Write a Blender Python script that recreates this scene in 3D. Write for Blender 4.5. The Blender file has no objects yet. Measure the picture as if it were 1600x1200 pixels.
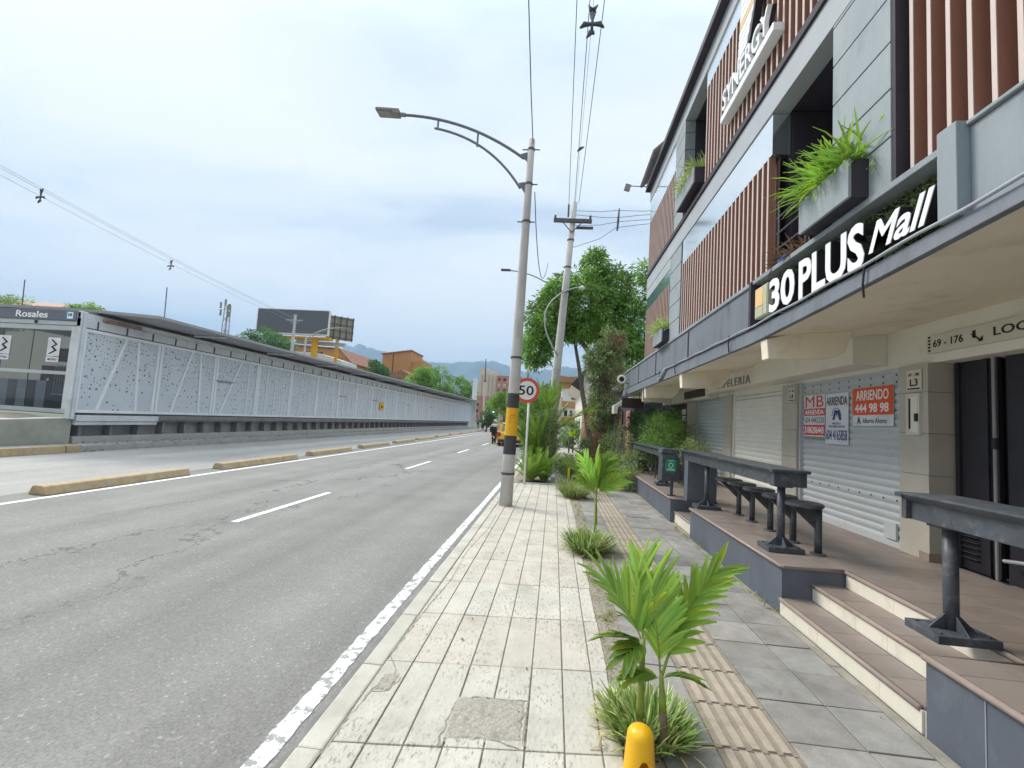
import bpy, bmesh, math, random
import numpy as np
from mathutils import Vector, Matrix
rad = math.radians
random.seed(7); RNG = np.random.default_rng(7)
SC = bpy.context.scene
COL = SC.collection

# ------------------------------------------------------------------ camera
cam_data = bpy.data.cameras.new("camera")
cam = bpy.data.objects.new("camera", cam_data); COL.objects.link(cam)
cam_data.sensor_width = 36.0
cam_data.lens = 16.065
cam_data.clip_start = 0.05
cam_data.clip_end = 30000
cam.matrix_world = Matrix(((0.9938572, -0.0541845, 0.0964984, 0),
                           (0.0917133, -0.0847653, -0.9921711, 0),
                           (0.0619400, 0.9949266, -0.0792752, 1.55),
                           (0, 0, 0, 1)))
SC.camera = cam

# ------------------------------------------------------------------ sky, sun, exposure
SUN_EL, SUN_AZ = 44.0, -64.0          # azimuth measured from +Y towards +X
world = bpy.data.worlds.new("World"); SC.world = world
world.use_nodes = True
wn, wl = world.node_tree.nodes, world.node_tree.links
wn.clear()
def W(t, **k):
    n = wn.new(t)
    for a, b in k.items(): setattr(n, a, b)
    return n
out = W('ShaderNodeOutputWorld')
sky = W('ShaderNodeTexSky', sky_type='NISHITA', sun_disc=False, sun_elevation=rad(SUN_EL), sun_rotation=rad(SUN_AZ))
bg1 = W('ShaderNodeBackground'); bg1.inputs[1].default_value = 0.10
wl.new(sky.outputs[0], bg1.inputs[0])
tc = W('ShaderNodeTexCoord')
sep = W('ShaderNodeSeparateXYZ'); wl.new(tc.outputs['Generated'], sep.inputs[0])
zz = W('ShaderNodeMath', operation='ADD'); wl.new(sep.outputs[2], zz.inputs[0]); zz.inputs[1].default_value = 0.16
zm = W('ShaderNodeMath', operation='MAXIMUM'); wl.new(zz.outputs[0], zm.inputs[0]); zm.inputs[1].default_value = 0.05
dx = W('ShaderNodeMath', operation='DIVIDE'); wl.new(sep.outputs[0], dx.inputs[0]); wl.new(zm.outputs[0], dx.inputs[1])
dy = W('ShaderNodeMath', operation='DIVIDE'); wl.new(sep.outputs[1], dy.inputs[0]); wl.new(zm.outputs[0], dy.inputs[1])
cmb = W('ShaderNodeCombineXYZ'); wl.new(dx.outputs[0], cmb.inputs[0]); wl.new(dy.outputs[0], cmb.inputs[1])
mp = W('ShaderNodeMapping'); wl.new(cmb.outputs[0], mp.inputs[0])
mp.inputs['Rotation'].default_value = (0, 0, rad(24)); mp.inputs['Scale'].default_value = (0.55, 1.0, 1); mp.inputs['Location'].default_value = (3.3, 1.4, 0)
n1 = W('ShaderNodeTexNoise'); wl.new(mp.outputs[0], n1.inputs['Vector'])
n1.inputs['Scale'].default_value = 0.85; n1.inputs['Detail'].default_value = 7; n1.inputs['Roughness'].default_value = 0.5; n1.inputs['Distortion'].default_value = 0.6
n2 = W('ShaderNodeTexNoise'); wl.new(mp.outputs[0], n2.inputs['Vector']); n2.inputs['Scale'].default_value = 3.1; n2.inputs['Detail'].default_value = 8; n2.inputs['Roughness'].default_value = 0.6; n2.inputs['Distortion'].default_value = 0.3
nmix = W('ShaderNodeMath', operation='MULTIPLY_ADD'); wl.new(n2.outputs[0], nmix.inputs[0]); nmix.inputs[1].default_value = 0.26
nof = W('ShaderNodeMath', operation='SUBTRACT'); wl.new(n1.outputs[0], nof.inputs[0]); nof.inputs[1].default_value = 0.11; wl.new(nof.outputs[0], nmix.inputs[2])
cr = W('ShaderNodeValToRGB'); wl.new(nmix.outputs[0], cr.inputs[0])
e = cr.color_ramp.elements
e[0].position = 0.38; e[0].color = (0.55, 0.65, 0.77, 1)
e[1].position = 0.60; e[1].color = (0.90, 0.94, 0.965, 1)
e2 = cr.color_ramp.elements.new(0.48); e2.color = (0.77, 0.85, 0.915, 1)
# overcast dome: brighter overhead than at the horizon
cr2 = W('ShaderNodeValToRGB'); wl.new(sep.outputs[2], cr2.inputs[0]); cr2.color_ramp.interpolation = 'EASE'
cr2.color_ramp.elements[0].position = 0.0; cr2.color_ramp.elements[0].color = (0.335,) * 3 + (1,)
cr2.color_ramp.elements[1].position = 1.0; cr2.color_ramp.elements[1].color = (1,) * 3 + (1,)
q_ = cr2.color_ramp.elements.new(0.60); q_.color = (0.345,) * 3 + (1,)
smul = W('ShaderNodeMath', operation='MULTIPLY'); wl.new(cr2.outputs[0], smul.inputs[0]); smul.inputs[1].default_value = 2.45
back = W('ShaderNodeMapRange'); wl.new(sep.outputs[1], back.inputs[0]); back.inputs[1].default_value = -0.9; back.inputs[2].default_value = 0.15; back.inputs[3].default_value = 0.62; back.inputs[4].default_value = 1.0
smul2 = W('ShaderNodeMath', operation='MULTIPLY'); wl.new(smul.outputs[0], smul2.inputs[0]); wl.new(back.outputs[0], smul2.inputs[1])   # sky dimmed behind the camera, added to darken faces turned that way
bg2 = W('ShaderNodeBackground'); wl.new(cr.outputs[0], bg2.inputs[0]); wl.new(smul2.outputs[0], bg2.inputs[1])
mixw = W('ShaderNodeMixShader'); mixw.inputs[0].default_value = 0.90
wl.new(bg1.outputs[0], mixw.inputs[1]); wl.new(bg2.outputs[0], mixw.inputs[2])
wl.new(mixw.outputs[0], out.inputs[0])

sd = bpy.data.lights.new("sun", 'SUN'); sd.energy = 2.4; sd.angle = rad(20); sd.color = (1.0, 0.93, 0.83)
sun = bpy.data.objects.new("sun", sd); COL.objects.link(sun)
sdir = Vector((math.sin(rad(SUN_AZ)) * math.cos(rad(SUN_EL)), math.cos(rad(SUN_AZ)) * math.cos(rad(SUN_EL)), math.sin(rad(SUN_EL))))
sun.rotation_euler = sdir.to_track_quat('Z', 'Y').to_euler()
sun.location = (-20, 10, 40)

SC.view_settings.view_transform = 'Standard'
SC.view_settings.look = 'None'
SC.view_settings.gamma = 1
SC.view_settings.use_curve_mapping = False
SC.view_settings.exposure = 0.62
SC.cycles.max_bounces = 6
SC.cycles.transparent_max_bounces = 12
SC.cycles.volume_bounces = 0

# ------------------------------------------------------------------ materials
MATS = {}
def mat(name, col, var=0.12, scale=3.0, rough=0.75, metal=0.0, spec=0.4, bump=0.0, bscale=60.0,
        shade=False, trans=0.0, stretch=(1, 1, 1), stain=None, stain_scale=1.5, coat=0.0, vshift=None):
    m = bpy.data.materials.new(name); m.use_nodes = True
    N, L = m.node_tree.nodes, m.node_tree.links
    N.clear()
    o = N.new('ShaderNodeOutputMaterial'); b = N.new('ShaderNodeBsdfPrincipled')
    b.inputs['Roughness'].default_value = rough; b.inputs['Metallic'].default_value = metal
    b.inputs['Specular IOR Level'].default_value = spec
    if coat: b.inputs['Coat Weight'].default_value = coat
    c = Vector(col[:3])
    geo = N.new('ShaderNodeNewGeometry')
    mpn = N.new('ShaderNodeMapping'); L.new(geo.outputs['Position'], mpn.inputs[0]); mpn.inputs['Scale'].default_value = stretch
    ns = N.new('ShaderNodeTexNoise'); L.new(mpn.outputs[0], ns.inputs['Vector'])
    ns.inputs['Scale'].default_value = scale; ns.inputs['Detail'].default_value = 8; ns.inputs['Roughness'].default_value = 0.62
    ramp = N.new('ShaderNodeValToRGB'); L.new(ns.outputs[0], ramp.inputs[0])
    ramp.color_ramp.elements[0].position = 0.3; ramp.color_ramp.elements[1].position = 0.7
    lo = c * (1 - var); hi = c * (1 + var)
    ramp.color_ramp.elements[0].color = (*lo, 1); ramp.color_ramp.elements[1].color = (min(hi[0], 1), min(hi[1], 1), min(hi[2], 1), 1)
    last = ramp.outputs[0]
    if stain:
        s2 = N.new('ShaderNodeTexNoise'); L.new(mpn.outputs[0], s2.inputs['Vector']); s2.inputs['Scale'].default_value = stain_scale
        s2.inputs['Detail'].default_value = 9; s2.inputs['Roughness'].default_value = 0.7
        r2 = N.new('ShaderNodeValToRGB'); L.new(s2.outputs[0], r2.inputs[0])
        r2.color_ramp.elements[0].position = 0.52; r2.color_ramp.elements[0].color = (0, 0, 0, 1)
        r2.color_ramp.elements[1].position = 0.72; r2.color_ramp.elements[1].color = (stain[3],) * 3 + (1,)
        mx = N.new('ShaderNodeMix'); mx.data_type = 'RGBA'
        L.new(r2.outputs[0], mx.inputs[0]); L.new(last, mx.inputs[6]); mx.inputs[7].default_value = (*stain[:3], 1)
        last = mx.outputs[2]
    if shade:
        at = N.new('ShaderNodeAttribute'); at.attribute_name = 'shade'
        mul = N.new('ShaderNodeMix'); mul.data_type = 'RGBA'; mul.blend_type = 'MULTIPLY'; mul.inputs[0].default_value = 1
        L.new(last, mul.inputs[6]); L.new(at.outputs['Color'], mul.inputs[7]); last = mul.outputs[2]
    L.new(last, b.inputs['Base Color'])
    if bump:
        nb = N.new('ShaderNodeTexNoise'); L.new(mpn.outputs[0], nb.inputs['Vector']); nb.inputs['Scale'].default_value = bscale; nb.inputs['Detail'].default_value = 5
        bp = N.new('ShaderNodeBump'); L.new(nb.outputs[0], bp.inputs['Height']); bp.inputs['Strength'].default_value = bump; bp.inputs['Distance'].default_value = 0.02
        L.new(bp.outputs[0], b.inputs['Normal'])
    if trans:
        t = N.new('ShaderNodeBsdfTranslucent'); L.new(last, t.inputs[0])
        ms = N.new('ShaderNodeMixShader'); ms.inputs[0].default_value = trans
        L.new(b.outputs[0], ms.inputs[1]); L.new(t.outputs[0], ms.inputs[2]); L.new(ms.outputs[0], o.inputs[0])
    else:
        L.new(b.outputs[0], o.inputs[0])
    MATS[name] = m
    return m

def graph(m):
    return m.node_tree.nodes, m.node_tree.links, next(n for n in m.node_tree.nodes if n.type == 'BSDF_PRINCIPLED')

# ------------------------------------------------------------------ mesh helpers
class MB:
    def __init__(self):
        self.v = []; self.f = []; self.m = []; self.s = []
    def add(self, vs, fs, m=0, sh=None):
        o = len(self.v)
        self.v += [tuple(map(float, p)) for p in vs]
        for f in fs:
            self.f.append([i + o for i in f]); self.m.append(m); self.s.append(sh)
        return self
    def box(self, x0, x1, y0, y1, z0, z1, m=0, sh=None):
        x0, x1 = sorted((x0, x1)); y0, y1 = sorted((y0, y1)); z0, z1 = sorted((z0, z1))
        v = [(x0, y0, z0), (x1, y0, z0), (x1, y1, z0), (x0, y1, z0), (x0, y0, z1), (x1, y0, z1), (x1, y1, z1), (x0, y1, z1)]
        return self.add(v, [(0, 3, 2, 1), (4, 5, 6, 7), (0, 1, 5, 4), (1, 2, 6, 5), (2, 3, 7, 6), (3, 0, 4, 7)], m, sh)
    def obox(self, c, size, R=None, m=0):
        sx, sy, sz = [s / 2 for s in size]
        v = [Vector((a * sx, b * sy, d * sz)) for d in (-1, 1) for a, b in ((-1, -1), (1, -1), (1, 1), (-1, 1))]
        if R is not None: v = [R @ p for p in v]
        v = [p + Vector(c) for p in v]
        return self.add(v, [(0, 3, 2, 1), (4, 5, 6, 7), (0, 1, 5, 4), (1, 2, 6, 5), (2, 3, 7, 6), (3, 0, 4, 7)], m)
    def prism(self, poly, a, b, axis='y', m=0):
        """poly: 2-D points in the two other axes (xz for y, yz for x, xy for z), extruded from a to b"""
        n = len(poly)
        def P(p, t):
            return {'y': (p[0], t, p[1]), 'x': (t, p[0], p[1]), 'z': (p[0], p[1], t)}[axis]
        v = [P(p, a) for p in poly] + [P(p, b) for p in poly]
        fs = [tuple(range(n)), tuple(range(2 * n - 1, n - 1, -1))]
        for i in range(n):
            j = (i + 1) % n; fs.append((i, i + n, j + n, j))
        return self.add(v, fs, m)
    def tube(self, pts, r, n=8, m=0, cap=True):
        pts = [Vector(p) for p in pts]; k = len(pts)
        rs = r if isinstance(r, (list, tuple)) else [r] * k
        o = len(self.v); up = None
        for i, p in enumerate(pts):
            t = (pts[min(i + 1, k - 1)] - pts[max(i - 1, 0)]).normalized()
            if up is None:
                up = Vector((0, 0, 1)) if abs(t.z) < 0.9 else Vector((1, 0, 0))
            a = t.cross(up).normalized(); b = a.cross(t).normalized(); up = b
            for j in range(n):
                w = 2 * math.pi * j / n
                self.v.append(tuple(p + (a * math.cos(w) + b * math.sin(w)) * rs[i]))
        for i in range(k - 1):
            for j in range(n):
                q = (j + 1) % n
                self.f.append([o + i * n + j, o + i * n + q, o + (i + 1) * n + q, o + (i + 1) * n + j]); self.m.append(m); self.s.append(None)
        if cap:
            self.f.append([o + j for j in range(n)][::-1]); self.m.append(m); self.s.append(None)
            self.f.append([o + (k - 1) * n + j for j in range(n)]); self.m.append(m); self.s.append(None)
        return self
    def lathe(self, prof, c=(0, 0, 0), n=16, m=0):
        """prof: list of (radius, z)"""
        o = len(self.v); k = len(prof)
        for r, z in prof:
            for j in range(n):
                w = 2 * math.pi * j / n
                self.v.append((c[0] + r * math.cos(w), c[1] + r * math.sin(w), c[2] + z))
        for i in range(k - 1):
            for j in range(n):
                q = (j + 1) % n
                self.f.append([o + i * n + j, o + i * n + q, o + (i + 1) * n + q, o + (i + 1) * n + j]); self.m.append(m); self.s.append(None)
        self.f.append([o + j for j in range(n)][::-1]); self.m.append(m); self.s.append(None)
        self.f.append([o + (k - 1) * n + j for j in range(n)]); self.m.append(m); self.s.append(None)
        return self
    def build_each(self, name, mats, parent=None, smooth=False, bevel=0.0, off=None, gap=.05):
        """one object for each separate piece (loose shells whose boxes nearly touch form one piece)"""
        n = len(self.v); par = list(range(n))
        def find(a):
            while par[a] != a: par[a] = par[par[a]]; a = par[a]
            return a
        for f in self.f:
            r = find(f[0])
            for i in f[1:]: par[find(i)] = r
        isl = {}
        for i in range(n): isl.setdefault(find(i), []).append(i)
        boxes = []
        for k_, ids in isl.items():
            P_ = [self.v[i] for i in ids]; boxes.append([k_, [min(p[a] for p in P_) for a in range(3)], [max(p[a] for p in P_) for a in range(3)]])
        grp = list(range(len(boxes)))
        def gf(a):
            while grp[a] != a: a = grp[a]
            return a
        for i in range(len(boxes)):
            for j in range(i):
                if all(max(boxes[i][1][a] - boxes[j][2][a], boxes[j][1][a] - boxes[i][2][a]) <= gap for a in range(3)): grp[gf(i)] = gf(j)
        g_of = {boxes[i][0]: gf(i) for i in range(len(boxes))}; objs = []
        for g in sorted(set(g_of.values())):
            q = MB(); mp_ = {}
            for f, m, s in zip(self.f, self.m, self.s):
                if g_of[find(f[0])] != g: continue
                for i in f:
                    if i not in mp_: mp_[i] = len(q.v); q.v.append(self.v[i])
                q.f.append([mp_[i] for i in f]); q.m.append(m); q.s.append(s)
            objs.append(q.build(name, mats, parent, smooth, bevel, off))
        return objs
    def build(self, name, mats, parent=None, smooth=False, bevel=0.0, off=None):
        me = bpy.data.meshes.new(name)
        ov = off if off is not None else (parent_world(parent) if parent else (0, 0, 0))
        vs = [(a - ov[0], b - ov[1], c - ov[2]) for a, b, c in self.v]
        me.from_pydata(vs, [], self.f)
        if not isinstance(mats, (list, tuple)): mats = [mats]
        for q in mats: me.materials.append(q)
        me.polygons.foreach_set('material_index', self.m)
        if any(s is not None for s in self.s):
            at = me.attributes.new('shade', 'FLOAT_COLOR', 'FACE')
            arr = np.ones((len(self.f), 4), dtype=np.float32)
            for i, s in enumerate(self.s):
                if s is not None: arr[i, :3] = s
            at.data.foreach_set('color', arr.ravel())
        if smooth: me.polygons.foreach_set('use_smooth', [True] * len(me.polygons))
        me.update()
        o = bpy.data.objects.new(name, me); COL.objects.link(o)
        if parent: o.parent = parent
        elif off is not None: o.location = off
        if bevel:
            bm_ = o.modifiers.new('bevel', 'BEVEL'); bm_.width = bevel; bm_.segments = 2; bm_.limit_method = 'ANGLE'
        return o

def parent_world(p):
    v = Vector((0, 0, 0))
    while p is not None:
        v += Vector(p.location); p = p.parent
    return v

def tag(o, label, cat, group=None):
    o['label'] = label; o['category'] = cat
    if group: o['group'] = group
    return o
def thing(name, label, cat, loc=(0, 0, 0), group=None):
    o = bpy.data.objects.new(name, None); COL.objects.link(o); o.location = loc; o.empty_display_size = 0.2
    return tag(o, label, cat, group)
def struct(o, kind='structure'):
    o['kind'] = kind; return o
def copy_tree(o, parent=None, loc=None, rz=None, label=None, sc=None):
    c = o.copy(); COL.objects.link(c); c.parent = parent
    if parent is None:
        if loc is not None: c.location = loc
        if rz is not None: c.rotation_euler[2] = rz
        if sc is not None: c.scale = sc
        if label: c['label'] = label
    for ch in list(o.children): copy_tree(ch, c)
    return c

def text_mesh(name, body, origin, u, v, w, h, mat_, parent=None, extrude=0.004, bold=0.0, shear=0.0, spacing=1.0):
    """real raised letters: left-bottom corner at origin, u = reading direction, v = up"""
    cu = bpy.data.curves.new(name, 'FONT'); cu.body = body; cu.size = 1.0; cu.resolution_u = 3
    cu.offset = bold; cu.shear = shear; cu.space_character = spacing; cu.extrude = 0.5
    to = bpy.data.objects.new(name + '_tmp', cu); COL.objects.link(to)
    dg = bpy.context.evaluated_depsgraph_get()
    me = bpy.data.meshes.new_from_object(to.evaluated_get(dg))
    bpy.data.objects.remove(to); bpy.data.curves.remove(cu)
    co = np.empty(len(me.vertices) * 3, dtype=np.float32); me.vertices.foreach_get('co', co); co = co.reshape(-1, 3)
    mn, mx = co.min(0), co.max(0)
    U, V_ = np.array(u, float), np.array(v, float); Nn = np.cross(U, V_)
    O = np.array(origin, float) - np.array(parent_world(parent) if parent else (0, 0, 0), float)
    a = (co[:, 0] - mn[0]) / (mx[0] - mn[0]) * w
    b = (co[:, 1] - mn[1]) / (mx[1] - mn[1]) * h
    c = (co[:, 2] + 0.5) * extrude
    p = O + a[:, None] * U + b[:, None] * V_ + c[:, None] * Nn
    me.vertices.foreach_set('co', p.astype(np.float32).ravel()); me.name = name
    me.materials.clear(); me.materials.append(mat_); me.update()
    o = bpy.data.objects.new(name, me); COL.objects.link(o)
    if parent: o.parent = parent
    return o

def np_mesh(name, V, F, mats, mi=None, shade=None, parent=None, smooth=False):
    """V (n,3), F (m,k) same-size faces"""
    me = bpy.data.meshes.new(name)
    V = V - np.array(parent_world(parent) if parent else (0, 0, 0), dtype=float)
    k = F.shape[1]
    me.vertices.add(len(V)); me.vertices.foreach_set('co', V.astype(np.float32).ravel())
    me.loops.add(F.size); me.loops.foreach_set('vertex_index', F.astype(np.int32).ravel())
    me.polygons.add(len(F)); me.polygons.foreach_set('loop_start', np.arange(0, F.size, k, dtype=np.int32))
    me.polygons.foreach_set('loop_total', np.full(len(F), k, dtype=np.int32))
    if not isinstance(mats, (list, tuple)): mats = [mats]
    for q in mats: me.materials.append(q)
    if mi is not None: me.polygons.foreach_set('material_index', mi.astype(np.int32))
    me.update(calc_edges=True)
    if shade is not None:
        at = me.attributes.new('shade', 'FLOAT_COLOR', 'FACE')
        arr = np.ones((len(F), 4), dtype=np.float32); arr[:, :3] = shade
        at.data.foreach_set('color', arr.ravel())
    if smooth: me.polygons.foreach_set('use_smooth', np.ones(len(F), dtype=bool))
    o = bpy.data.objects.new(name, me); COL.objects.link(o)
    if parent: o.parent = parent
    return o

def leaf_cloud(pos, dirs, length, width, rng, tint=(0.75, 1.25), warm=0.25):
    """folded four-cornered leaves; returns V, F(tri), shade"""
    n = len(pos)
    d = dirs / (np.linalg.norm(dirs, axis=1, keepdims=True) + 1e-9)
    r = rng.normal(size=(n, 3)); s = np.cross(d, r); s /= (np.linalg.norm(s, axis=1, keepdims=True) + 1e-9)
    nn = np.cross(d, s)
    L = length * rng.uniform(0.6, 1.3, (n, 1)); Wd = width * rng.uniform(0.7, 1.2, (n, 1))
    base = pos; tip = pos + d * L - nn * L * 0.12
    mid = pos + d * L * 0.45
    a = mid + s * Wd / 2 + nn * Wd * 0.18; b = mid - s * Wd / 2 + nn * Wd * 0.18
    V = np.stack([base, a, tip, b], 1).reshape(-1, 3)
    i = np.arange(n) * 4
    F = np.concatenate([np.stack([i, i + 1, i + 2], 1), np.stack([i, i + 2, i + 3], 1)])
    t = rng.uniform(tint[0], tint[1], n); wv = rng.uniform(-warm, warm, n)
    sh = np.stack([t * (1 + wv), t, t * (1 - wv * 0.8)], 1)
    return V, F, np.concatenate([sh, sh])
# ------------------------------------------------------------------ material library
# asphalt: aggregate, patches, cracks
def asphalt(name, base, crack=True):
    m = mat(name, base, var=0.10, scale=0.9, rough=0.8, spec=0.25, bump=0.35, bscale=90)
    N, L, b = graph(m)
    geo = next(n for n in N if n.type == 'NEW_GEOMETRY')
    col = b.inputs['Base Color'].links[0].from_socket
    # speckles
    vo = N.new('ShaderNodeTexVoronoi'); vo.inputs['Scale'].default_value = 68; L.new(geo.outputs['Position'], vo.inputs['Vector'])
    r = N.new('ShaderNodeValToRGB'); L.new(vo.outputs['Color'], r.inputs[0])
    r.color_ramp.elements[0].position = 0.08; r.color_ramp.elements[0].color = (0.86, 0.86, 0.86, 1)
    r.color_ramp.elements[1].position = 0.86; r.color_ramp.elements[1].color = (1.0, 1.0, 1.0, 1)
    q = r.color_ramp.elements.new(0.95); q.color = (1.5, 1.49, 1.46, 1)
    vo2 = N.new('ShaderNodeTexVoronoi'); vo2.inputs['Scale'].default_value = 110; L.new(geo.outputs['Position'], vo2.inputs['Vector'])
    r3 = N.new('ShaderNodeValToRGB'); L.new(vo2.outputs['Color'], r3.inputs[0])
    r3.color_ramp.elements[0].color = (0.78, 0.78, 0.78, 1); r3.color_ramp.elements[1].color = (1.20, 1.20, 1.20, 1)
    mx = N.new('ShaderNodeMix'); mx.data_type = 'RGBA'; mx.blend_type = 'MULTIPLY'; mx.inputs[0].default_value = 1
    L.new(col, mx.inputs[6]); L.new(r.outputs[0], mx.inputs[7])
    mx2 = N.new('ShaderNodeMix'); mx2.data_type = 'RGBA'; mx2.blend_type = 'MULTIPLY'; mx2.inputs[0].default_value = 1
    L.new(mx.outputs[2], mx2.inputs[6]); L.new(r3.outputs[0], mx2.inputs[7])
    last = mx2.outputs[2]
    tk = N.new('ShaderNodeMapping'); L.new(geo.outputs['Position'], tk.inputs[0]); tk.inputs['Scale'].default_value = (1.15, .035, 1)
    tn = N.new('ShaderNodeTexNoise'); tn.inputs['Scale'].default_value = 1.0; tn.inputs['Detail'].default_value = 3; L.new(tk.outputs[0], tn.inputs['Vector'])
    tr_ = N.new('ShaderNodeMapRange'); L.new(tn.outputs[0], tr_.inputs[0]); tr_.inputs[1].default_value = .35; tr_.inputs[2].default_value = .65; tr_.inputs[3].default_value = .84; tr_.inputs[4].default_value = 1.10
    tm = N.new('ShaderNodeVectorMath'); tm.operation = 'SCALE'; L.new(last, tm.inputs[0]); L.new(tr_.outputs[0], tm.inputs['Scale']); last = tm.outputs[0]
    if crack:
        dist = N.new('ShaderNodeTexNoise'); dist.inputs['Scale'].default_value = 1.4; dist.inputs['Detail'].default_value = 8; dist.inputs['Roughness'].default_value = 0.65; L.new(geo.outputs['Position'], dist.inputs['Vector'])
        va = N.new('ShaderNodeVectorMath'); va.operation = 'SCALE'; L.new(dist.outputs['Color'], va.inputs[0]); va.inputs['Scale'].default_value = 1.5
        vb = N.new('ShaderNodeVectorMath'); vb.operation = 'ADD'; L.new(va.outputs[0], vb.inputs[0]); L.new(geo.outputs['Position'], vb.inputs[1])
        mpn = N.new('ShaderNodeMapping'); L.new(vb.outputs[0], mpn.inputs[0]); mpn.inputs['Scale'].default_value = (0.75, 0.24, 0.01); mpn.inputs['Rotation'].default_value = (0, 0, rad(-12))
        vc = N.new('ShaderNodeTexVoronoi'); vc.feature = 'DISTANCE_TO_EDGE'; vc.inputs['Scale'].default_value = 1.0; L.new(mpn.outputs[0], vc.inputs['Vector'])
        rc = N.new('ShaderNodeValToRGB'); L.new(vc.outputs['Distance'], rc.inputs[0])
        rc.color_ramp.elements[0].position = 0.0; rc.color_ramp.elements[0].color = (1, 1, 1, 1)
        rc.color_ramp.elements[1].position = 0.011; rc.color_ramp.elements[1].color = (0, 0, 0, 1)
        # cracks only in a worn band left of the lane line and where noise allows
        sx = N.new('ShaderNodeSeparateXYZ'); L.new(geo.outputs['Position'], sx.inputs[0])
        mr = N.new('ShaderNodeMapRange'); L.new(sx.outputs[0], mr.inputs[0]); mr.inputs[1].default_value = -3.4; mr.inputs[2].default_value = -4.0; mr.inputs[3].default_value = 0; mr.inputs[4].default_value = 1
        mr2 = N.new('ShaderNodeMapRange'); L.new(sx.outputs[0], mr2.inputs[0]); mr2.inputs[1].default_value = -6.6; mr2.inputs[2].default_value = -5.6; mr2.inputs[3].default_value = 0; mr2.inputs[4].default_value = 1
        nm_ = N.new('ShaderNodeTexNoise'); nm_.inputs['Scale'].default_value = 0.7; nm_.inputs['Detail'].default_value = 4; L.new(geo.outputs['Position'], nm_.inputs['Vector'])
        rn = N.new('ShaderNodeMapRange'); L.new(nm_.outputs[0], rn.inputs[0]); rn.inputs[1].default_value = 0.30; rn.inputs[2].default_value = 0.46
        p1 = N.new('ShaderNodeMath'); p1.operation = 'MULTIPLY'; L.new(mr.outputs[0], p1.inputs[0]); L.new(mr2.outputs[0], p1.inputs[1])
        p2 = N.new('ShaderNodeMath'); p2.operation = 'MULTIPLY'; L.new(p1.outputs[0], p2.inputs[0]); L.new(rn.outputs[0], p2.inputs[1])
        p3 = N.new('ShaderNodeMath'); p3.operation = 'MULTIPLY'; L.new(p2.outputs[0], p3.inputs[0]); L.new(rc.outputs[0], p3.inputs[1])
        mk = N.new('ShaderNodeMix'); mk.data_type = 'RGBA'; L.new(p3.outputs[0], mk.inputs[0]); L.new(last, mk.inputs[6]); mk.inputs[7].default_value = (0.05, 0.05, 0.055, 1)
        last = mk.outputs[2]
    L.new(last, b.inputs['Base Color'])
    return m

def worn_paint(name, col, under, amount=0.5, scale=28):
    m = mat(name, col, var=0.06, scale=6, rough=0.7, spec=0.3, bump=0.2)
    N, L, b = graph(m)
    geo = next(n for n in N if n.type == 'NEW_GEOMETRY'); c = b.inputs['Base Color'].links[0].from_socket
    ns = N.new('ShaderNodeTexNoise'); ns.inputs['Scale'].default_value = scale; ns.inputs['Detail'].default_value = 6; ns.inputs['Roughness'].default_value = 0.7; L.new(geo.outputs['Position'], ns.inputs['Vector'])
    r = N.new('ShaderNodeValToRGB'); L.new(ns.outputs[0], r.inputs[0]); r.color_ramp.elements[0].position = amount - 0.02; r.color_ramp.elements[1].position = amount + 0.02
    mx = N.new('ShaderNodeMix'); mx.data_type = 'RGBA'; L.new(r.outputs[0], mx.inputs[0]); L.new(c, mx.inputs[6]); mx.inputs[7].default_value = (*under, 1)
    L.new(mx.outputs[2], b.inputs['Base Color'])
    return m

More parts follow.
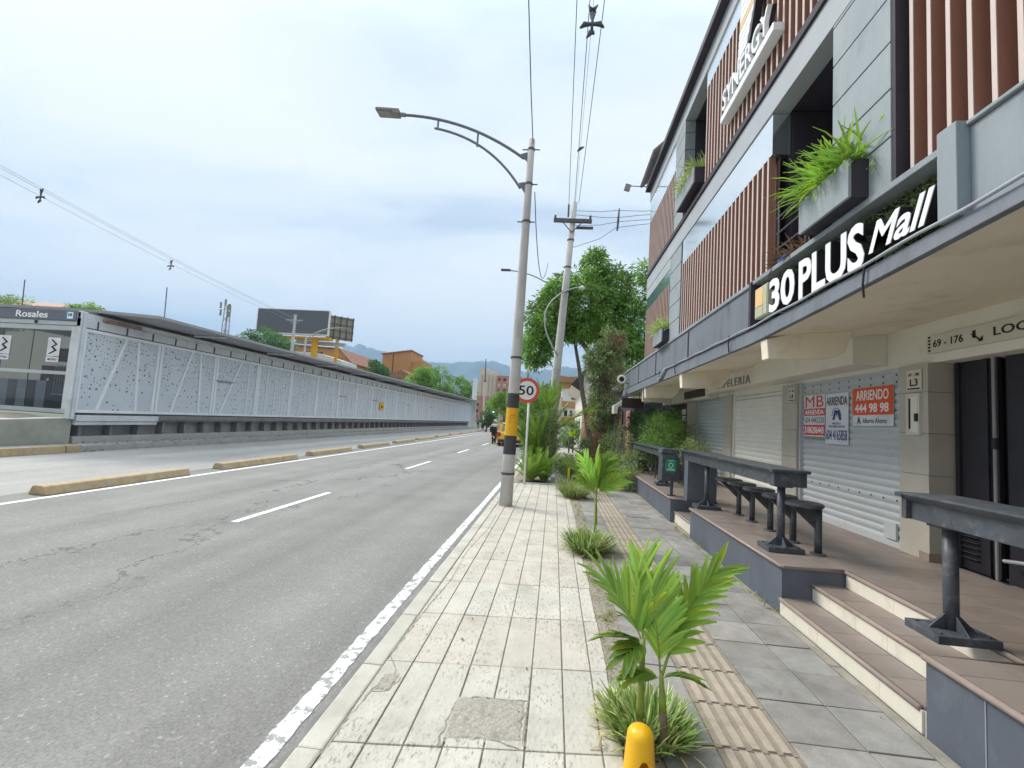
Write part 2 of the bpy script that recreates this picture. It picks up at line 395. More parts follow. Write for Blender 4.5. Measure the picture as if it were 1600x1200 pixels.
M_ASPH = asphalt('asphalt', (0.255, 0.25, 0.233))
M_ASPH2 = asphalt('bus_lane_asphalt', (0.40, 0.39, 0.365), crack=False)
M_LINE = worn_paint('worn_white_road_paint', (0.80, 0.81, 0.81), (0.32, 0.32, 0.31), 0.535, 15)
M_DASH = worn_paint('white_lane_paint', (0.82, 0.83, 0.83), (0.33, 0.33, 0.33), 0.66, 22)
M_TERR = mat('ground', (0.10, 0.13, 0.08), var=0.3, scale=0.05)
M_SLAB = mat('sidewalk_slab', (0.54, 0.51, 0.445), var=0.11, scale=5, rough=0.85, bump=0.25, bscale=45, shade=True, stretch=(1, 0.7, 1), stain=(0.36, 0.33, 0.28, 0.8), stain_scale=2.2)
def slab_grooves():
    N, L, b = graph(M_SLAB)
    geo = next(n for n in N if n.type == 'NEW_GEOMETRY'); c = b.inputs['Base Color'].links[0].from_socket
    mp_ = N.new('ShaderNodeMapping'); L.new(geo.outputs['Position'], mp_.inputs[0]); mp_.inputs['Scale'].default_value = (34, 11, 1)
    ns = N.new('ShaderNodeTexNoise'); ns.inputs['Scale'].default_value = 1.6; ns.inputs['Detail'].default_value = 5; ns.inputs['Roughness'].default_value = 0.75; L.new(mp_.outputs[0], ns.inputs['Vector'])
    r = N.new('ShaderNodeValToRGB'); L.new(ns.outputs[0], r.inputs[0]); r.color_ramp.elements[0].position = 0.53; r.color_ramp.elements[0].color = (0, 0, 0, 1); r.color_ramp.elements[1].position = 0.62; r.color_ramp.elements[1].color = (0.9, 0.9, 0.9, 1)
    n2 = N.new('ShaderNodeTexNoise'); n2.inputs['Scale'].default_value = 1.7; n2.inputs['Detail'].default_value = 3; L.new(geo.outputs['Position'], n2.inputs['Vector'])
    r2 = N.new('ShaderNodeMapRange'); L.new(n2.outputs[0], r2.inputs[0]); r2.inputs[1].default_value = 0.34; r2.inputs[2].default_value = 0.58
    ml = N.new('ShaderNodeMath'); ml.operation = 'MULTIPLY'; L.new(r.outputs[0], ml.inputs[0]); L.new(r2.outputs[0], ml.inputs[1])
    mx = N.new('ShaderNodeMix'); mx.data_type = 'RGBA'; L.new(ml.outputs[0], mx.inputs[0]); L.new(c, mx.inputs[6]); mx.inputs[7].default_value = (0.23, 0.21, 0.175, 1)
    L.new(mx.outputs[2], b.inputs['Base Color'])
slab_grooves()
M_JOINT = mat('slab_joint_dirt', (0.29, 0.265, 0.22), var=0.3, scale=20)
M_KERB = mat('kerb_concrete', (0.52, 0.50, 0.44), var=0.12, scale=4, bump=0.2, shade=True, stain=(0.34, 0.32, 0.28, 0.7))
M_PAVER = mat('grey_paver', (0.285, 0.275, 0.255), var=0.22, scale=5, rough=0.85, bump=0.25, shade=True, stain=(0.17, 0.15, 0.115, 0.85), stain_scale=2.4)
M_TACT = mat('tactile_paver', (0.40, 0.35, 0.285), var=0.12, scale=12, rough=0.85, bump=0.2, shade=True, stain=(0.24, 0.22, 0.18, 0.6), stain_scale=4)
M_SOIL = mat('soil', (0.30, 0.265, 0.21), var=0.4, scale=30, bump=0.9, bscale=50)
M_RUBBLE = mat('rough_patch_concrete', (0.43, 0.40, 0.345), var=0.30, scale=70, bump=0.6, bscale=170, stain=(0.22, 0.18, 0.145, 0.85), stain_scale=9)
M_CONC = mat('concrete', (0.42, 0.415, 0.39), var=0.14, scale=3, bump=0.2, stain=(0.25, 0.25, 0.22, 0.6))
M_POLE = mat('pole_concrete', (0.52, 0.51, 0.49), var=0.14, scale=6, rough=0.85, bump=0.3, bscale=80, stretch=(1, 1, 0.25), stain=(0.26, 0.25, 0.24, 0.5), stain_scale=4)
M_YKERB = mat('faded_yellow_kerb', (0.44, 0.33, 0.19), var=0.2, scale=6, bump=0.3, stain=(0.36, 0.33, 0.28, 0.95), stain_scale=4)
M_STEEL = mat('galvanised_steel', (0.40, 0.42, 0.43), var=0.08, scale=10, rough=0.5, metal=0.3)
M_DSTEEL = mat('dark_steel', (0.09, 0.09, 0.10), var=0.15, rough=0.5)
M_WIRE = mat('wire', (0.06, 0.065, 0.08), rough=0.6)
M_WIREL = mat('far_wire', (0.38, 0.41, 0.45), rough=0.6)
M_YEL = mat('yellow_band', (0.80, 0.42, 0.02), var=0.08, scale=12, rough=0.55, stain=(0.45, 0.26, 0.05, 0.5), stain_scale=9)
M_BLK = mat('black_band', (0.055, 0.055, 0.06), var=0.2, scale=10, rough=0.65)
M_WHITE = mat('white_paint', (0.74, 0.74, 0.72), var=0.05, scale=3, rough=0.6)
M_RED = mat('red_paint', (0.60, 0.08, 0.06), var=0.08, rough=0.5)
M_BLACK = mat('black_paint', (0.015, 0.015, 0.018), rough=0.5)
M_YPLAS = mat('yellow_plastic', (0.86, 0.47, 0.01), var=0.03, rough=0.32, spec=0.5)
M_GPLAS = mat('green_plastic', (0.02, 0.10, 0.06), rough=0.4)
# station
M_STFR = mat('station_frame_grey', (0.62, 0.65, 0.68), var=0.06, scale=2, rough=0.5, stain=(0.28, 0.30, 0.33, 0.5), stain_scale=1.2)
M_STROOF = mat('station_roof_grey', (0.34, 0.34, 0.36), var=0.08, scale=1.5, rough=0.6)
M_STDARK = mat('station_dark_girder', (0.21, 0.21, 0.22), var=0.2, rough=0.7)
M_STSIGN = mat('station_sign_slate', (0.13, 0.145, 0.18), var=0.04, rough=0.45)
M_STPIC = mat('sign_pictogram_blue', (0.10, 0.22, 0.30), rough=0.5)
def perforated():
    m = mat('perforated_panel', (0.60, 0.64, 0.69), var=0.05, scale=1.5, rough=0.5)
    N, L, b = graph(m); geo = next(n for n in N if n.type == 'NEW_GEOMETRY'); c = b.inputs['Base Color'].links[0].from_socket
    sp = N.new('ShaderNodeSeparateXYZ'); L.new(geo.outputs['Position'], sp.inputs[0])
    cb = N.new('ShaderNodeCombineXYZ'); L.new(sp.outputs[1], cb.inputs[0]); L.new(sp.outputs[2], cb.inputs[1])
    hgt = N.new('ShaderNodeMapRange'); L.new(sp.outputs[2], hgt.inputs[0]); hgt.inputs[1].default_value = 1.05; hgt.inputs[2].default_value = 3.5; hgt.inputs[3].default_value = 0.0; hgt.inputs[4].default_value = 1.0
    last = c
    for sc_, rr, lo_, hi_ in ((5.0, 0.14, 0.36, 0.38), (9.0, 0.17, -0.12, 0.75)):
        vo = N.new('ShaderNodeTexVoronoi'); vo.voronoi_dimensions = '2D'; vo.inputs['Scale'].default_value = sc_; vo.inputs['Randomness'].default_value = 0.62
        L.new(cb.outputs[0], vo.inputs['Vector'])
        sc2 = N.new('ShaderNodeSeparateColor'); L.new(vo.outputs['Color'], sc2.inputs[0])
        th = N.new('ShaderNodeMapRange'); L.new(hgt.outputs[0], th.inputs[0]); th.inputs[3].default_value = lo_; th.inputs[4].default_value = hi_
        keep = N.new('ShaderNodeMath'); keep.operation = 'LESS_THAN'; L.new(sc2.outputs[0], keep.inputs[0]); L.new(th.outputs[0], keep.inputs[1])
        rmul = N.new('ShaderNodeMapRange'); L.new(sc2.outputs[1], rmul.inputs[0]); rmul.inputs[3].default_value = rr * 0.7; rmul.inputs[4].default_value = rr * 1.25
        ins = N.new('ShaderNodeMath'); ins.operation = 'LESS_THAN'; L.new(vo.outputs['Distance'], ins.inputs[0]); L.new(rmul.outputs[0], ins.inputs[1])
        ml = N.new('ShaderNodeMath'); ml.operation = 'MULTIPLY'; L.new(keep.outputs[0], ml.inputs[0]); L.new(ins.outputs[0], ml.inputs[1])
        mx = N.new('ShaderNodeMix'); mx.data_type = 'RGBA'; L.new(ml.outputs[0], mx.inputs[0]); L.new(last, mx.inputs[6]); mx.inputs[7].default_value = (0.13, 0.14, 0.16, 1)
        last = mx.outputs[2]
    L.new(last, b.inputs['Base Color'])
    return m
M_PERF = perforated()
def glass(name, tint, mixv=0.3, rough=0.03):
    m = bpy.data.materials.new(name); m.use_nodes = True; N, L = m.node_tree.nodes, m.node_tree.links; N.clear()
    o = N.new('ShaderNodeOutputMaterial'); g = N.new('ShaderNodeBsdfGlossy'); g.inputs['Roughness'].default_value = rough; g.inputs['Color'].default_value = (0.9, 0.95, 1, 1)
    t = N.new('ShaderNodeBsdfTransparent'); t.inputs[0].default_value = (*tint, 1)
    fr = N.new('ShaderNodeLayerWeight'); fr.inputs['Blend'].default_value = mixv
    gb = N.new('ShaderNodeNewGeometry'); iv = N.new('ShaderNodeMath'); iv.operation = 'SUBTRACT'; iv.inputs[0].default_value = 1; L.new(gb.outputs['Backfacing'], iv.inputs[1])
    fm = N.new('ShaderNodeMath'); fm.operation = 'MULTIPLY'; L.new(fr.outputs['Fresnel'], fm.inputs[0]); L.new(iv.outputs[0], fm.inputs[1])
    ms = N.new('ShaderNodeMixShader'); L.new(fm.outputs[0], ms.inputs[0]); L.new(t.outputs[0], ms.inputs[1]); L.new(g.outputs[0], ms.inputs[2]); L.new(ms.outputs[0], o.inputs[0])
    return m
M_GLASS = glass('station_glass', (0.72, 0.76, 0.80), 0.30)
M_MIRR = mat('reflective_window_film', (0.78, 0.82, 0.84), var=0.04, scale=1.2, rough=0.12, metal=0.85)
M_TEAL = mat('teal_window_glass', (0.16, 0.28, 0.30), var=0.3, scale=2.5, rough=0.12, metal=0.5, spec=0.7)
M_WINDK = mat('dark_window_glass', (0.03, 0.035, 0.045), rough=0.1, spec=0.6)
# mall building
M_FAC = mat('facade_blue_grey', (0.29, 0.33, 0.36), var=0.12, scale=1.6, rough=0.7, bump=0.25, bscale=22, stretch=(1, 1, .4), stain=(0.19, 0.22, 0.24, 0.7), stain_scale=3)
M_FACL = mat('floor_band_light_grey', (0.38, 0.415, 0.45), var=0.06, scale=1.5, rough=0.65)
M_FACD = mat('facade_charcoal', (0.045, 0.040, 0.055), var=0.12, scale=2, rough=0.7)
M_FASC = mat('fascia_slate', (0.165, 0.185, 0.215), var=0.16, scale=2.2, rough=0.65, bump=0.15, stretch=(1, 1, .35), stain=(0.09, 0.10, 0.11, 0.75), stain_scale=4)
M_FASM = mat('fascia_mid_grey', (0.26, 0.30, 0.33), var=0.10, scale=1.8, rough=0.65, bump=0.15, stretch=(1, 1, .35), stain=(0.17, 0.19, 0.20, 0.7), stain_scale=3)
M_BROWN = mat('brown_slat', (0.35, 0.17, 0.12), var=0.10, scale=5, rough=0.5, stretch=(1, 1, 0.2))
M_PINK = mat('slat_edge_sheen', (0.60, 0.50, 0.46), var=0.08, scale=8, rough=0.35, stretch=(1, 1, 0.3))
M_SOFF = mat('cream_soffit', (0.84, 0.76, 0.61), var=0.07, scale=1.2, rough=0.8, bump=0.06, bscale=12, stain=(0.46, 0.39, 0.29, 0.55), stain_scale=1.6)
M_LINT = mat('off_white_wall', (0.76, 0.74, 0.66), var=0.05, scale=2, rough=0.75, stain=(0.48, 0.46, 0.40, 0.5), stain_scale=2)
M_TILEW = mat('beige_wall_tile', (0.46, 0.43, 0.37), var=0.07, scale=3, rough=0.35, spec=0.45)
M_SHUT = mat('grey_metal_shutter', (0.50, 0.535, 0.555), var=0.07, scale=2.5, rough=0.5, stain=(0.36, 0.37, 0.37, 0.5), stain_scale=2.5)
M_SHUTC = mat('cream_metal_shutter', (0.74, 0.74, 0.68), var=0.06, scale=2.5, rough=0.5)
M_TERRA = mat('brown_floor_tile', (0.25, 0.21, 0.185), var=0.15, scale=4, rough=0.45, spec=0.45, shade=True, stain=(0.17, 0.12, 0.09, 0.5), stain_scale=2)
M_NOSE = mat('clay_step_nosing', (0.30, 0.235, 0.205), var=0.12, scale=8, rough=0.5, stain=(0.42, 0.36, 0.30, 0.5), stain_scale=6)
M_RISER = mat('cream_riser_tile', (0.72, 0.68, 0.58), var=0.05, scale=4, rough=0.4, stain=(0.5, 0.45, 0.36, 0.6), stain_scale=5)
M_DWALL = mat('slate_painted_wall', (0.105, 0.12, 0.15), var=0.12, scale=3, rough=0.6, bump=0.08, stretch=(1, 1, 0.5), stain=(0.16, 0.18, 0.20, 0.6), stain_scale=5)
M_BARM = mat('bar_charcoal_paint', (0.065, 0.074, 0.09), var=0.3, scale=8, rough=0.42, spec=0.5, bump=.06, bscale=40, stain=(0.20, 0.205, 0.21, 0.7), stain_scale=11)
M_DOOR = mat('black_metal_door', (0.022, 0.02, 0.027), var=0.2, rough=0.5)
M_ORANGE = mat('orange_poster', (0.72, 0.10, 0.03), rough=0.55)
M_POST = mat('white_poster', (0.68, 0.70, 0.74), rough=0.6)
M_PRED = mat('poster_red', (0.62, 0.05, 0.05), rough=0.6)
M_PNAVY = mat('poster_navy', (0.03, 0.06, 0.20), rough=0.6)
M_INK = mat('black_ink', (0.02, 0.02, 0.022), rough=0.6)
M_SIGNW = mat('sign_cream', (0.62, 0.59, 0.50), var=0.03, rough=0.5)
M_LETTER = mat('white_acrylic_letter', (0.86, 0.88, 0.90), var=0.02, rough=0.35)
M_GREEN = mat('green_notice', (0.01, 0.30, 0.15), rough=0.5)
M_ORN = mat('orange_tile', (0.75, 0.50, 0.22), rough=0.4)
M_BLUE = mat('blue_plastic', (0.02, 0.16, 0.42), rough=0.4)
# plants
M_LEAF = mat('tree_leaves', (0.23, 0.41, 0.085), var=0.15, rough=0.5, shade=True, trans=0.3)
M_LEAFD = mat('dark_leaves', (0.09, 0.19, 0.06), var=0.15, rough=0.55, shade=True, trans=0.25)
M_LEAFY = mat('yellow_green_leaves', (0.21, 0.37, 0.06), var=0.12, rough=0.45, shade=True, trans=0.35)
M_PALM = mat('palm_leaflet', (0.27, 0.48, 0.075), var=0.15, rough=0.4, shade=True, trans=0.35)
M_OLIVE = mat('olive_leaves', (0.21, 0.28, 0.11), var=0.2, rough=0.6, shade=True, trans=0.25)
M_DRY = mat('dry_leaves', (0.20, 0.13, 0.08), var=0.3, rough=0.8, shade=True, trans=0.2)
M_BLADE = mat('variegated_blade', (0.38, 0.46, 0.19), var=0.1, rough=0.5, shade=True, trans=0.25)
M_BARK = mat('bark', (0.15, 0.12, 0.095), var=0.3, scale=10, bump=0.6, bscale=20)
M_STEM = mat('green_palm_stem', (0.24, 0.32, 0.06), var=0.2, scale=20, rough=0.5)
M_STEMB = mat('brown_palm_base', (0.20, 0.15, 0.11), var=0.3, scale=25, rough=0.8)
# far
M_OBRICK = mat('orange_brick', (0.50, 0.26, 0.11), var=0.08, scale=0.5)
M_RBRICK = mat('salmon_brick', (0.46, 0.22, 0.16), var=0.1, scale=0.3)
M_CREAM = mat('cream_render', (0.58, 0.50, 0.40), var=0.06, scale=0.3)
M_ROOF = mat('clay_roof', (0.33, 0.17, 0.11), var=0.2, scale=1.5)
M_HILL = mat('forested_hill', (0.05, 0.08, 0.075), var=0.35, scale=0.004)
M_BILL = mat('dark_billboard_face', (0.115, 0.125, 0.145), var=0.04, rough=0.6)
M_TAXI = mat('taxi_yellow', (0.80, 0.45, 0.02), rough=0.3, spec=0.5, coat=0.4)
M_RUB = mat('rubber', (0.02, 0.02, 0.02), rough=0.9)
M_SKIN = mat('skin', (0.30, 0.17, 0.11), rough=0.6)
M_HIVIS = mat('hi_vis_fabric', (0.42, 0.80, 0.02), rough=0.7)
M_CLOTHD = mat('dark_cloth', (0.05, 0.055, 0.06), rough=0.9)
M_CLOTHW = mat('pale_shirt', (0.50, 0.47, 0.50), rough=0.9)
M_CLOTHG = mat('grey_trousers', (0.13, 0.12, 0.11), rough=0.9)
M_LAMPG = mat('lamp_housing', (0.25, 0.24, 0.24), rough=0.5)
M_TAIL = mat('tail_light_red', (0.45, 0.02, 0.02), rough=0.3)
# ================================================================== GROUND
mb = MB()
mb.add([(-6000, -60, -0.17), (6000, -60, -0.17), (6000, 6000, -0.17), (-6000, 6000, -0.17)], [(0, 1, 2, 3)])
struct(mb.build('ground', M_TERR, off=(0, 0, 0)))
mb = MB()
mb.add([(-8.55, -12, -0.12), (-1.1, -12, -0.12), (-1.1, 330, -0.12), (-8.55, 330, -0.12)], [(0, 1, 2, 3)])
struct(mb.build('road', M_ASPH, off=(0, 0, 0)))
mb = MB()
mb.add([(-13.45, -12, -0.12), (-8.55, -12, -0.12), (-8.55, 330, -0.12), (-13.45, 330, -0.12)], [(0, 1, 2, 3)])
struct(mb.build('bus_lane', M_ASPH2, off=(0, 0, 0)))
# painted markings, 4 mm above the asphalt
mb = MB()
def strip(mb, x0, x1, y0, y1, z=-0.116):
    mb.add([(x0, y0, z), (x1, y0, z), (x1, y1, z), (x0, y1, z)], [(0, 1, 2, 3)])
y = -4.0
ed = random.Random(3)
pl, pr = -1.355, -1.245
while y < 90:
    st = 0.06 if y < 8 else 1.5
    nl, nr = -1.355 + ed.uniform(-.007, .007), -1.245 + ed.uniform(-.007, .007)
    mb.add([(pl, y, -0.116), (pr, y, -0.116), (nr, y + st, -0.116), (nl, y + st, -0.116)], [(0, 1, 2, 3)])
    pl, pr = nl, nr; y += st
struct(mb.build('road_edge_line', M_LINE, off=(0, 0, 0)))
mb = MB(); strip(mb, -1.205, -1.101, -4, 60, -0.1165)
struct(mb.build('gutter_strip', mat('gutter_dirt', (.20, .195, .185), var=.2, scale=6, bump=.3, stain=(.33, .32, .29, .7), stain_scale=3), off=(0, 0, 0)))
mb = MB(); strip(mb, -7.98, -7.86, -4, 120)
struct(mb.build('road_inner_line', M_DASH, off=(0, 0, 0)))
mb = MB()
for k in range(-1, 12):
    strip(mb, -4.47, -4.36, 6.2 + 7.55 * k, 8.95 + 7.55 * k)
struct(mb.build('lane_dashes', M_DASH, off=(0, 0, 0)))

# sidewalk bed and joint dirt
mb = MB()
mb.box(-1.095, 9.0, -3, 12.6, -0.6, -0.012)
mb.box(-1.095, 9.0, 12.6, 75, -0.6, -0.012)
struct(mb.build('sidewalk_bed', M_JOINT, off=(0, 0, 0)))
rs = random.Random(11)
# kerb stones
mb = MB(); y = -2.3
while y < 60:
    g = rs.uniform(.93, 1.06); L_ = 0.74
    j = rs.uniform(-.003, .003)
    mb.box(-1.10 + j, -0.975, y, y + L_ - 0.006, -0.3, 0.0 + rs.uniform(-.003, .003), sh=(g, g, g * .98))
    y += L_
struct(mb.build('kerb', M_KERB, off=(0, 0, 0), bevel=0.012))
# long striped slabs, each row slightly skewed
edges = [-0.967, -0.80, -0.625, -0.44, -0.25, -0.055, 0.135, 0.315, 0.425]
SK = 0.115
mb = MB(); r0 = 2.18 - 0.737 * 6
for r in range(20):
    ya = r0 + r * 0.737; yb = ya + 0.737 - 0.007
    if ya > 11.6: break
    g0 = rs.uniform(.93, 1.05); wm = rs.uniform(-.015, .015)
    for c in range(8):
        xa, xb = edges[c] + 0.003 + rs.uniform(0, .002), edges[c + 1] - 0.003 - rs.uniform(0, .002)
        if c == 7: xb += rs.uniform(-.02, .015)
        g = g0 * rs.uniform(.965, 1.03)
        z = rs.uniform(-.003, .001)
        def Y(x, yy): return yy + (x + 1.1) * SK
        v = [(xa, Y(xa, ya), -.03), (xb, Y(xb, ya), -.03), (xb, Y(xb, yb), -.03), (xa, Y(xa, yb), -.03),
             (xa, Y(xa, ya), z), (xb, Y(xb, ya), z), (xb, Y(xb, yb), z), (xa, Y(xa, yb), z)]
        mb.add(v, [(4, 5, 6, 7), (0, 1, 5, 4), (1, 2, 6, 5), (2, 3, 7, 6), (3, 0, 4, 7)], 0, (g * (1 + wm), g, g * (1 - wm)))
struct(mb.build('sidewalk_slabs', M_SLAB, off=(0, 0, 0), bevel=0.004))
# broken, re-poured square in the slabs
def rubble(name, x0, x1, y0, y1, h, n, seed, m):
    r_ = np.random.default_rng(seed); V = []; F = []
    gx = np.linspace(x0, x1, n); gy = np.linspace(y0, y1, n)
    for i, yy in enumerate(gy):
        for j, xx in enumerate(gx):
            e_ = min(i, j, n - 1 - i, n - 1 - j)
            jit = 0.012 if e_ == 0 else 0.004
            V.append((xx + r_.uniform(-jit, jit), yy + (xx + 1.1) * SK + r_.uniform(-jit, jit), 0.001 + (0 if e_ == 0 else h * r_.uniform(.2, 1)) - (0.006 if e_ == 0 else 0)))
    for i in range(n - 1):
        for j in range(n - 1):
            a = i * n + j; F.append((a, a + 1, a + n + 1, a + n))
    q = MB(); q.add(V, F); return struct(q.build(name, m, off=(0, 0, 0), smooth=False))
rubble('sidewalk_patch', -0.47, -0.06, 2.22, 2.58, 0.006, 15, 5, M_RUBBLE)
rubble('sidewalk_spall', -0.93, -0.83, 2.58, 2.78, 0.006, 9, 9, M_RUBBLE)
# cracks: thin dark slivers following a wandering line
def crack(path, w, name='pavement_crack', m=None, z=0.0035):
    q = MB(); rr = random.Random(len(path) + int(path[0][1] * 10)); P = []
    for (xa, ya), (xb, yb) in zip(path[:-1], path[1:]):
        n = max(3, int(math.hypot(xb - xa, yb - ya) / .03))
        for i in range(n):
            t = i / n; P.append((xa + (xb - xa) * t + rr.uniform(-.007, .007), ya + (yb - ya) * t + rr.uniform(-.007, .007)))
    P.append(path[-1])
    for i in range(len(P) - 1):
        a, b = Vector(P[i]), Vector(P[i + 1]); d = (b - a); nn = Vector((-d.y, d.x)).normalized() * w * rr.uniform(.25, 1)
        q.add([(*(a - nn), z), (*(b - nn), z), (*(b + nn), z), (*(a + nn), z)], [(0, 1, 2, 3)])
    return q
q = MB()
for pth, w in (([(-0.985, 1.6), (-0.955, 2.4), (-0.93, 2.62), (-0.86, 2.80), (-0.965, 3.0), (-0.95, 3.6), (-0.90, 4.4), (-0.93, 5.4), (-0.85, 6.6), (-0.86, 7.6)], .005),
               ([(-0.93, 2.60), (-0.84, 2.62), (-0.82, 2.76)], .004), ([(-0.47, 2.25), (-0.46, 2.58), (-0.36, 2.66), (-0.06, 2.68), (-0.07, 2.33)], .006),
               ([(-0.26, 2.34), (-0.24, 2.62)], .005), ([(-0.26, 2.36), (-0.12, 2.45), (-0.07, 2.58)], .004), ([(-0.26, 2.35), (-0.08, 2.30)], .003),
               ([(-0.9, 4.9), (-0.5, 4.85), (0.1, 4.95)], .003)):
    c_ = crack(pth, w); q.add(c_.v, c_.f)
struct(q.build('sidewalk_cracks', M_JOINT, off=(0, 0, 0)))
# soil strip between slabs and pavers
V = []; F = []; n = 220
for i in range(n):
    yy = -1 + i * 13.2 / n
    for j, xx in enumerate((0.425, 0.48, 0.54, 0.605)):
        V.append((xx + rs.uniform(-.006, .006), yy + rs.uniform(-.01, .01), -0.012 + (rs.uniform(0, .016) if 0 < j < 3 else 0.002)))
for i in range(n - 1):
    for j in range(3):
        a = i * 4 + j; F.append((a, a + 1, a + 5, a + 4))
q = MB(); q.add(V, F); struct(q.build('soil_strip', M_SOIL, off=(0, 0, 0)))
# pavers and tactile strip
mb = MB()
y = -2.0; P_ = 0.375
tb = MB()
while y < 17:
    for (xa, xb) in ((0.60, 0.885), (1.285, 1.665), (1.665, 1.985)):
        off = 0.0 if xa < 1.2 else (0.11 if xa < 1.5 else 0.11)
        g = rs.uniform(.84, 1.10); wv = rs.uniform(-.02, .02)
        mb.box(xa + .004, xb - .004, y + off + .004, y + off + P_ - .004, -.03, rs.uniform(-.004, .002), sh=(g * (1 + wv), g, g * (1 - wv)))
    g = rs.uniform(.88, 1.08)
    tb.box(0.889, 1.281, y + .004, y + P_ - .004, -.03, -.005, sh=(g * .74, g * .72, g * .70))
    for k in range(5):
        xx = 0.918 + k * 0.073
        tb.box(xx, xx + .040, y + .012, y + P_ - .012, -.01, 0.004, sh=(g * 1.06, g * 1.05, g * 1.03))
    y += P_
for i in range(40):
    mb.box(1.99, 2.055, -2 + i * .5, -2 + i * .5 + .496, -.03, rs.uniform(-.004, .002), sh=(.95, .93, .86))
struct(mb.build('path_pavers', M_PAVER, off=(0, 0, 0), bevel=0.003))
struct(tb.build('tactile_paving', M_TACT, off=(0, 0, 0)))
# far path and planted verge
mb = MB()
for k in range(34):
    g = rs.uniform(.92, 1.1)
    mb.box(0.06, 2.3, 12.3 + k * 1.4, 12.3 + k * 1.4 + 1.39, -.03, 0.004 if k > 3 else -0.006, sh=(g, g * .99, g * .95))
struct(mb.build('far_path', mat('far_path_concrete', (0.40, 0.37, 0.34), var=.12, scale=2, shade=True), off=(0, 0, 0)))
V = []; F = []
for i in range(60):
    for j in range(5):
        V.append((-0.97 + j * .245 + rs.uniform(-.02, .02), 11.75 + (j * .245) * .5 + i * .9, -0.004 + (rs.uniform(0, .05) if 0 < j < 4 else 0)))
for i in range(59):
    for j in range(4):
        a = i * 5 + j; F.append((a, a + 1, a + 6, a + 5))
q = MB(); q.add(V, F); struct(q.build('verge_soil', M_SOIL, off=(0, 0, 0)))
mb = MB()
mb.box(-0.98, 0.06, 11.62, 11.74, -.02, .02); mb.box(0.0, 0.09, 12.4, 60, -.02, .10)
struct(mb.build('verge_border', M_CONC, off=(0, 0, 0)))
# opposite pavement beside the station
mb = MB()
mb.box(-14.25, -13.58, -10, 84, -.6, 0.05); mb.box(-30, -14.25, -10, 84, -.6, 0.02)
struct(mb.build('station_pavement', M_CONC, off=(0, 0, 0)))
# fallen leaves and grit on the pavement
pos = np.column_stack([RNG.uniform(-1, 2.0, 70), RNG.uniform(1.6, 9, 70), np.full(70, .006)])
dr = RNG.normal(size=(70, 3)); dr[:, 2] *= .08
V, F, s = leaf_cloud(pos, dr, .03, .018, RNG, (0.6, 1.8), .3)
V[:, 2] = np.clip(V[:, 2], .005, .012)
struct(np_mesh('leaf_litter', V, F, M_DRY, shade=s), 'stuff')
pos = np.column_stack([RNG.uniform(-14.15, -13.3, 500), RNG.uniform(12, 40, 500), np.full(500, .055)])
pos[pos[:, 0] > -13.58, 2] = -.11
dr = RNG.normal(size=(500, 3)); dr[:, 2] *= .2
V, F, s = leaf_cloud(pos, dr, .09, .05, RNG, (0.8, 2.2), .3)
struct(np_mesh('gutter_litter', V, F, M_DRY, shade=s), 'stuff')
# ================================================================== SHOPPING BUILDING (facade plane x = 2.3)
FX = 2.3
mall = thing('shopping_building', 'grey and brown slatted shopping building with shuttered shops at street level', 'building', (3.0, 6.0, 0))
# --- core walls behind the cladding
mb = MB()
mb.box(3.9, 10, -2.5, 12.42, 2.86, 8.05)                        # back volume
for y0, y1, z0, z1 in ((9.0, 12.42, 3.36, 8.05), (5.22, 8.95, 3.36, 5.27), (3.36, 7.75, 5.58, 8.05), (-2.5, 3.33, 3.36, 8.05), (3.33, 4.07, 3.36, 8.05)):
    mb.box(2.5 if y1 > 3.35 else 2.6, 3.9, y0, y1, z0, z1)
mb.box(2.5, 3.9, 4.07, 9.0, 5.27, 5.58)
mb.box(2.5, 3.9, 7.75, 9.0, 7.75, 8.05)
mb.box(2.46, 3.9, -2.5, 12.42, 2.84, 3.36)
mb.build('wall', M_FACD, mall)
# --- floor band, black drip line, roof band
mb = MB(); mb.box(FX, 2.5, 3.36, 12.44, 5.26, 5.60); mb.build('floor_band', M_FACL, mall, bevel=.004)
mb = MB(); mb.box(FX - .03, 2.5, 3.36, 12.46, 5.603, 5.69); mb.build('drip_edge', M_FACD, mall)
mb = MB(); mb.box(FX, 2.5, -2.5, 12.44, 7.78, 8.08); mb.build('roof_band', M_FACL, mall)
mb = MB()
mb.prism([(FX - .13, 8.083), (2.8, 8.083), (2.8, 8.34), (FX - .10, 8.30)], -2.5, 12.5, 'y')
rf = mb.build('roof_edge', M_FACD, mall)
mb = MB()
mb.prism([(2.10, 8.34), (2.06, 8.40), (2.5, 8.82), (2.55, 8.75)], 11.0, 12.75, 'y')
mb.build('roof_sheet', mat('rusty_roof_sheet', (.19, .15, .135), var=.25, scale=3, rough=.6), mall)
# --- clad columns with open joints
mb = MB()
def clad(y0, y1, z0, z1, x0=FX, step=.365):
    z = z0
    while z < z1 - .02:
        zt = min(z + step - .014, z1); mb.box(x0, 2.5, y0, y1, z, zt); z += step
clad(8.99, 9.85, 3.40, 5.25); clad(8.99, 9.68, 5.70, 7.77); clad(3.37, 4.07, 3.40, 5.25); clad(3.37, 4.07, 5.70, 7.77)
mb.build_each('clad_column', M_FAC, mall, bevel=.004)
mb = MB(); mb.box(2.31, 2.6, 3.335, 3.367, 3.40, 5.25); mb.box(2.31, 2.48, 8.953, 8.986, 3.4, 5.25); mb.box(2.31, 2.48, 9.853, 9.875, 3.4, 5.25)
mb.build_each('shadow_gap_trim', M_FACD, mall)
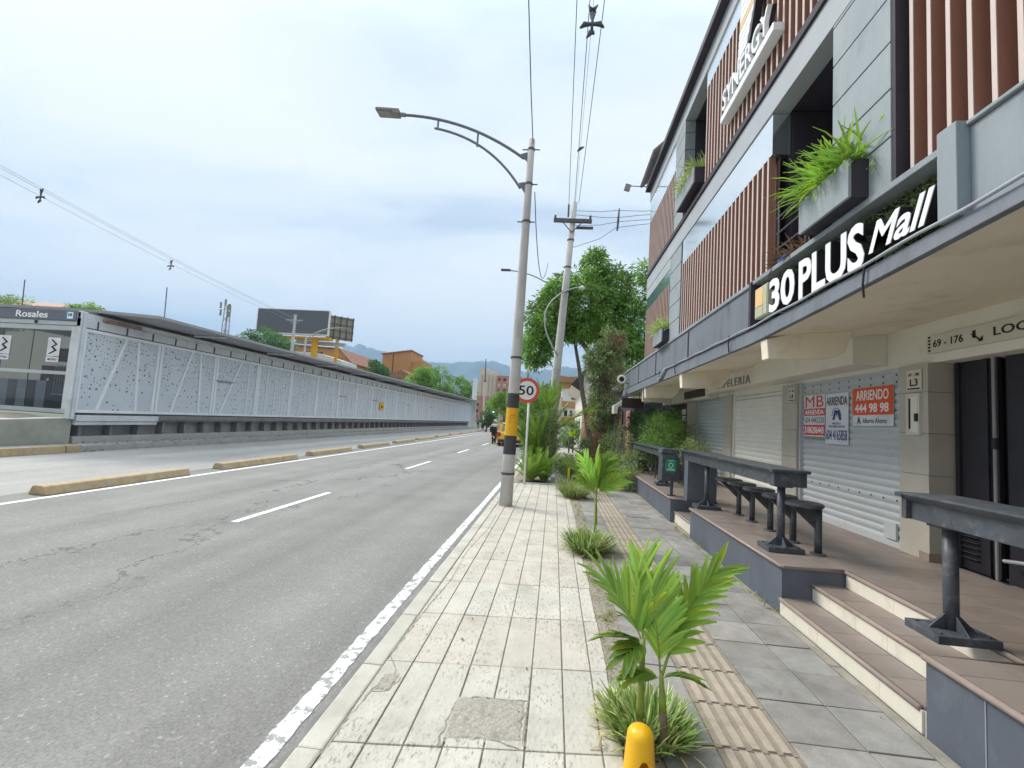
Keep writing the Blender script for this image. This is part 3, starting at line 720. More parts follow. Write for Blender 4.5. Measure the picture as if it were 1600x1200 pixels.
# --- slatted screens
M_SLATBACK = mat('slat_backing', (.10, .055, .045), rough=.7)
def slats(y0, y1, z0, z1, pitch, fx=FX, w=.034, d=.075, name='slat_screen'):
    q = MB(); n = max(1, round((y1 - y0) / pitch)); p = (y1 - y0) / n
    for i in range(n):
        a = y0 + i * p + (p - w) / 2
        # brown fin; its pale street edge has the grazing sky reflection painted in
        q.box(fx + .006, fx + d, a, a + w, z0, z1, 0)
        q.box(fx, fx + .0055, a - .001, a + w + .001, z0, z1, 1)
    q.box(fx + d + .022, fx + d + .03, y0, y1, z0, z1, 3) if fx < 2.35 else None
    q.box(fx + d + .001, fx + d + .02, y0, y1, z0, z0 + .03, 2); q.box(fx + d + .001, fx + d + .02, y0, y1, z1 - .03, z1, 2)
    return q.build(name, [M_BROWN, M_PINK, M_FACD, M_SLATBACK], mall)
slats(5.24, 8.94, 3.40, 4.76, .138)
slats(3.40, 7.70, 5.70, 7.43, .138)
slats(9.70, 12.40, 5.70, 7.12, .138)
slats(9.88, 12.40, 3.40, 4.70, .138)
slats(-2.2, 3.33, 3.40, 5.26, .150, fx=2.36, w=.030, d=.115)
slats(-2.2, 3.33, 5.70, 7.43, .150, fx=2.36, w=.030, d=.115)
# louvred windows behind the near screen
mb = MB()
mb.box(2.57, 2.595, -2.2, 3.3, 3.45, 5.2, 0)
z = 3.5
while z < 5.2:
    mb.obox((2.535, 0.55, z), (.06, 5.5, .006), Matrix.Rotation(rad(35), 3, 'Y'), 1); z += .10
for yy in (-.4, .5, 1.4, 2.3, 3.2): mb.box(2.50, 2.565, yy, yy + .05, 3.45, 5.2, 2)
mb.build('louvre_window', [M_WINDK, mat('louvre_glass', (.28, .38, .42), rough=.15, metal=.4), M_FACD], mall)
# --- glazed strips
mb = MB(); mb.box(FX + .015, 2.5, 5.24, 8.94, 4.765, 5.255)
mb.build('window_strip', M_MIRR, mall)
mb = MB(); mb.box(FX + .01, 2.5, 3.40, 7.70, 7.435, 7.775)
mb.build('window_strip', M_MIRR, mall)
mb = MB(); mb.box(FX + .01, 2.5, 9.70, 12.40, 7.125, 7.775)
mb.build('window_strip', M_MIRR, mall)
mb = MB(); mb.box(FX + .015, 2.5, 9.88, 12.40, 4.705, 5.02); mb.build('window_strip', M_TEAL, mall)
mb = MB(); mb.box(FX + .008, 2.5, 9.88, 12.42, 5.025, 5.255); mb.build('lintel_band', M_FACL, mall)
# --- opening interiors: louvre hatch, side walls, railing
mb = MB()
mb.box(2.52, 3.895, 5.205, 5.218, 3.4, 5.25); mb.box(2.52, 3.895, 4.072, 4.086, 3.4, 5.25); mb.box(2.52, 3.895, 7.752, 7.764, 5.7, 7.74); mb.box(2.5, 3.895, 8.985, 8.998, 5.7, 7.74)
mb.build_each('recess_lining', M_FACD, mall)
mb = MB()
for i in range(9): mb.obox((3.86, 4.85, 4.5 + i * .055), (.05, .55, .012), Matrix.Rotation(rad(30), 3, 'Y'))
mb.build('louvre_hatch', M_LAMPG, mall)
mb = MB()
for zz in (3.62, 3.80, 3.98, 4.14): mb.tube([(2.36, 5.2, zz), (2.36, 4.08, zz)], .011, 6)
for yy in (5.15, 4.6, 4.12): mb.tube([(2.36, yy, 3.4), (2.36, yy, 4.15)], .012, 6)
mb.build('railing', M_DSTEEL, mall)
mb = MB()
for zz in (5.95, 6.15, 6.35): mb.tube([(2.36, 7.78, zz), (2.36, 8.95, zz)], .011, 6)
for yy in (7.82, 8.4, 8.93): mb.tube([(2.36, yy, 5.7), (2.36, yy, 6.36)], .012, 6)
mb.build('railing', M_STEEL, mall)
# --- fascia above the shops
mb = MB()
mb.box(2.30, 2.455, 5.66, 8.28, 2.83, 3.34); mb.box(2.30, 2.455, 8.34, 10.9, 2.83, 3.34); mb.box(2.30, 2.455, 10.96, 13.1, 2.83, 3.34); mb.box(2.30, 2.455, 13.16, 15.8, 2.83, 3.34)
mb.build_each('fascia_panel', M_FASC, mall, bevel=.004)
mb = MB(); mb.box(2.315, 2.455, -2.5, 2.76, 2.83, 3.42)
mb.build('fascia_panel', M_FASM, mall, bevel=.004)
mb = MB(); mb.box(2.24, 2.44, 2.762, 2.90, 2.885, 3.46)
mb.build('fascia_post', M_FASM, mall, bevel=.006)
mb = MB(); mb.box(2.29, 2.449, 8.281, 8.339, 2.80, 3.36); mb.box(2.29, 2.449, 10.901, 10.959, 2.80, 3.36); mb.box(2.29, 2.449, 13.101, 13.159, 2.80, 3.36); mb.box(2.255, 2.449, 5.60, 5.658, 2.79, 3.38)
mb.build_each('fascia_pilaster', M_FACD, mall)
mb = MB(); mb.box(2.275, 2.58, 2.902, 15.85, 3.345, 3.395); mb.box(2.29, 2.58, -2.5, 2.76, 3.425, 3.45)
mb.build_each('fascia_cap', M_FASM, mall, bevel=.006)
EDGE = [(-2.5, 2.79, 2.89), (2.4, 2.79, 2.89), (3.2, 2.74, 2.86), (4.06, 2.69, 2.83), (5.6, 2.62, 2.79), (9.0, 2.60, 2.79), (15.8, 2.60, 2.79)]
mb = MB(); V = []; F = []
for y_, zb, zt in EDGE: V += [(2.262, y_, zt), (2.25, y_, zb), (2.305, y_, zb), (2.305, y_, zt)]
for i in range(len(EDGE) - 1):
    for j in range(4): F.append((i * 4 + j, i * 4 + (j + 1) % 4, i * 4 + 4 + (j + 1) % 4, i * 4 + 4 + j))
F += [(3, 2, 1, 0), tuple(range(len(V) - 4, len(V)))]
mb.add(V, F)
mb.build('fascia_beam', M_FASC, mall, bevel=.006)
# pipe along the beam
mb = MB(); pts = []
for i in range(60):
    yy = 2.0 + i * .13; pts.append((2.235, yy, float(np.interp(yy, [e[0] for e in EDGE], [e[2] for e in EDGE])) + .022 + .006 * math.sin(i * .9)))
mb.tube(pts, .012, 7); mb.tube([(2.235, 9.67, 2.815), (2.22, 9.85, 2.74), (2.22, 10.0, 2.66), (2.235, 10.3, 2.64)], .03, 7)
mb.build('conduit', mat('conduit_grey', (.36, .39, .42), var=.15, scale=20, rough=.45), mall, smooth=True)
mb = MB()
for yy in (3.55, 6.2, 8.9, 10.2): mb.tube([(2.235, yy, 2.84), (2.225, yy, 2.72), (2.24, yy + .01, 2.62)], .008, 6)
mb.build_each('cable_drop', M_BLACK, mall)
# planted lattice behind the sign
mb = MB(); mb.box(2.43, 2.458, 2.90, 5.60, 2.82, 3.345); mb.build('sign_recess', M_BLACK, mall)
n = 3600
ys = 2.92 + (RNG.random(n) ** 1.6) * 2.2
pos = np.column_stack([2.41 + RNG.uniform(-.02, .01, n), ys, RNG.uniform(2.83, 3.33, n)])
dr = RNG.normal(size=(n, 3)); dr[:, 0] -= .4
V, F, s = leaf_cloud(pos, dr, .045, .014, RNG, (.5, 1.5), .2)
np_mesh('lattice_foliage', V, F, M_OLIVE, shade=s, parent=mall)
# --- soffit and lintels
mb = MB(); V = []; F = []
for y_, zb, zt in EDGE: V += [(2.306, y_, zb + .012), (3.9, y_, 2.832), (3.9, y_, 2.838), (2.306, y_, zb + .03)]
for i in range(len(EDGE) - 1):
    for j in range(4): F.append((i * 4 + j, i * 4 + 4 + j, i * 4 + 4 + (j + 1) % 4, i * 4 + (j + 1) % 4))
F += [(0, 1, 2, 3), tuple(range(len(V) - 1, len(V) - 5, -1))]
mb.add(V, F)
mb.build('soffit', M_SOFF, mall)
mb = MB()
for yb, w in ((5.22, .16), (8.62, .16), (12.0, .16)):
    mb.prism([(2.28, 2.62), (2.30, 2.34 if yb > 6 else 2.40), (2.98, 2.37 if yb > 6 else 2.44), (3.10, 2.52), (3.18, 2.76), (2.5, 2.68)], yb, yb + w, 'y')
mb.build_each('soffit_beam', M_SOFF, mall, bevel=.01)
mb = MB()
mb.box(3.80, 4.2, -2.5, 15.8, 2.40, 2.845)
mb.box(3.42, 3.80, 5.63, 8.32, 2.45, 2.82)
mb.box(3.50, 3.80, 8.40, 11.10, 2.46, 2.80)
mb.box(3.60, 3.80, 11.2, 15.8, 2.36, 2.80)
mb.build_each('lintel', M_LINT, mall, bevel=.006, gap=.001)
mb = MB(); mb.box(3.46, 3.49, 8.325, 8.40, 2.47, 2.79); mb.build('lintel_gap', M_FACD, mall)
mb = MB(); mb.box(3.585, 3.599, 11.45, 13.2, 2.43, 2.63); mb.build('blank_sign_panel', mat('brown_panel', (.085, .055, .045), rough=.5), mall)
text_mesh('shop_lettering', 'PAPELERIA', (3.4985, 10.35, 2.50), (0, -1, 0), (0, 0, 1), 1.72, .155, M_LAMPG, mall, .012, 0.0, 0, 1.25)
# --- pilasters
mb = MB()
for y0, y1 in ((4.98, 5.37), (7.50, 7.96), (10.15, 10.58), (12.64, 13.45)):
    z = .42; k = 0
    while z < 2.40:
        zt = min(z + .42, 2.40)
        mb.box(3.74, 4.1, y0, y1, z + .0016, zt - .0016); z += .42
mb.build_each('pilaster', M_TILEW, mall, bevel=.003)
mb = MB(); mb.box(3.731, 3.9, 4.975, 5.10, .42, .50); mb.build('skirting', M_NOSE, mall)
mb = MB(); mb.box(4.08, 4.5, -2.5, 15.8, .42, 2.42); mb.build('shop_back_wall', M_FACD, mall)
# --- roller shutters: curved laths
def shutter(y0, y1, m, zt=2.40, dots=True):
    q = MB(); z = .44; X0 = 3.83
    rows = []
    while z < zt - .02:
        st = .088
        for a, xo in ((0, 0), (.012, -.004), (.03, -.013), (.055, -.016), (.072, -.010), (.082, 0.0)):
            rows.append((X0 + xo, z + a))
        z += st
    V = []; F = []
    for x, zz in rows: V += [(x, y0, zz), (x, y1, zz)]
    for i in range(len(rows) - 1): F.append((2 * i, 2 * i + 1, 2 * i + 3, 2 * i + 2))
    q.add(V, F)
    q.box(3.80, 3.86, y0, y1, .42, .485)
    g = MB(); g.box(3.775, 3.85, y0 - .035, y0, .42, zt); g.box(3.775, 3.85, y1, y1 + .035, .42, zt); 
    if dots:
        d = q; yy = y0 + .1
        while yy < y1:
            for zz in ((2.33, 2.25, .93) if m is M_SHUT else (2.33, 2.26)):
                d.lathe([(.011, 0), (.011, .004)], (0, 0, 0), 8, 1)
                o_ = len(d.v) - 16
                for t in range(16):
                    a, b_, c_ = d.v[o_ + t]; d.v[o_ + t] = (3.813 - c_, yy + a, zz + b_)
            yy += .21 if m is M_SHUT else .075
    s_ = q.build('shutter', [m, M_BLACK], mall); g.build_each('guide_rail', m, s_)
    return s_
shutter(5.41, 7.46, M_SHUT); shutter(8.0, 10.11, M_SHUTC); shutter(10.62, 12.60, M_SHUT)
mb = MB(); mb.box(3.79, 3.815, 5.50, 5.68, .50, .68); mb.build('lock_plate', M_SHUT, mall)
# --- dark entrance
mb = MB()
mb.box(3.98, 4.02, 4.52, 4.97, .42, 2.40); mb.box(3.96, 3.979, 4.60, 4.64, .42, 2.4); mb.box(3.96, 3.979, 4.90, 4.94, .42, 2.4)
for i in range(10): mb.obox((3.965, 4.80, .52 + i * .05), (.03, .17, .008), Matrix.Rotation(rad(35), 3, 'Y'))
dr_ = mb.build('metal_door', M_DOOR, mall)
mb = MB(); mb.tube([(3.93, 4.50, .42), (3.93, 4.50, 2.4)], .014, 8); mb.tube([(3.93, 4.5, 1.56), (3.93, 4.5, 1.66)], .022, 8, 1); mb.build('door_rail', [M_LAMPG, M_BLACK], dr_)
mb = MB(); mb.box(3.98, 4.02, 2.4, 4.44, .42, 2.40); mb.box(3.95, 3.979, 2.4, 4.42, .42, .6); mb.build('metal_door', M_DOOR, mall)
mb = MB()
pts = [(3.86 + .0 * t, 4.36 - .9 * t / 12, .62 + .05 * math.sin(t / 12 * 3.14)) for t in range(13)]
mb.tube(pts, .016, 8); mb.build('chrome_rail', M_STEEL, mall)
# --- far end: dark shop and red display
mb = MB(); mb.box(3.86, 4.07, 13.46, 15.8, .0, 2.36); mb.build('dark_shopfront', M_DOOR, mall)
mb = MB(); mb.box(3.835, 3.855, 13.95, 14.35, .75, 1.75); mb.build('red_poster', M_RED, mall)
mb = MB(); mb.box(3.835, 3.855, 13.95, 14.3, 1.85, 2.0); mb.box(3.835, 3.855, 13.95, 14.3, 2.04, 2.2); mb.build('poster', M_LINT, mall)

# ------------------------------------------------------------------ signs (things of their own)
t = thing('mall_sign', 'raised white 30 PLUS Mall letters on the slate fascia above the shops', 'sign', (2.3, 5.6, 2.8))
def tri(s, y0, y1, z0, z1, bold=.03, **k):
    y0, y1, z0, z1 = y0 * .98, y1 * .98, 1.55 + (z0 - 1.55) * .98, 1.55 + (z1 - 1.55) * .98
    o = text_mesh('letters', s, (2.2565, y0, z0), (0, -1, 0), (0, 0, 1), y0 - y1, z1 - z0, M_LETTER, t, .006, bold, **k)
    b_ = text_mesh('letter_return', s, (2.34, y0, z0), (0, -1, 0), (0, 0, 1), y0 - y1, z1 - z0, M_BLACK, t, .083, bold, **k)
tri('30', 5.22, 4.68, 2.90, 3.27); tri('PLUS', 4.60, 3.65, 2.885, 3.27); tri('Mall', 3.60, 2.99, 2.965, 3.19, shear=.38, bold=.018)
mb = MB(); mb.box(2.27, 2.33, 5.19, 5.50, 2.90, 3.25, 0); mb.box(2.262, 2.2695, 5.30, 5.49, 3.03, 3.24, 1); mb.box(2.262, 2.2695, 5.20, 5.29, 2.91, 3.24, 2); mb.box(2.262, 2.2695, 5.30, 5.49, 2.91, 3.02, 2)
mb.build('logo_tile', [M_SIGNW, M_ORN, mat('olive_tile', (.45, .47, .33), rough=.5)], t)

t = thing('illuminated_sign', 'white SYNERGY sign with striped emblem on the upper slats', 'sign', (2.2, 5.8, 6.1))
mb = MB(); mb.box(2.17, 2.30, 4.95, 6.58, 6.03, 6.13); mb.build('sign_tray', M_LETTER, t, bevel=.01)
text_mesh('letters', 'SYNERGY', (2.21, 6.48, 6.15), (0, -1, 0), (0, 0, 1), 1.42, .30, M_LETTER, t, .05, .01)
text_mesh('letter_return', 'SYNERGY', (2.262, 6.48, 6.15), (0, -1, 0), (0, 0, 1), 1.42, .30, M_BLACK, t, .05, .01)
mb = MB()
for i in range(9):
    a = 6.02 - i * .012; w_ = .30 + i * .045
    mb.prism([(a, 6.52 + i * .10), (a - w_, 6.52 + i * .10 + .03), (a - w_ - .03, 6.60 + i * .10 + .03), (a - .01, 6.60 + i * .10)], 2.19, 2.25, 'x', 1 if i == 4 else 0)
mb.build('emblem', [M_LETTER, M_ORN], t)
mb = MB(); mb.prism([(5.66, 6.50), (5.60, 6.50), (5.18, 7.5), (5.24, 7.5)], 2.18, 2.27, 'x'); mb.build('emblem_edge', M_BLACK, t)

t = thing('address_sign', 'long cream sign reading 69 - 176 LOCALES over the dark entrance', 'sign', (3.78, 4.5, 2.6))
mb = MB(); mb.box(3.765, 3.798, 2.9, 5.02, 2.49, 2.67); mb.build('board', M_SIGNW, t)
mb = MB()
for k in range(5): mb.box(3.760, 3.7645, 4.975, 5.0, 2.51 + k * .034, 2.527 + k * .034)
mb.build('edge_marks', M_OLIVE, t)
text_mesh('lettering', '69 - 176', (3.7645, 4.94, 2.545), (0, -1, 0), (0, 0, 1), .34, .075, M_INK, t, .003, .012)
text_mesh('lettering', 'LOCALES', (3.7645, 4.30, 2.545), (0, -1, 0), (0, 0, 1), .62, .078, M_INK, t, .003, .012)
mb = MB(); mb.prism([(4.52, 2.60), (4.50, 2.60), (4.41, 2.53), (4.42, 2.52)], 3.76, 3.7635, 'x'); mb.prism([(4.45, 2.52), (4.40, 2.52), (4.40, 2.57)], 3.76, 3.7635, 'x'); mb.box(3.76, 3.7635, 4.47, 4.50, 2.56, 2.63); mb.build('arrow', M_INK, t)

def plate(label, y0, z0, big, small, x=3.735):
    t = thing('unit_number_plate', label, 'sign', (x, y0, z0), 'unit number plates beside the shutters')
    mb = MB(); mb.box(x - .008, x, y0 - .2, y0, z0, z0 + .22); mb.build('plate', M_SIGNW, t, bevel=.01)
    text_mesh('lettering', big, (x - .0085, y0 - .05, z0 + .05), (0, -1, 0), (0, 0, 1), .105, .075, M_INK, t, .003, .012)
    text_mesh('lettering', small, (x - .0085, y0 - .03, z0 + .155), (0, -1, 0), (0, 0, 1), .145, .03, M_INK, t, .003, .0)
    mb = MB(); mb.box(x - .0115, x - .0085, y0 - .18, y0 - .02, z0 + .015, z0 + .028); mb.build('plate_stripe', M_OLIVE, t)
plate('cream unit plate reading L3 beside the shutter with posters', 5.245, 2.12, 'L3', '69 - 180')
plate('cream unit plate reading L4 between the cream shutter and the poster shutter', 7.74, 2.12, 'L4', '69 - 182')

t = thing('meter_box', 'cream wall meter box with open slot below the L3 plate', 'meter box', (3.73, 5.16, 1.66))
mb = MB(); mb.box(3.715, 3.74, 5.06, 5.09, 1.66, 2.09); mb.box(3.715, 3.74, 5.21, 5.24, 1.66, 2.09); mb.box(3.715, 3.74, 5.09, 5.21, 1.66, 1.69); mb.box(3.715, 3.74, 5.09, 5.21, 2.06, 2.09); mb.build('frame', M_SIGNW, t)
mb = MB(); mb.box(3.722, 3.739, 5.09, 5.21, 1.69, 2.06); mb.build('panel', M_LINT, t)
mb = MB(); mb.box(3.70, 3.72, 5.075, 5.11, 1.80, 1.88); mb.box(3.718, 3.7215, 5.185, 5.205, 1.72, 2.04); mb.build('lock', M_BLACK, t)

t = thing('rent_poster', 'orange and white ARRIENDO 444 98 98 rental poster on the grey shutter', 'poster', (3.8, 5.9, 1.75))
mb = MB(); mb.box(3.800, 3.806, 5.54, 6.25, 1.75, 2.22); mb.build('sheet', M_POST, t)
mb = MB(); mb.box(3.7965, 3.7995, 5.54, 6.25, 1.885, 2.22); mb.build('orange_panel', M_ORANGE, t)
text_mesh('lettering', 'ARRIENDO', (3.796, 6.18, 2.065), (0, -1, 0), (0, 0, 1), .57, .125, M_LETTER, t, .002, .012)
text_mesh('lettering', '444 98 98', (3.796, 6.20, 1.915), (0, -1, 0), (0, 0, 1), .59, .11, M_LETTER, t, .002, .02)
text_mesh('lettering', 'Alberto Alvarez', (3.7995, 6.06, 1.785), (0, -1, 0), (0, 0, 1), .42, .06, M_INK, t, .002, .0)
text_mesh('emblem', 'A', (3.7995, 6.165, 1.775), (0, -1, 0), (0, 0, 1), .07, .09, M_INK, t, .002, .03)

t = thing('rent_poster', 'tall white ARRIENDA 604 4165858 poster between two red ones on the shutter', 'poster', (3.8, 6.6, 1.5))
mb = MB(); mb.box(3.800, 3.806, 6.34, 6.84, 1.50, 2.19); mb.build('sheet', M_POST, t)
text_mesh('lettering', 'ARRIENDA', (3.7995, 6.82, 2.03), (0, -1, 0), (0, 0, 1), .46, .115, M_INK, t, .002, .01)
text_mesh('lettering', '604 4165858', (3.7995, 6.82, 1.555), (0, -1, 0), (0, 0, 1), .46, .14, M_PNAVY, t, .002, .01)
text_mesh('lettering', 'PROPIEDADES', (3.7995, 6.76, 1.725), (0, -1, 0), (0, 0, 1), .35, .03, M_PNAVY, t, .002, .0)
text_mesh('lettering', 'METRO', (3.7995, 6.68, 1.765), (0, -1, 0), (0, 0, 1), .18, .03, M_PNAVY, t, .002, .0)
mb = MB(); mb.prism([(6.68, 1.83), (6.63, 1.83), (6.60, 1.93), (6.58, 1.87), (6.56, 1.93), (6.53, 1.83), (6.48, 1.83), (6.53, 1.96), (6.63, 1.96)], 3.7965, 3.7995, 'x')
mb.tube([(3.798, 6.59 + .1 * math.cos(a / 8 * 3.14159), 1.88 + .11 * math.sin(a / 8 * 3.14159)) for a in range(9)], .004, 5); mb.build('emblem', M_PNAVY, t)

t = thing('rent_poster', 'red and white ARRIENDA poster with big initials at the shutter edge', 'poster', (3.8, 7.1, 1.5))
mb = MB(); mb.box(3.800, 3.806, 6.86, 7.39, 1.54, 2.20, 0); mb.build('sheet', M_POST, t)
mb = MB(); mb.box(3.7965, 3.7995, 6.86, 7.39, 1.895, 2.0); mb.box(3.7965, 3.7995, 6.86, 7.39, 1.61, 1.76); mb.build('red_band', M_PRED, t)
mb = MB(); mb.box(3.7965, 3.7995, 6.86, 7.39, 1.542, 1.59); mb.build('dark_band', M_LAMPG, t)
text_mesh('emblem', 'MB', (3.7995, 7.36, 2.02), (0, -1, 0), (0, 0, 1), .47, .165, M_PRED, t, .002, 0.0)
text_mesh('lettering', 'ARRIENDA', (3.796, 7.37, 1.912), (0, -1, 0), (0, 0, 1), .49, .07, M_LETTER, t, .002, .01)
text_mesh('lettering', '604 4445230', (3.7995, 7.37, 1.785), (0, -1, 0), (0, 0, 1), .49, .09, M_LAMPG, t, .002, .01)
text_mesh('lettering', '3186206443', (3.796, 7.37, 1.635), (0, -1, 0), (0, 0, 1), .49, .10, M_LETTER, t, .002, .02)

t = thing('hanging_shop_sign', 'cream PAPELERIA box sign hanging under the far soffit', 'sign', (2.7, 12.5, 2.3))
mb = MB(); mb.box(2.32, 3.08, 12.5, 12.62, 2.27, 2.63); mb.build('board', mat('pink_cream_sign', (.60, .53, .46), rough=.6), t)
text_mesh('lettering', 'PAPELERIA', (2.40, 12.499, 2.53), (1, 0, 0), (0, 0, 1), .58, .075, M_INK, t, .004, .03)
mb = MB(); mb.tube([(2.5, 12.56, 2.62), (2.5, 12.56, 2.70)], .01, 6); mb.tube([(2.95, 12.56, 2.62), (2.95, 12.56, 2.74)], .01, 6); mb.build('hanger', M_DSTEEL, t)
t = thing('hanging_box_sign', 'blank dark brown ribbed box sign hanging at the far canopy end', 'sign', (2.4, 14.5, 2.2))
mb = MB()
for k in range(22): mb.box(2.08 + k * .029, 2.08 + k * .029 + .026, 14.49, 14.505, 2.17, 2.46)
mb.box(2.07, 2.73, 14.505, 14.6, 2.165, 2.47); mb.build('board', mat('dark_brown_sign', (.055, .03, .028), rough=.5), t)
mb = MB(); mb.tube([(2.2, 14.55, 2.46), (2.2, 14.55, 2.66)], .012, 6); mb.tube([(2.6, 14.55, 2.46), (2.6, 14.55, 2.7)], .012, 6); mb.build('hanger', M_DSTEEL, t)
t = thing('neighbour_building', 'low dark shopfront building standing beyond the far awning', 'building', (5, 24, 0))
mb = MB(); mb.box(3.3, 9, 19.5, 29, -.1, 3.4); mb.build('wall', M_FACD, t)
mb = MB(); mb.box(3.0, 9.2, 19.2, 29.3, 3.403, 3.55); mb.build('roof', M_FASC, t)
mb = MB(); mb.box(3.24, 3.29, 20.2, 21.3, .1, 2.3); mb.build('door', M_RBRICK, t)
mb = MB(); mb.box(3.24, 3.29, 22.5, 25.5, .9, 2.3); mb.build('window', M_WINDK, t)
t = thing('awning', 'pale sloping awning beyond the far end of the canopy', 'awning', (2.3, 17, 2.2))
mb = MB(); mb.prism([(2.0, 2.0), (2.0, 2.28), (2.6, 2.62), (4.2, 2.9), (4.2, 2.7), (2.15, 2.26), (2.12, 2.0)], 15.9, 19, 'y'); mb.build('sheet', M_LINT, t)
mb = MB(); mb.tube([(2.1, 18.8, 0), (2.1, 18.8, 2.2)], .03, 7); mb.tube([(2.1, 16.1, 0), (2.1, 16.1, 2.2)], .03, 7); mb.build_each('post', M_DSTEEL, t)
t = thing('flood_light', 'small floodlight on a bracket at the far top corner of the building', 'floodlight', (2.2, 12.5, 8.2))
mb = MB(); mb.tube([(2.3, 12.5, 8.25), (1.75, 12.5, 8.27)], .012, 6); mb.build('bracket', M_DSTEEL, t)
mb = MB(); mb.obox((1.68, 12.5, 8.22), (.16, .10, .18), Matrix.Rotation(rad(15), 3, 'Y')); mb.build('lamp', M_LAMPG, t, bevel=.01)
t = thing('wall_lamp', 'round white ring shaped wall lamp at the far end of the fascia', 'lamp', (2.25, 14.9, 3.1))
mb = MB(); mb.tube([(2.3, 14.9, 2.95), (2.13, 14.9, 3.0)], .015, 6); mb.build('bracket', M_DSTEEL, t)
mb = MB(); mb.tube([(2.08 + .11 * math.cos(6.2832 * i / 20), 14.88, 3.08 + .11 * math.sin(6.2832 * i / 20)) for i in range(21)], .035, 8, cap=False); mb.build('ring', M_LINT, t, smooth=True)
mb = MB(); mb.prism([(2.08 + .085 * math.cos(6.2832 * i / 20), 3.08 + .085 * math.sin(6.2832 * i / 20)) for i in range(20)], 14.87, 14.90, 'y'); mb.build('lens', M_BLACK, t)

# ------------------------------------------------------------------ terrace, steps
mb = MB()
def floor(x0, x1, y0, y1, z):
    yy = y0
    while yy < y1 - .01:
        xx = x0; yn = min(yy + .30, y1)
        while xx < x1 - .01:
            xn = min(xx + .30, x1); g = rs.uniform(.9, 1.08)
            mb.box(xx + .002, xn - .002, yy + .002, yn - .002, z - .02, z - rs.uniform(0, .001), sh=(g, g, g)); xx = xn
        yy = yn
floor(2.09, 3.9, -1.0, 2.80, .42); floor(2.64, 4.1, 2.80, 4.37, .42); floor(2.09, 3.9, 4.37, 7.13, .42); floor(2.64, 3.9, 7.13, 8.2, .42); floor(2.06, 3.9, 8.2, 13.4, .40)
floor(2.09, 2.33, 2.82, 4.39, .14); floor(2.36, 2.62, 2.82, 4.39, .28); floor(2.16, 2.62, 7.15, 8.2, .18)
struct(mb.build('terrace_floor', M_TERRA, off=(0, 0, 0)))
mb = MB()
mb.box(2.62, 4.1, -1, 13.4, -.1, .399); mb.box(2.08, 2.62, -1, 2.80, -.1, .399); mb.box(2.08, 2.62, 4.385, 7.13, -.1, .399); mb.box(2.055, 2.62, 8.2, 13.4, -.1, .379)
struct(mb.build('terrace_base', M_DWALL, off=(0, 0, 0)))
mb = MB()
mb.box(2.08, 2.35, 2.80, 4.385, -.1, .119); mb.box(2.35, 2.615, 2.80, 4.385, -.1, .259); mb.box(2.14, 2.615, 7.13, 8.2, -.1, .159)
struct(mb.build('steps', M_CONC, off=(0, 0, 0)))
mb = MB()
def riser(x, y0, y1, z0, z1):
    yy = y0
    while yy < y1 - .01:
        yn = min(yy + .33, y1); mb.box(x - .012, x, yy + .0012, yn - .0012, z0, z1); yy = yn
riser(2.08, 2.815, 4.385, 0, .119); riser(2.35, 2.815, 4.385, .141, .259); riser(2.617, 2.815, 4.37, .281, .399); riser(2.14, 7.15, 8.19, 0, .159); riser(2.617, 7.15, 8.19, .181, .399)
struct(mb.build('step_risers', M_RISER, off=(0, 0, 0)))
mb = MB()
def nose(pts, z):
    mb.tube([(x, y, z - .017) for x, y in pts], .018, 10)
nose([(2.07, 2.83), (2.07, 4.38)], .143); nose([(2.34, 2.83), (2.34, 4.38)], .283); nose([(2.607, 2.83), (2.607, 4.38)], .423)
nose([(2.07, -1), (2.07, 2.80), (2.60, 2.80)], .425); nose([(2.60, 4.385), (2.07, 4.385), (2.07, 7.13), (2.6, 7.13)], .425)
nose([(2.13, 7.15), (2.13, 8.19)], .183); nose([(2.61, 7.15), (2.61, 8.19)], .423); nose([(2.6, 8.2), (2.045, 8.2), (2.045, 13.4), (2.6, 13.4)], .403)
struct(mb.build('step_nosing', M_NOSE, off=(0, 0, 0), smooth=True))
# raised panel joints on the slate painted wall
mb = MB(); 
for yy in (2.45, 1.2): mb.box(2.076, 2.0795, yy, yy + .006, .0, .38)
struct(mb.build('wall_joint_strip', M_FASM, off=(0, 0, 0)))

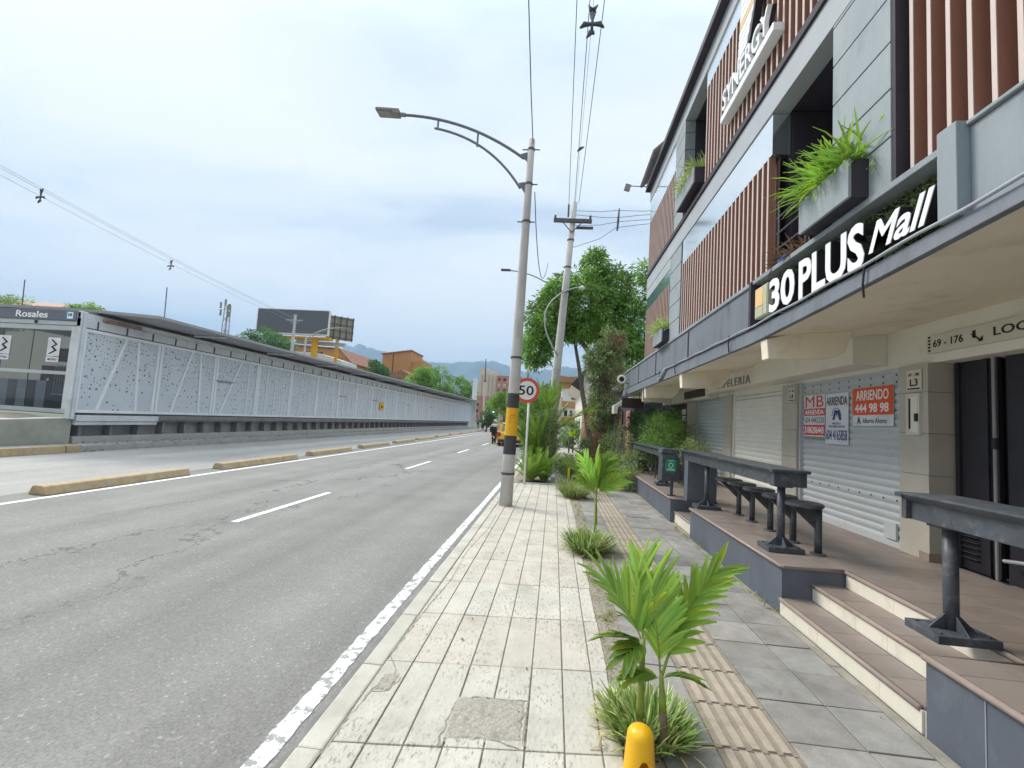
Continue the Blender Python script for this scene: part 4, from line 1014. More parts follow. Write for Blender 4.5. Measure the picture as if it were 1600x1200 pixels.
# ------------------------------------------------------------------ bar tables
def bar_table(name, label, y0, y1, xc, ztop, legs, zf, w=.36, grp='charcoal bar tables on the terrace'):
    t = thing(name, label, 'bar table', (xc, (y0 + y1) / 2, zf), grp)
    h = w / 2
    prof = [(-h, ztop), (h, ztop), (h, ztop - .012), (h - .02, ztop - .03), (h - .055, ztop - .055), (h - .06, ztop - .07), (h - .06, ztop - .165),
            (-h + .06, ztop - .165), (-h + .06, ztop - .07), (-h + .055, ztop - .055), (-h + .02, ztop - .03), (-h, ztop - .012)]
    mb = MB(); mb.prism([(xc + a, b) for a, b in prof], y0 + .06, y1 - .06, 'y')
    # moulded ends
    for e0, e1 in ((y0, y0 + .0595), (y1 - .0595, y1)):
        mb.box(xc - h + .002, xc + h - .002, e0, e1, ztop - .03, ztop - .001)
        mb.box(xc - h + .03, xc + h - .03, e0 + (.02 if e0 == y0 else 0), e1 - (.02 if e1 == y1 else 0), ztop - .165, ztop - .031)
    mb.build('tabletop', M_BARM, t, bevel=.004)
    for ly in legs:
        q = MB(); q.tube([(xc, ly, zf + .05), (xc, ly, ztop - .16)], .038, 14); q.box(xc - .08, xc + .08, ly - .07, ly + .07, ztop - .185, ztop - .166)
        lg = q.build('leg', M_BARM, t, smooth=True)
        q = MB(); q.box(xc - .17, xc + .17, ly - .13, ly + .13, zf + .002, zf + .05)
        for a in range(4):
            c_, s_ = math.cos(a * math.pi / 2), math.sin(a * math.pi / 2)
            v = []
            for (r_, z_) in ((.036, zf + .051), (.13, zf + .051), (.036, zf + .14)):
                for o_ in (-.004, .004): v.append((xc + c_ * r_ - s_ * o_, ly + s_ * r_ + c_ * o_, z_))
            q.add(v, [(0, 2, 4), (1, 5, 3), (0, 1, 3, 2), (2, 3, 5, 4), (4, 5, 1, 0)])
        for a in (-.13, .13):
            for b_ in (-.09, .09): q.lathe([(.012, 0), (.012, .008), (.006, .010)], (xc + a, ly + b_, zf + .050), 6)
        q.build('base_plate', M_BARM, lg, bevel=.003, off=(xc, (y0 + y1) / 2, zf))
    return t
bar_table('bar_table', 'charcoal bar table nearest the camera beside the steps', -.3, 3.28, 2.43, 1.245, (3.08, .6), .42)
bar_table('bar_table', 'long charcoal bar table with round stools behind it', 4.75, 8.1, 2.33, 1.235, (4.95, 7.2), .42, w=.37)
bar_table('bar_table', 'farthest charcoal bar table behind the green notice bin', 9.6, 13.3, 2.32, 1.16, (9.9, 12.9), .40, w=.30)
t = thing('table_pier', 'solid charcoal block holding up the far end of the stool table', 'pier', (2.4, 7.9, .42))
mb = MB(); mb.box(2.20, 2.66, 7.75, 7.95, .42, 1.068); mb.build('panel', M_DWALL, t, bevel=.004)
mb = MB(); mb.box(2.19, 2.67, 7.74, 7.96, .421, .45); mb.build('base_plate', M_BARM, t)
# stools
st = thing('bar_stool', 'x', 'stool', (2.66, 4.9, .42), 'round charcoal stools behind the long bar table')
mb = MB(); mb.tube([(2.66, 4.9, .422), (2.66, 4.9, .87)], .034, 12); mb.build('post', M_BARM, st, smooth=True)
mb = MB(); mb.lathe([(.05, -.03), (.165, -.028), (.178, -.015), (.178, 0), (.165, .012), (.02, .014)], (2.52, 4.9, .905), 24); mb.build('seat', M_BARM, st, smooth=False)
mb = MB(); mb.prism([(2.66, .872), (2.40, .872), (2.655, .64)], 4.885, 4.915, 'y'); mb.build('bracket', M_BARM, st, bevel=.002)
mb = MB(); mb.lathe([(.075, 0), (.07, .012), (.036, .014)], (2.66, 4.9, .422), 14); mb.build('foot_plate', M_BARM, st)
labs = ['stool nearest the camera in the row behind the long bar table', 'second stool from the camera, partly behind the bar table leg',
        'middle stool of the row of five', 'second farthest stool of the row of five', 'farthest stool of the row, near the solid pier']
st['label'] = labs[0]
for k, yy in enumerate((5.38, 5.91, 6.42, 6.86)):
    copy_tree(st, loc=(2.66, yy, .42), label=labs[k + 1])
# bin with green notice
t = thing('litter_bin', 'charcoal post mounted bin with a green notice on its front', 'bin', (2.05, 8.35, .4))
mb = MB(); mb.box(1.92, 2.20, 8.32, 8.60, .66, 1.13); mb.build('body', M_BARM, t, bevel=.012)
mb = MB(); mb.prism([(1.90, 1.14), (2.22, 1.14), (2.20, 1.22), (1.92, 1.22)], 8.31, 8.61, 'y'); mb.build('lid', M_BARM, t, bevel=.008)
mb = MB(); mb.tube([(2.13, 8.46, .402), (2.13, 8.46, .66)], .028, 10); mb.box(2.06, 2.20, 8.40, 8.52, 0.403, .412); mb.build('post', M_BARM, t)
mb = MB(); mb.box(1.985, 2.155, 8.312, 8.319, .83, 1.04); n_ = mb.build('notice', M_GREEN, t)
mb = MB()
for a in range(8):
    w0, w1 = a * .785 + .08, a * .785 + .7
    mb.prism([(2.07 + .032 * math.cos(w0), .94 + .032 * math.sin(w0)), (2.07 + .042 * math.cos(w0), .94 + .042 * math.sin(w0)), (2.07 + .042 * math.cos(w1), .94 + .042 * math.sin(w1)), (2.07 + .032 * math.cos(w1), .94 + .032 * math.sin(w1))], 8.309, 8.3115, 'y')
mb.box(2.0, 2.14, 8.309, 8.3115, .855, .862); mb.box(2.01, 2.13, 8.309, 8.3115, .872, .878); mb.box(2.03, 2.11, 8.309, 8.3115, 1.015, 1.022)
mb.build('emblem', M_LETTER, n_, off=(2.05, 8.35, .4))
# timber-look trellis chairs and dark planters on the far terrace
t = thing('terrace_planter', 'dark ribbed planter box at the far end of the terrace', 'planter', (2.3, 13.0, .2))
mb = MB()
for k in range(3): mb.box(2.12, 2.62, 12.9, 13.35, .38 + k * .11, .38 + k * .11 + .1)
mb.build('box', M_BARM, t)
t = thing('terrace_planter', 'dark slatted planter against the wall on the second terrace', 'planter', (3.3, 12.1, .4))
mb = MB()
for k in range(4): mb.box(2.75, 3.65, 11.2, 13.2, .40 + k * .12, .40 + k * .12 + .11)
mb.build('box', M_BARM, t)
ch0 = None
for k, (yy, lab) in enumerate(((10.3, 'nearest of the high chairs under the farthest bar table'), (11.1, 'middle high chair under the farthest bar table'), (11.9, 'third high chair under the farthest bar table'))):
    if ch0 is None:
        t = thing('high_chair', lab, 'chair', (2.62, yy, .4), 'dark high chairs at the farthest bar table'); ch0 = t
        for a in (-.15, .15):
            for b in (-.15, .15):
                mb = MB(); mb.tube([(2.62 + a * 1.15, yy + b * 1.15, .402), (2.62 + a, yy + b, .95)], .016, 7); mb.build('leg', M_BARM, t)
        mb = MB(); mb.box(2.44, 2.80, yy - .18, yy + .18, .951, .98); mb.build('seat', M_BARM, t, bevel=.005)
        mb = MB(); mb.box(2.46, 2.78, yy - .165, yy - .15, .6, .63); mb.box(2.46, 2.78, yy + .15, yy + .165, .6, .63); mb.build('stretcher', M_BARM, t)
    else:
        copy_tree(ch0, loc=(2.62, yy, .4), label=lab)
# balcony planter boxes
def planter(label, x0, x1, y0, y1, z0, z1):
    t = thing('balcony_planter', label, 'planter', (x0, y0, z0), 'grey planter boxes on the balconies')
    mb = MB(); e_ = .025
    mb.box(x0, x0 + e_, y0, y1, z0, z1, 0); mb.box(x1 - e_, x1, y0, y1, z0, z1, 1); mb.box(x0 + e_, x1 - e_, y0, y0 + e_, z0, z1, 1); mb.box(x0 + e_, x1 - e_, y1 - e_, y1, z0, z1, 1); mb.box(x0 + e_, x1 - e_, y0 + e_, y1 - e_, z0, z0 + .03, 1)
    mb.build('box', [M_FAC, M_FACD], t, bevel=.004)  # grey box; the charcoal sides have their shade put into the colour
    mb = MB(); mb.box(x0 + e_, x1 - e_, y0 + e_, y1 - e_, z0 + .031, z1 - .04); mb.build('soil', M_SOIL, t)
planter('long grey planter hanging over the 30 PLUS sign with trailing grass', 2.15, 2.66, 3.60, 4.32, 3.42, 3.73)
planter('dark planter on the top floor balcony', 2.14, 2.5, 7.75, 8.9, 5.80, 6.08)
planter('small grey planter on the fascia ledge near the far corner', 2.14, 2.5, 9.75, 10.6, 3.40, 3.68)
t = thing('bottle', 'flat blue plastic bottle lying on the fascia ledge with dry leaves', 'bottle', (2.36, 4.95, 3.42))
mb = MB(); mb.tube([(2.33, 5.05, 3.43), (2.33, 4.86, 3.44), (2.33, 4.83, 3.44), (2.33, 4.79, 3.445)], [.034, .034, .014, .013], 10); mb.build('body', M_BLUE, t, smooth=True)
# ================================================================== BUS STATION (wall plane x = -14.3)
SX = -14.3
stn = thing('bus_station', 'long grey perforated metal bus station with a flat roof across the road', 'station', (-16, 40, 0))
Y0, Y1 = 12.35, 76.2
NB = 23; bay = (Y1 - Y0) / NB
panels = MB(); 
for k in range(NB):
    a, b_ = Y0 + k * bay, Y0 + (k + 1) * bay
    q = MB(); q.box(SX - .04, SX, a + .05, b_ - .05, 1.0, 3.52)
    q.build('perforated_panel', M_PERF, stn)
# raised frame ribs: border plus slanting bars, pattern varies by bay
mb = MB()
def bar(y0_, z0_, y1_, z1_, w=.085, x=SX):
    d = Vector((0, y1_ - y0_, z1_ - z0_)); L_ = d.length; ang = math.atan2(z1_ - z0_, y1_ - y0_)
    mb.obox((x + .022, (y0_ + y1_) / 2, (z0_ + z1_) / 2), (.04, L_, w), Matrix.Rotation(ang, 3, 'X'))
for k in range(NB):
    a, b_ = Y0 + k * bay, Y0 + (k + 1) * bay
    bar(a, 1.02, b_, 1.02, .09); bar(a, 3.48, b_, 3.48, .09)
    bar(a + .07, 1.06, a + .07, 3.44, .11); bar(b_ - .07, 1.06, b_ - .07, 3.44, .11)
    if k in (0, 1, 5, 9, 12, 15):
        bar(a + bay * .26, 1.06, a + bay * .52, 3.44); bar(a + bay * .74, 1.06, a + bay * .68, 3.44)
    elif k in (2, 7, 10, 13):
        bar(a + bay * .16, 1.06, a + bay * .55, 3.44); bar(a + bay * .75, 1.06, a + bay * .75, 3.44, .05)
    elif k % 3 == 0:
        for t_ in (.25, .5, .75): bar(a + bay * t_, 1.06, a + bay * t_, 3.44, .05)
    else:
        for t_ in (.33, .66): bar(a + bay * t_, 1.06, a + bay * (t_ + .03), 3.44, .05)
mb.build('panel_frame', mat('station_rib_grey', (.80, .83, .86), var=.05, rough=.5), stn)
mb = MB()
for k in (1, 2, 4, 7, 8, 12, 14, 17, 18):
    yy = Y0 + k * bay; mb.box(SX - .02, SX + .022, yy - .03, yy + .03, .98, 3.55)
mb.build_each('dark_mullion', M_STDARK, stn)
mb = MB(); mb.box(SX - .12, SX - .06, Y0 + .1, Y1, .9, 3.6); mb.build('backing_wall', M_STDARK, stn)
mb = MB()
for k in (2, 6, 8, 11, 14): mb.box(SX + .02, SX + .07, Y0 + k * bay + .05, Y0 + k * bay + 1.15, 2.42, 2.46)
mb.build_each('handrail_bar', M_STDARK, stn)
# head band with seams, under the roof
mb = MB()
k = 0; yy = Y0 - .1
while yy < Y1:
    mb.box(SX - .1, SX + .03, yy, yy + 3.99, 3.56, 3.82); mb.box(SX - .12, SX + .0, yy, yy + 3.997, 3.825, 3.99); yy += 4.0
mb.build('head_band', M_STFR, stn, bevel=.004)
mb = MB(); yy = Y0 + .4
while yy < Y1: mb.box(SX + .031, SX + .06, yy, yy + .03, 3.55, 3.80); yy += .98
mb.build_each('seam_clip', M_DSTEEL, stn)
# roof slab with cut front corner; rusty gutter patch
mb = MB()
poly = [(-12.8, 13.35), (-12.8, Y1 + 1.2), (-19.5, Y1 + 1.2), (-19.5, 12.45), (-15.2, 12.62), (-14.35, 12.85)]
v = [(x, y, 4.10 + (.28 if y > 60 else 0)) for x, y in poly] + [(x, y, 4.19 + (.28 if y > 60 else 0)) for x, y in poly]
mb.add(v, [tuple(range(6))[::-1], tuple(range(6, 12))] + [(i, (i + 1) % 6, (i + 1) % 6 + 6, i + 6) for i in range(6)])
mb.build('roof', M_STROOF, stn)
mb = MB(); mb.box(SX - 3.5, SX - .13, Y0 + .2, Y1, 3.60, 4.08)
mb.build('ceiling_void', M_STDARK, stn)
mb = MB()
yy = 16.5
while yy < Y1: mb.box(SX + .05, -12.95, yy, yy + .09, 4.04, 4.095); yy += 4.6
mb.build_each('soffit_lamp_strip', M_STFR, stn)
mb = MB(); mb.box(SX + .035, SX + .11, 12.9, 14.2, 3.84, 3.93); mb.build('rusty_gutter', mat('rust', (.30, .19, .15), var=.4, scale=9), stn)
# base: bright box beam, girder, stub columns, plinth
mb = MB(); mb.box(SX - .05, SX + .10, 12.45, 15.3, .72, .90); mb.box(SX - .05, SX + .06, 12.45, 15.3, .60, .715); mb.build('box_beam', M_STFR, stn, bevel=.01)
mb = MB(); mb.box(SX - .1, SX + .04, 15.31, Y1, .76, .93); mb.box(SX - .2, SX - .02, 12.5, Y1, .70, .76); mb.build('girder', M_STDARK, stn)
mb = MB(); yy = 12.7
while yy < Y1:
    mb.box(SX - .35, SX - .08, yy, yy + .10, .251, .70); yy += 1.0
mb.build_each('stub_column', M_STDARK, stn)
mb = MB(); mb.box(SX - .5, SX - .36, 12.45, Y1, .1, .72); mb.build('recess_wall', mat('recess_grey', (.34, .34, .35), var=.2, scale=2), stn)
mb = MB(); mb.box(SX - .7, SX + .0, 12.5, Y1, -.1, .25); mb.build('plinth', M_CONC, stn)
# near end: corner posts, sign fascia, glazing
EY = 12.3
mb = MB(); mb.box(SX - .10, SX + .05, EY - .05, EY + .12, .78, 4.02); mb.box(SX + .055, SX + .10, EY + .0, EY + .08, .78, 4.0); mb.box(SX - .26, SX - .12, EY - .03, EY + .1, .95, 3.55)
mb.build('corner_post', M_STFR, stn, bevel=.008)
mb = MB(); mb.box(-19.4, SX - .10, EY - .03, EY + .05, 3.58, 3.70); mb.box(-19.4, SX - .27, EY - .01, EY + .05, 3.42, 3.56); mb.box(-19.4, SX - .27, EY - .02, EY + .05, 2.08, 2.18); mb.box(-19.4, SX - .10, EY - .04, EY + .05, .94, 1.06)
mb.build('glazing_rail', mat('pale_aluminium', (.46, .50, .52), var=.06, rough=.45), stn)
mb = MB(); mb.box(-19.4, SX - .27, EY, EY + .012, 1.06, 3.42); mb.build('glass_screen', M_GLASS, stn)
mb = MB(); mb.box(-15.85, -15.84, EY - .01, EY + .02, 1.06, 3.42); mb.box(-17.6, -17.59, EY - .01, EY + .02, 1.06, 3.42); mb.build_each('glass_joint', M_STDARK, stn)
mb = MB(); mb.box(-19.4, SX - .11, EY - .06, EY + .02, 3.71, 4.02); sg = mb.build('sign_fascia', M_STSIGN, stn, bevel=.006)
text_mesh('lettering', 'Rosales', (-16.46, EY - .062, 3.765), (1, 0, 0), (0, 0, 1), 1.08, .20, M_LETTER, sg, .01, .014)
mb = MB(); mb.box(-14.80, -14.44, EY - .068, EY - .061, 3.73, 4.0, 0); mb.box(-14.72, -14.53, EY - .078, EY - .069, 3.77, 3.97, 1); mb.box(-14.69, -14.56, EY - .084, EY - .079, 3.84, 3.93, 0)
mb.box(-14.63, -14.62, EY - .088, EY - .085, 3.84, 3.93, 1)
mb.build('pictogram', [M_STPIC, M_LETTER], sg)
mb = MB(); mb.box(-15.80, -15.74, EY - .07, EY - .031, 3.60, 3.68); mb.build('camera_stub', M_BLACK, stn)
# posters on the glass
for x0 in (-15.30, -16.98):
    mb = MB(); mb.box(x0, x0 + .42, EY - .022, EY - .014, 2.62, 3.18, 0); mb.box(x0, x0 + .42, EY - .022, EY - .014, 2.44, 2.60, 0)
    p_ = mb.build('glass_poster', M_POST, stn)
    mb = MB(); zz = 3.10
    pts = [(.10, 3.12), (.16, 3.12), (.34, 2.98), (.20, 2.90), (.34, 2.80), (.12, 2.68), (.05, 2.68), (.24, 2.80), (.12, 2.90), (.26, 2.98)]
    mb.prism([(x0 + a, b_) for a, b_ in pts], EY - .028, EY - .0225, 'y'); mb.build('emblem', M_INK, p_)
    text_mesh('lettering', 'METRO', (x0 + .06, EY - .0225, 2.49), (1, 0, 0), (0, 0, 1), .30, .06, M_INK, p_, .004, .01)
# interior seen through the glass
mb = MB(); mb.box(-19.3, SX - .4, 12.5, 40, .90, .95); mb.build('platform_floor', M_CONC, stn)
mb = MB(); mb.box(-19.4, -19.3, 12.35, 40, .95, 1.7); mb.box(-19.3, SX - .4, 39, 39.1, .95, 3.6); mb.box(-16.3, -15.7, 14.2, 14.8, .95, 3.6)
mb.build('interior_wall', mat('interior_grey', (.42, .45, .45), var=.15, scale=1), stn)
mb = MB()
for i in range(16): mb.tube([(-15.9 + i * .085, 13.1, 1.5), (-15.9 + i * .085, 13.1, 2.35)], .012, 5)
mb.box(-15.95, -14.6, 13.08, 13.12, 2.35, 2.40); mb.box(-15.95, -14.6, 13.08, 13.12, 1.46, 1.50)
for xx in (-18.3, -17.6, -16.9): mb.box(xx, xx + .35, 13.4, 14.2, .95, 1.9)
mb.build('turnstile_rail', M_STEEL, stn)
mb = MB(); mb.box(-18.8, -16.5, 15, 15.1, 1.6, 2.5); mb.box(-18.9, -16.6, 15.4, 15.5, 2.7, 3.2); mb.build('notice_board', mat('brown_board', (.10, .05, .05), var=.3, scale=4), stn)
mb = MB()
for xx in (-16.42, -16.02): mb.lathe([(.05, 0), (.05, .01)], (0, 0, 0), 12); 
for i_, (a, b_, c_) in enumerate(list(mb.v)):
    xx = -16.42 if i_ < 24 else -16.02; mb.v[i_] = (xx + a, 13.0 - c_, 1.93 + b_)
mb.build_each('gate_sign', M_LETTER, stn)
# far end pylon and ramp
t = thing('station_pylon', 'tall pale grey pylon standing at the far end of the bus station', 'pylon', (-13.9, 77.6, -.1))
mb = MB(); mb.box(-14.3, -13.5, 77.4, 77.8, -.1, 8.3); mb.box(-14.2, -13.6, 77.38, 77.399, 6.8, 7.1); mb.build('shaft', M_STFR, t, bevel=.02)
mb = MB()
for i in range(8): mb.tube([(-13.4, 78 + i, .2), (-13.4, 78 + i, 1.9 - i * .1)], .03, 5)
mb.tube([(-13.4, 78, 1.9), (-13.4, 85, 1.2)], .035, 5); mb.tube([(-13.4, 78, 1.5), (-13.4, 85, .8)], .03, 5); mb.build('ramp_railing', M_STEEL, t)
# ramp wall and yellow kerb at the near end
t = thing('ramp_wall', 'low grey green concrete wall below the station glass', 'wall', (SX, 9, 0))
mb = MB(); v = [(-14.30, 4, -.1), (-14.30, 12.4, -.1), (-14.55, 12.4, -.1), (-14.55, 4, -.1), (-14.30, 4, .55), (-14.30, 12.4, .80), (-14.55, 12.4, .80), (-14.55, 4, .55)]
mb.add(v, [(0, 3, 2, 1), (4, 5, 6, 7), (0, 1, 5, 4), (1, 2, 6, 5), (2, 3, 7, 6), (3, 0, 4, 7)])
mb.build('wall', mat('mossy_concrete', (.34, .35, .30), var=.12, scale=2, stain=(.22, .22, .17, .6)), t)
V = []; F = []
for i in range(24):
    for j in range(14):
        V.append((-14.56 - j * .35, 4 + i * .36, .55 + .25 * i / 23 + (.09 * math.sin(i * .7) * math.sin(j * .9 + 1) if j else 0) + rs.uniform(0, .03)))
for i in range(23):
    for j in range(13):
        a = i * 14 + j; F.append((a, a + 1, a + 15, a + 14))
q = MB(); q.add(V, F); struct(q.build('gravel_bed', M_SOIL, off=(0, 0, 0)))
t = thing('yellow_kerb', 'faded yellow kerb stone in front of the low ramp wall', 'kerb', (-13.5, 9, -.12))
mb = MB(); mb.prism([(-13.62, -.12), (-13.42, -.12), (-13.45, .08), (-13.62, .08)], 3, 11.6, 'y'); mb.box(-13.63, -13.41, 11.62, 12.0, -.12, .085); mb.build('stone', M_YKERB, t, bevel=.012)
# antennas on and behind the roof
t = thing('antenna_mast', 'thin whip mast on the station roof where its edge bends', 'mast', (-15.5, 16.2, 4.24)); mb = MB(); mb.tube([(-15.3, 16.2, 4.2), (-15.36, 16.2, 5.9)], .018, 6); mb.build('rod', M_DSTEEL, t)
t = thing('antenna_mast', 'thin whip mast on the roof above the station name', 'mast', (-17.5, 12.9, 4.24)); mb = MB(); mb.tube([(-19.3, 14.5, 4.2), (-19.36, 14.5, 5.53)], .018, 6); mb.build('rod', M_DSTEEL, t)
t = thing('platform_mark', 'small yellow poster box fixed on the perforated wall', 'notice box', (SX + .06, 35, 2)); mb = MB(); mb.box(SX + .045, SX + .10, 36.2, 37.0, 1.75, 2.35, 0); mb.box(SX + .101, SX + .105, 36.4, 36.75, 1.9, 2.1, 1); mb.build('box', [M_YEL, M_BLACK], t)

# ------------------------------------------------------------------ separator blocks
blocks = [(6.75, 9.7, -8.22), (10.85, 14.2, -8.30), (15.4, 18.5, -8.45), (20.0, 23.3, -8.6), (24.7, 28.0, -8.7), (29.2, 33.4, -8.8), (34.8, 38.6, -8.95), (40, 44, -9.1), (45.5, 49.5, -9.25), (51, 55, -9.35), (57, 61, -9.45), (63, 67, -9.6), (69, 73, -9.7)]
b0 = None
names = ['nearest', 'second', 'third', 'fourth', 'fifth', 'sixth', 'seventh', 'eighth', 'ninth', 'tenth', 'eleventh', 'twelfth', 'farthest']
for (a, b_, xx), nm_ in zip(blocks, names):
    lab = f'{nm_} faded yellow concrete lane block counted along the bus lane' if nm_ != 'nearest' else 'nearest and longest looking yellow concrete lane block along the bus lane'
    if b0 is None:
        t = thing('lane_block', lab, 'lane divider', (xx, (a + b_) / 2, -.12), 'yellow lane blocks beside the bus lane'); b0 = t
        mb = MB(); L_ = (b_ - a) / 2
        mb.prism([(xx - .17, -.118), (xx + .17, -.118), (xx + .11, .02), (xx + .05, .035), (xx - .05, .035), (xx - .11, .02)], (a + b_) / 2 - L_, (a + b_) / 2 + L_, 'y')
        mb.build('stone', M_YKERB, t, bevel=.012); base_len = b_ - a
    else:
        copy_tree(b0, loc=(xx, (a + b_) / 2, -.12), label=lab, sc=(1, (b_ - a) / base_len, 1))
# ================================================================== POLES, LAMPS, WIRES
def arc(p0, p1, p2, n=14):
    p0, p1, p2 = Vector(p0), Vector(p1), Vector(p2)
    return [p0 * (1 - t) ** 2 + p1 * 2 * t * (1 - t) + p2 * t * t for t in [i / n for i in range(n + 1)]]
t = thing('street_lamp', 'concrete street lamp post with black and yellow bands and a double curved arm', 'street lamp', (-.78, 8.45, 0))
lx, ly = -.78, 8.45
def R_(z): return .122 - .0085 * z
def X_(z): return -.80 + .010 * z
mb = MB(); mb.tube([(X_(z), ly, z) for z in (-.05, 1, 2, 3, 4, 5, 6, 7.0)], [R_(z) for z in (0, 1, 2, 3, 4, 5, 6, 7.0)], 24); mb.build('pole', M_POLE, t, smooth=True)
mb = MB(); mb.tube([(X_(z), ly, z) for z in (.93, 1.27)], [R_(.93) + .004, R_(1.27) + .004], 24, 0); mb.tube([(X_(z), ly, z) for z in (1.78, 2.05)], [R_(1.78) + .004, R_(2.05) + .004], 24, 0)
mb.build('black_band', M_BLK, t, smooth=False)
mb = MB(); mb.tube([(X_(z), ly, z) for z in (1.271, 1.779)], [R_(1.271) + .005, R_(1.779) + .005], 24, 0); mb.build('yellow_band', M_YEL, t)
mb = MB(); mb.box(X_(1.55) - .03, X_(1.55) + .07, ly - R_(1.5) - .012, ly - R_(1.5) + .02, 1.64, 1.652); mb.box(X_(1.55) - .025, X_(1.55) - .015, ly - R_(1.5) - .010, ly - R_(1.5) + .02, 1.50, 1.639); mb.build('strap_mark', mat('yellow_dark', (.5, .27, .03)), t)
mb = MB()
for z in (6.8, 6.1, 5.35, .58, 2.72): mb.tube([(X_(z), ly, z - .02), (X_(z), ly, z + .02)], R_(z) + .009, 20)
for z in (6.8, 6.1, 5.35): mb.tube([(X_(z) - .17, ly, z), (X_(z) + .17, ly, z)], .012, 6)
mb.build_each('clamp', M_DSTEEL, t)
a1 = arc((-.86, ly, 6.62), (-2.0, ly, 7.45), (-3.35, ly, 7.52)); a2 = arc((-.90, ly, 6.02), (-1.55, ly, 7.02), (-2.68, ly, 7.24))
mb = MB(); mb.tube(a1, .028, 10); mb.tube(a2, .024, 10)
mb.tube([(-2.62, ly, 7.22), (-2.62, ly, 7.44)], .02, 8); mb.tube([(-1.80, ly, 6.86), (-1.80, ly, 7.15)], .02, 8)
mb.prism([(-.93, 6.12), (-.80, 5.90), (-.80, 6.14)], ly - .02, ly + .02, 'y'); mb.prism([(-.93, 6.70), (-.80, 6.56), (-.80, 6.74)], ly - .02, ly + .02, 'y')
arm = mb.build('arm', mat('arm_grey', (.17, .18, .20), rough=.5), t, smooth=False)
mb = MB(); mb.tube([(-3.30, ly, 7.52), (-3.42, ly, 7.53)], .045, 10)
Rl = Matrix.Rotation(rad(4), 3, 'Y')
mb.obox((-3.52, ly, 7.555), (.20, .20, .10), Rl); mb.obox((-3.72, ly, 7.57), (.34, .27, .055), Rl)
mb.build('lamp_head', M_LAMPG, t, bevel=.02)
mb = MB(); mb.obox((-3.73, ly, 7.536), (.26, .20, .012), Rl); mb.build('lens', mat('lamp_lens', (.30, .30, .24), rough=.3), t)

t = thing('street_lamp', 'distant lamp head on a thin arm left of the tree, behind the banded post', 'street lamp', (.05, 24, 0))
mb = MB(); mb.tube([(.05, 24, 0), (.05, 24, 8.5)], [.13, .08], 12); mb.build('pole', M_POLE, t, smooth=True)
mb = MB(); mb.tube(arc((.05, 24, 8.2), (-1.0, 24, 9.5), (-2.85, 24, 9.62)), .032, 8); mb.build('arm', M_LAMPG, t)
mb = MB(); mb.obox((-3.05, 24, 9.63), (.52, .22, .08)); mb.build('lamp_head', M_DSTEEL, t, bevel=.015)

t = thing('speed_sign', 'round red rimmed 50 speed limit sign on a white post', 'road sign', (-.66, 11.4, 0))
mb = MB(); mb.tube([(-.66, 11.43, -.05), (-.66, 11.43, 2.5)], .028, 10); mb.build('post', M_WHITE, t, smooth=True)
def disc(q, c, r, y0, y1, n=40, m=0): q.prism([(c[0] + r * math.cos(2 * math.pi * i / n), c[1] + r * math.sin(2 * math.pi * i / n)) for i in range(n)], y0, y1, 'y', m)
mb = MB(); disc(mb, (-.72, 2.32), .315, 11.38, 11.395, m=0); s_ = mb.build('red_ring', M_RED, t)
mb = MB(); disc(mb, (-.72, 2.32), .235, 11.373, 11.3795); f_ = mb.build('white_face', M_WHITE, t)
text_mesh('number', '50', (-.93, 11.373, 2.20), (1, 0, 0), (0, 0, 1), .38, .24, M_INK, t, .003, .015)

# utility pole, leaning
t = thing('utility_pole', 'leaning concrete power pole with two cross arms in front of the big tree', 'utility pole', (-.20, 16, 0))
UX = lambda z: -.20 + .053 * z
mb = MB(); mb.tube([(UX(z), 16, z) for z in (-.05, 3, 6, 9.5)], [.175, .15, .125, .10], 16); mb.build('pole', M_POLE, t, smooth=True)
mb = MB(); mb.obox((UX(8.78), 15.88, 8.77), (1.35, .10, .13), Matrix.Rotation(rad(1), 3, 'Y')); mb.obox((UX(8.7) + .45, 16.12, 8.62), (.6, .08, .08)); mb.build('cross_arm', mat('weathered_timber', (.12, .11, .11), var=.3, scale=14), t)
mb = MB(); mb.tube([(UX(8.3), 15.88, 8.35), (UX(8.7) - .35, 15.88, 8.72)], .018, 6); mb.tube([(UX(8.3), 15.88, 8.35), (UX(8.7) + .35, 15.88, 8.72)], .018, 6)
mb.tube([(UX(9.0) - .18, 15.85, 8.9), (UX(9.0) - .18, 15.85, 9.35)], .035, 7); mb.tube([(UX(8.7) + .62, 15.85, 8.85), (UX(8.7) + .62, 15.85, 8.95)], .04, 7); mb.tube([(UX(8.7) - .62, 15.85, 8.85), (UX(8.7) - .62, 15.85, 8.95)], .04, 7)
mb.build_each('insulator', M_DSTEEL, t)
mb = MB()
for z in (8.1, 7.1, 6.2, 3.4): mb.tube([(UX(z), 16, z - .025), (UX(z), 16, z + .025)], .16 - .004 * z, 14)
mb.build_each('clamp', M_DSTEEL, t)
mb = MB(); pts = [(-.02, 15.82, 3.9), (-.30, 15.8, 4.6), (-.40, 15.8, 5.2), (-.18, 15.8, 5.9), (.25, 15.8, 6.25), (.62, 15.8, 6.33)]
sm = []
for i in range(len(pts) - 1):
    p0, p1 = Vector(pts[i]), Vector(pts[i + 1]); sm += [p0, p0.lerp(p1, .5)]
sm.append(Vector(pts[-1]))
sm = arc((-.02, 15.82, 3.9), (-1.0, 15.8, 5.3), (-.12, 15.8, 6.0), 10) + arc((-.12, 15.8, 6.0), (.15, 15.8, 6.25), (.62, 15.8, 6.33), 6)[1:]
t = thing('street_lamp', 'small pale swan neck lamp fixed to the leaning power pole', 'street lamp', (-.02, 15.82, 3.9))
mb.tube(sm, .026, 8); mb.build('arm', M_STEEL, t, smooth=True)
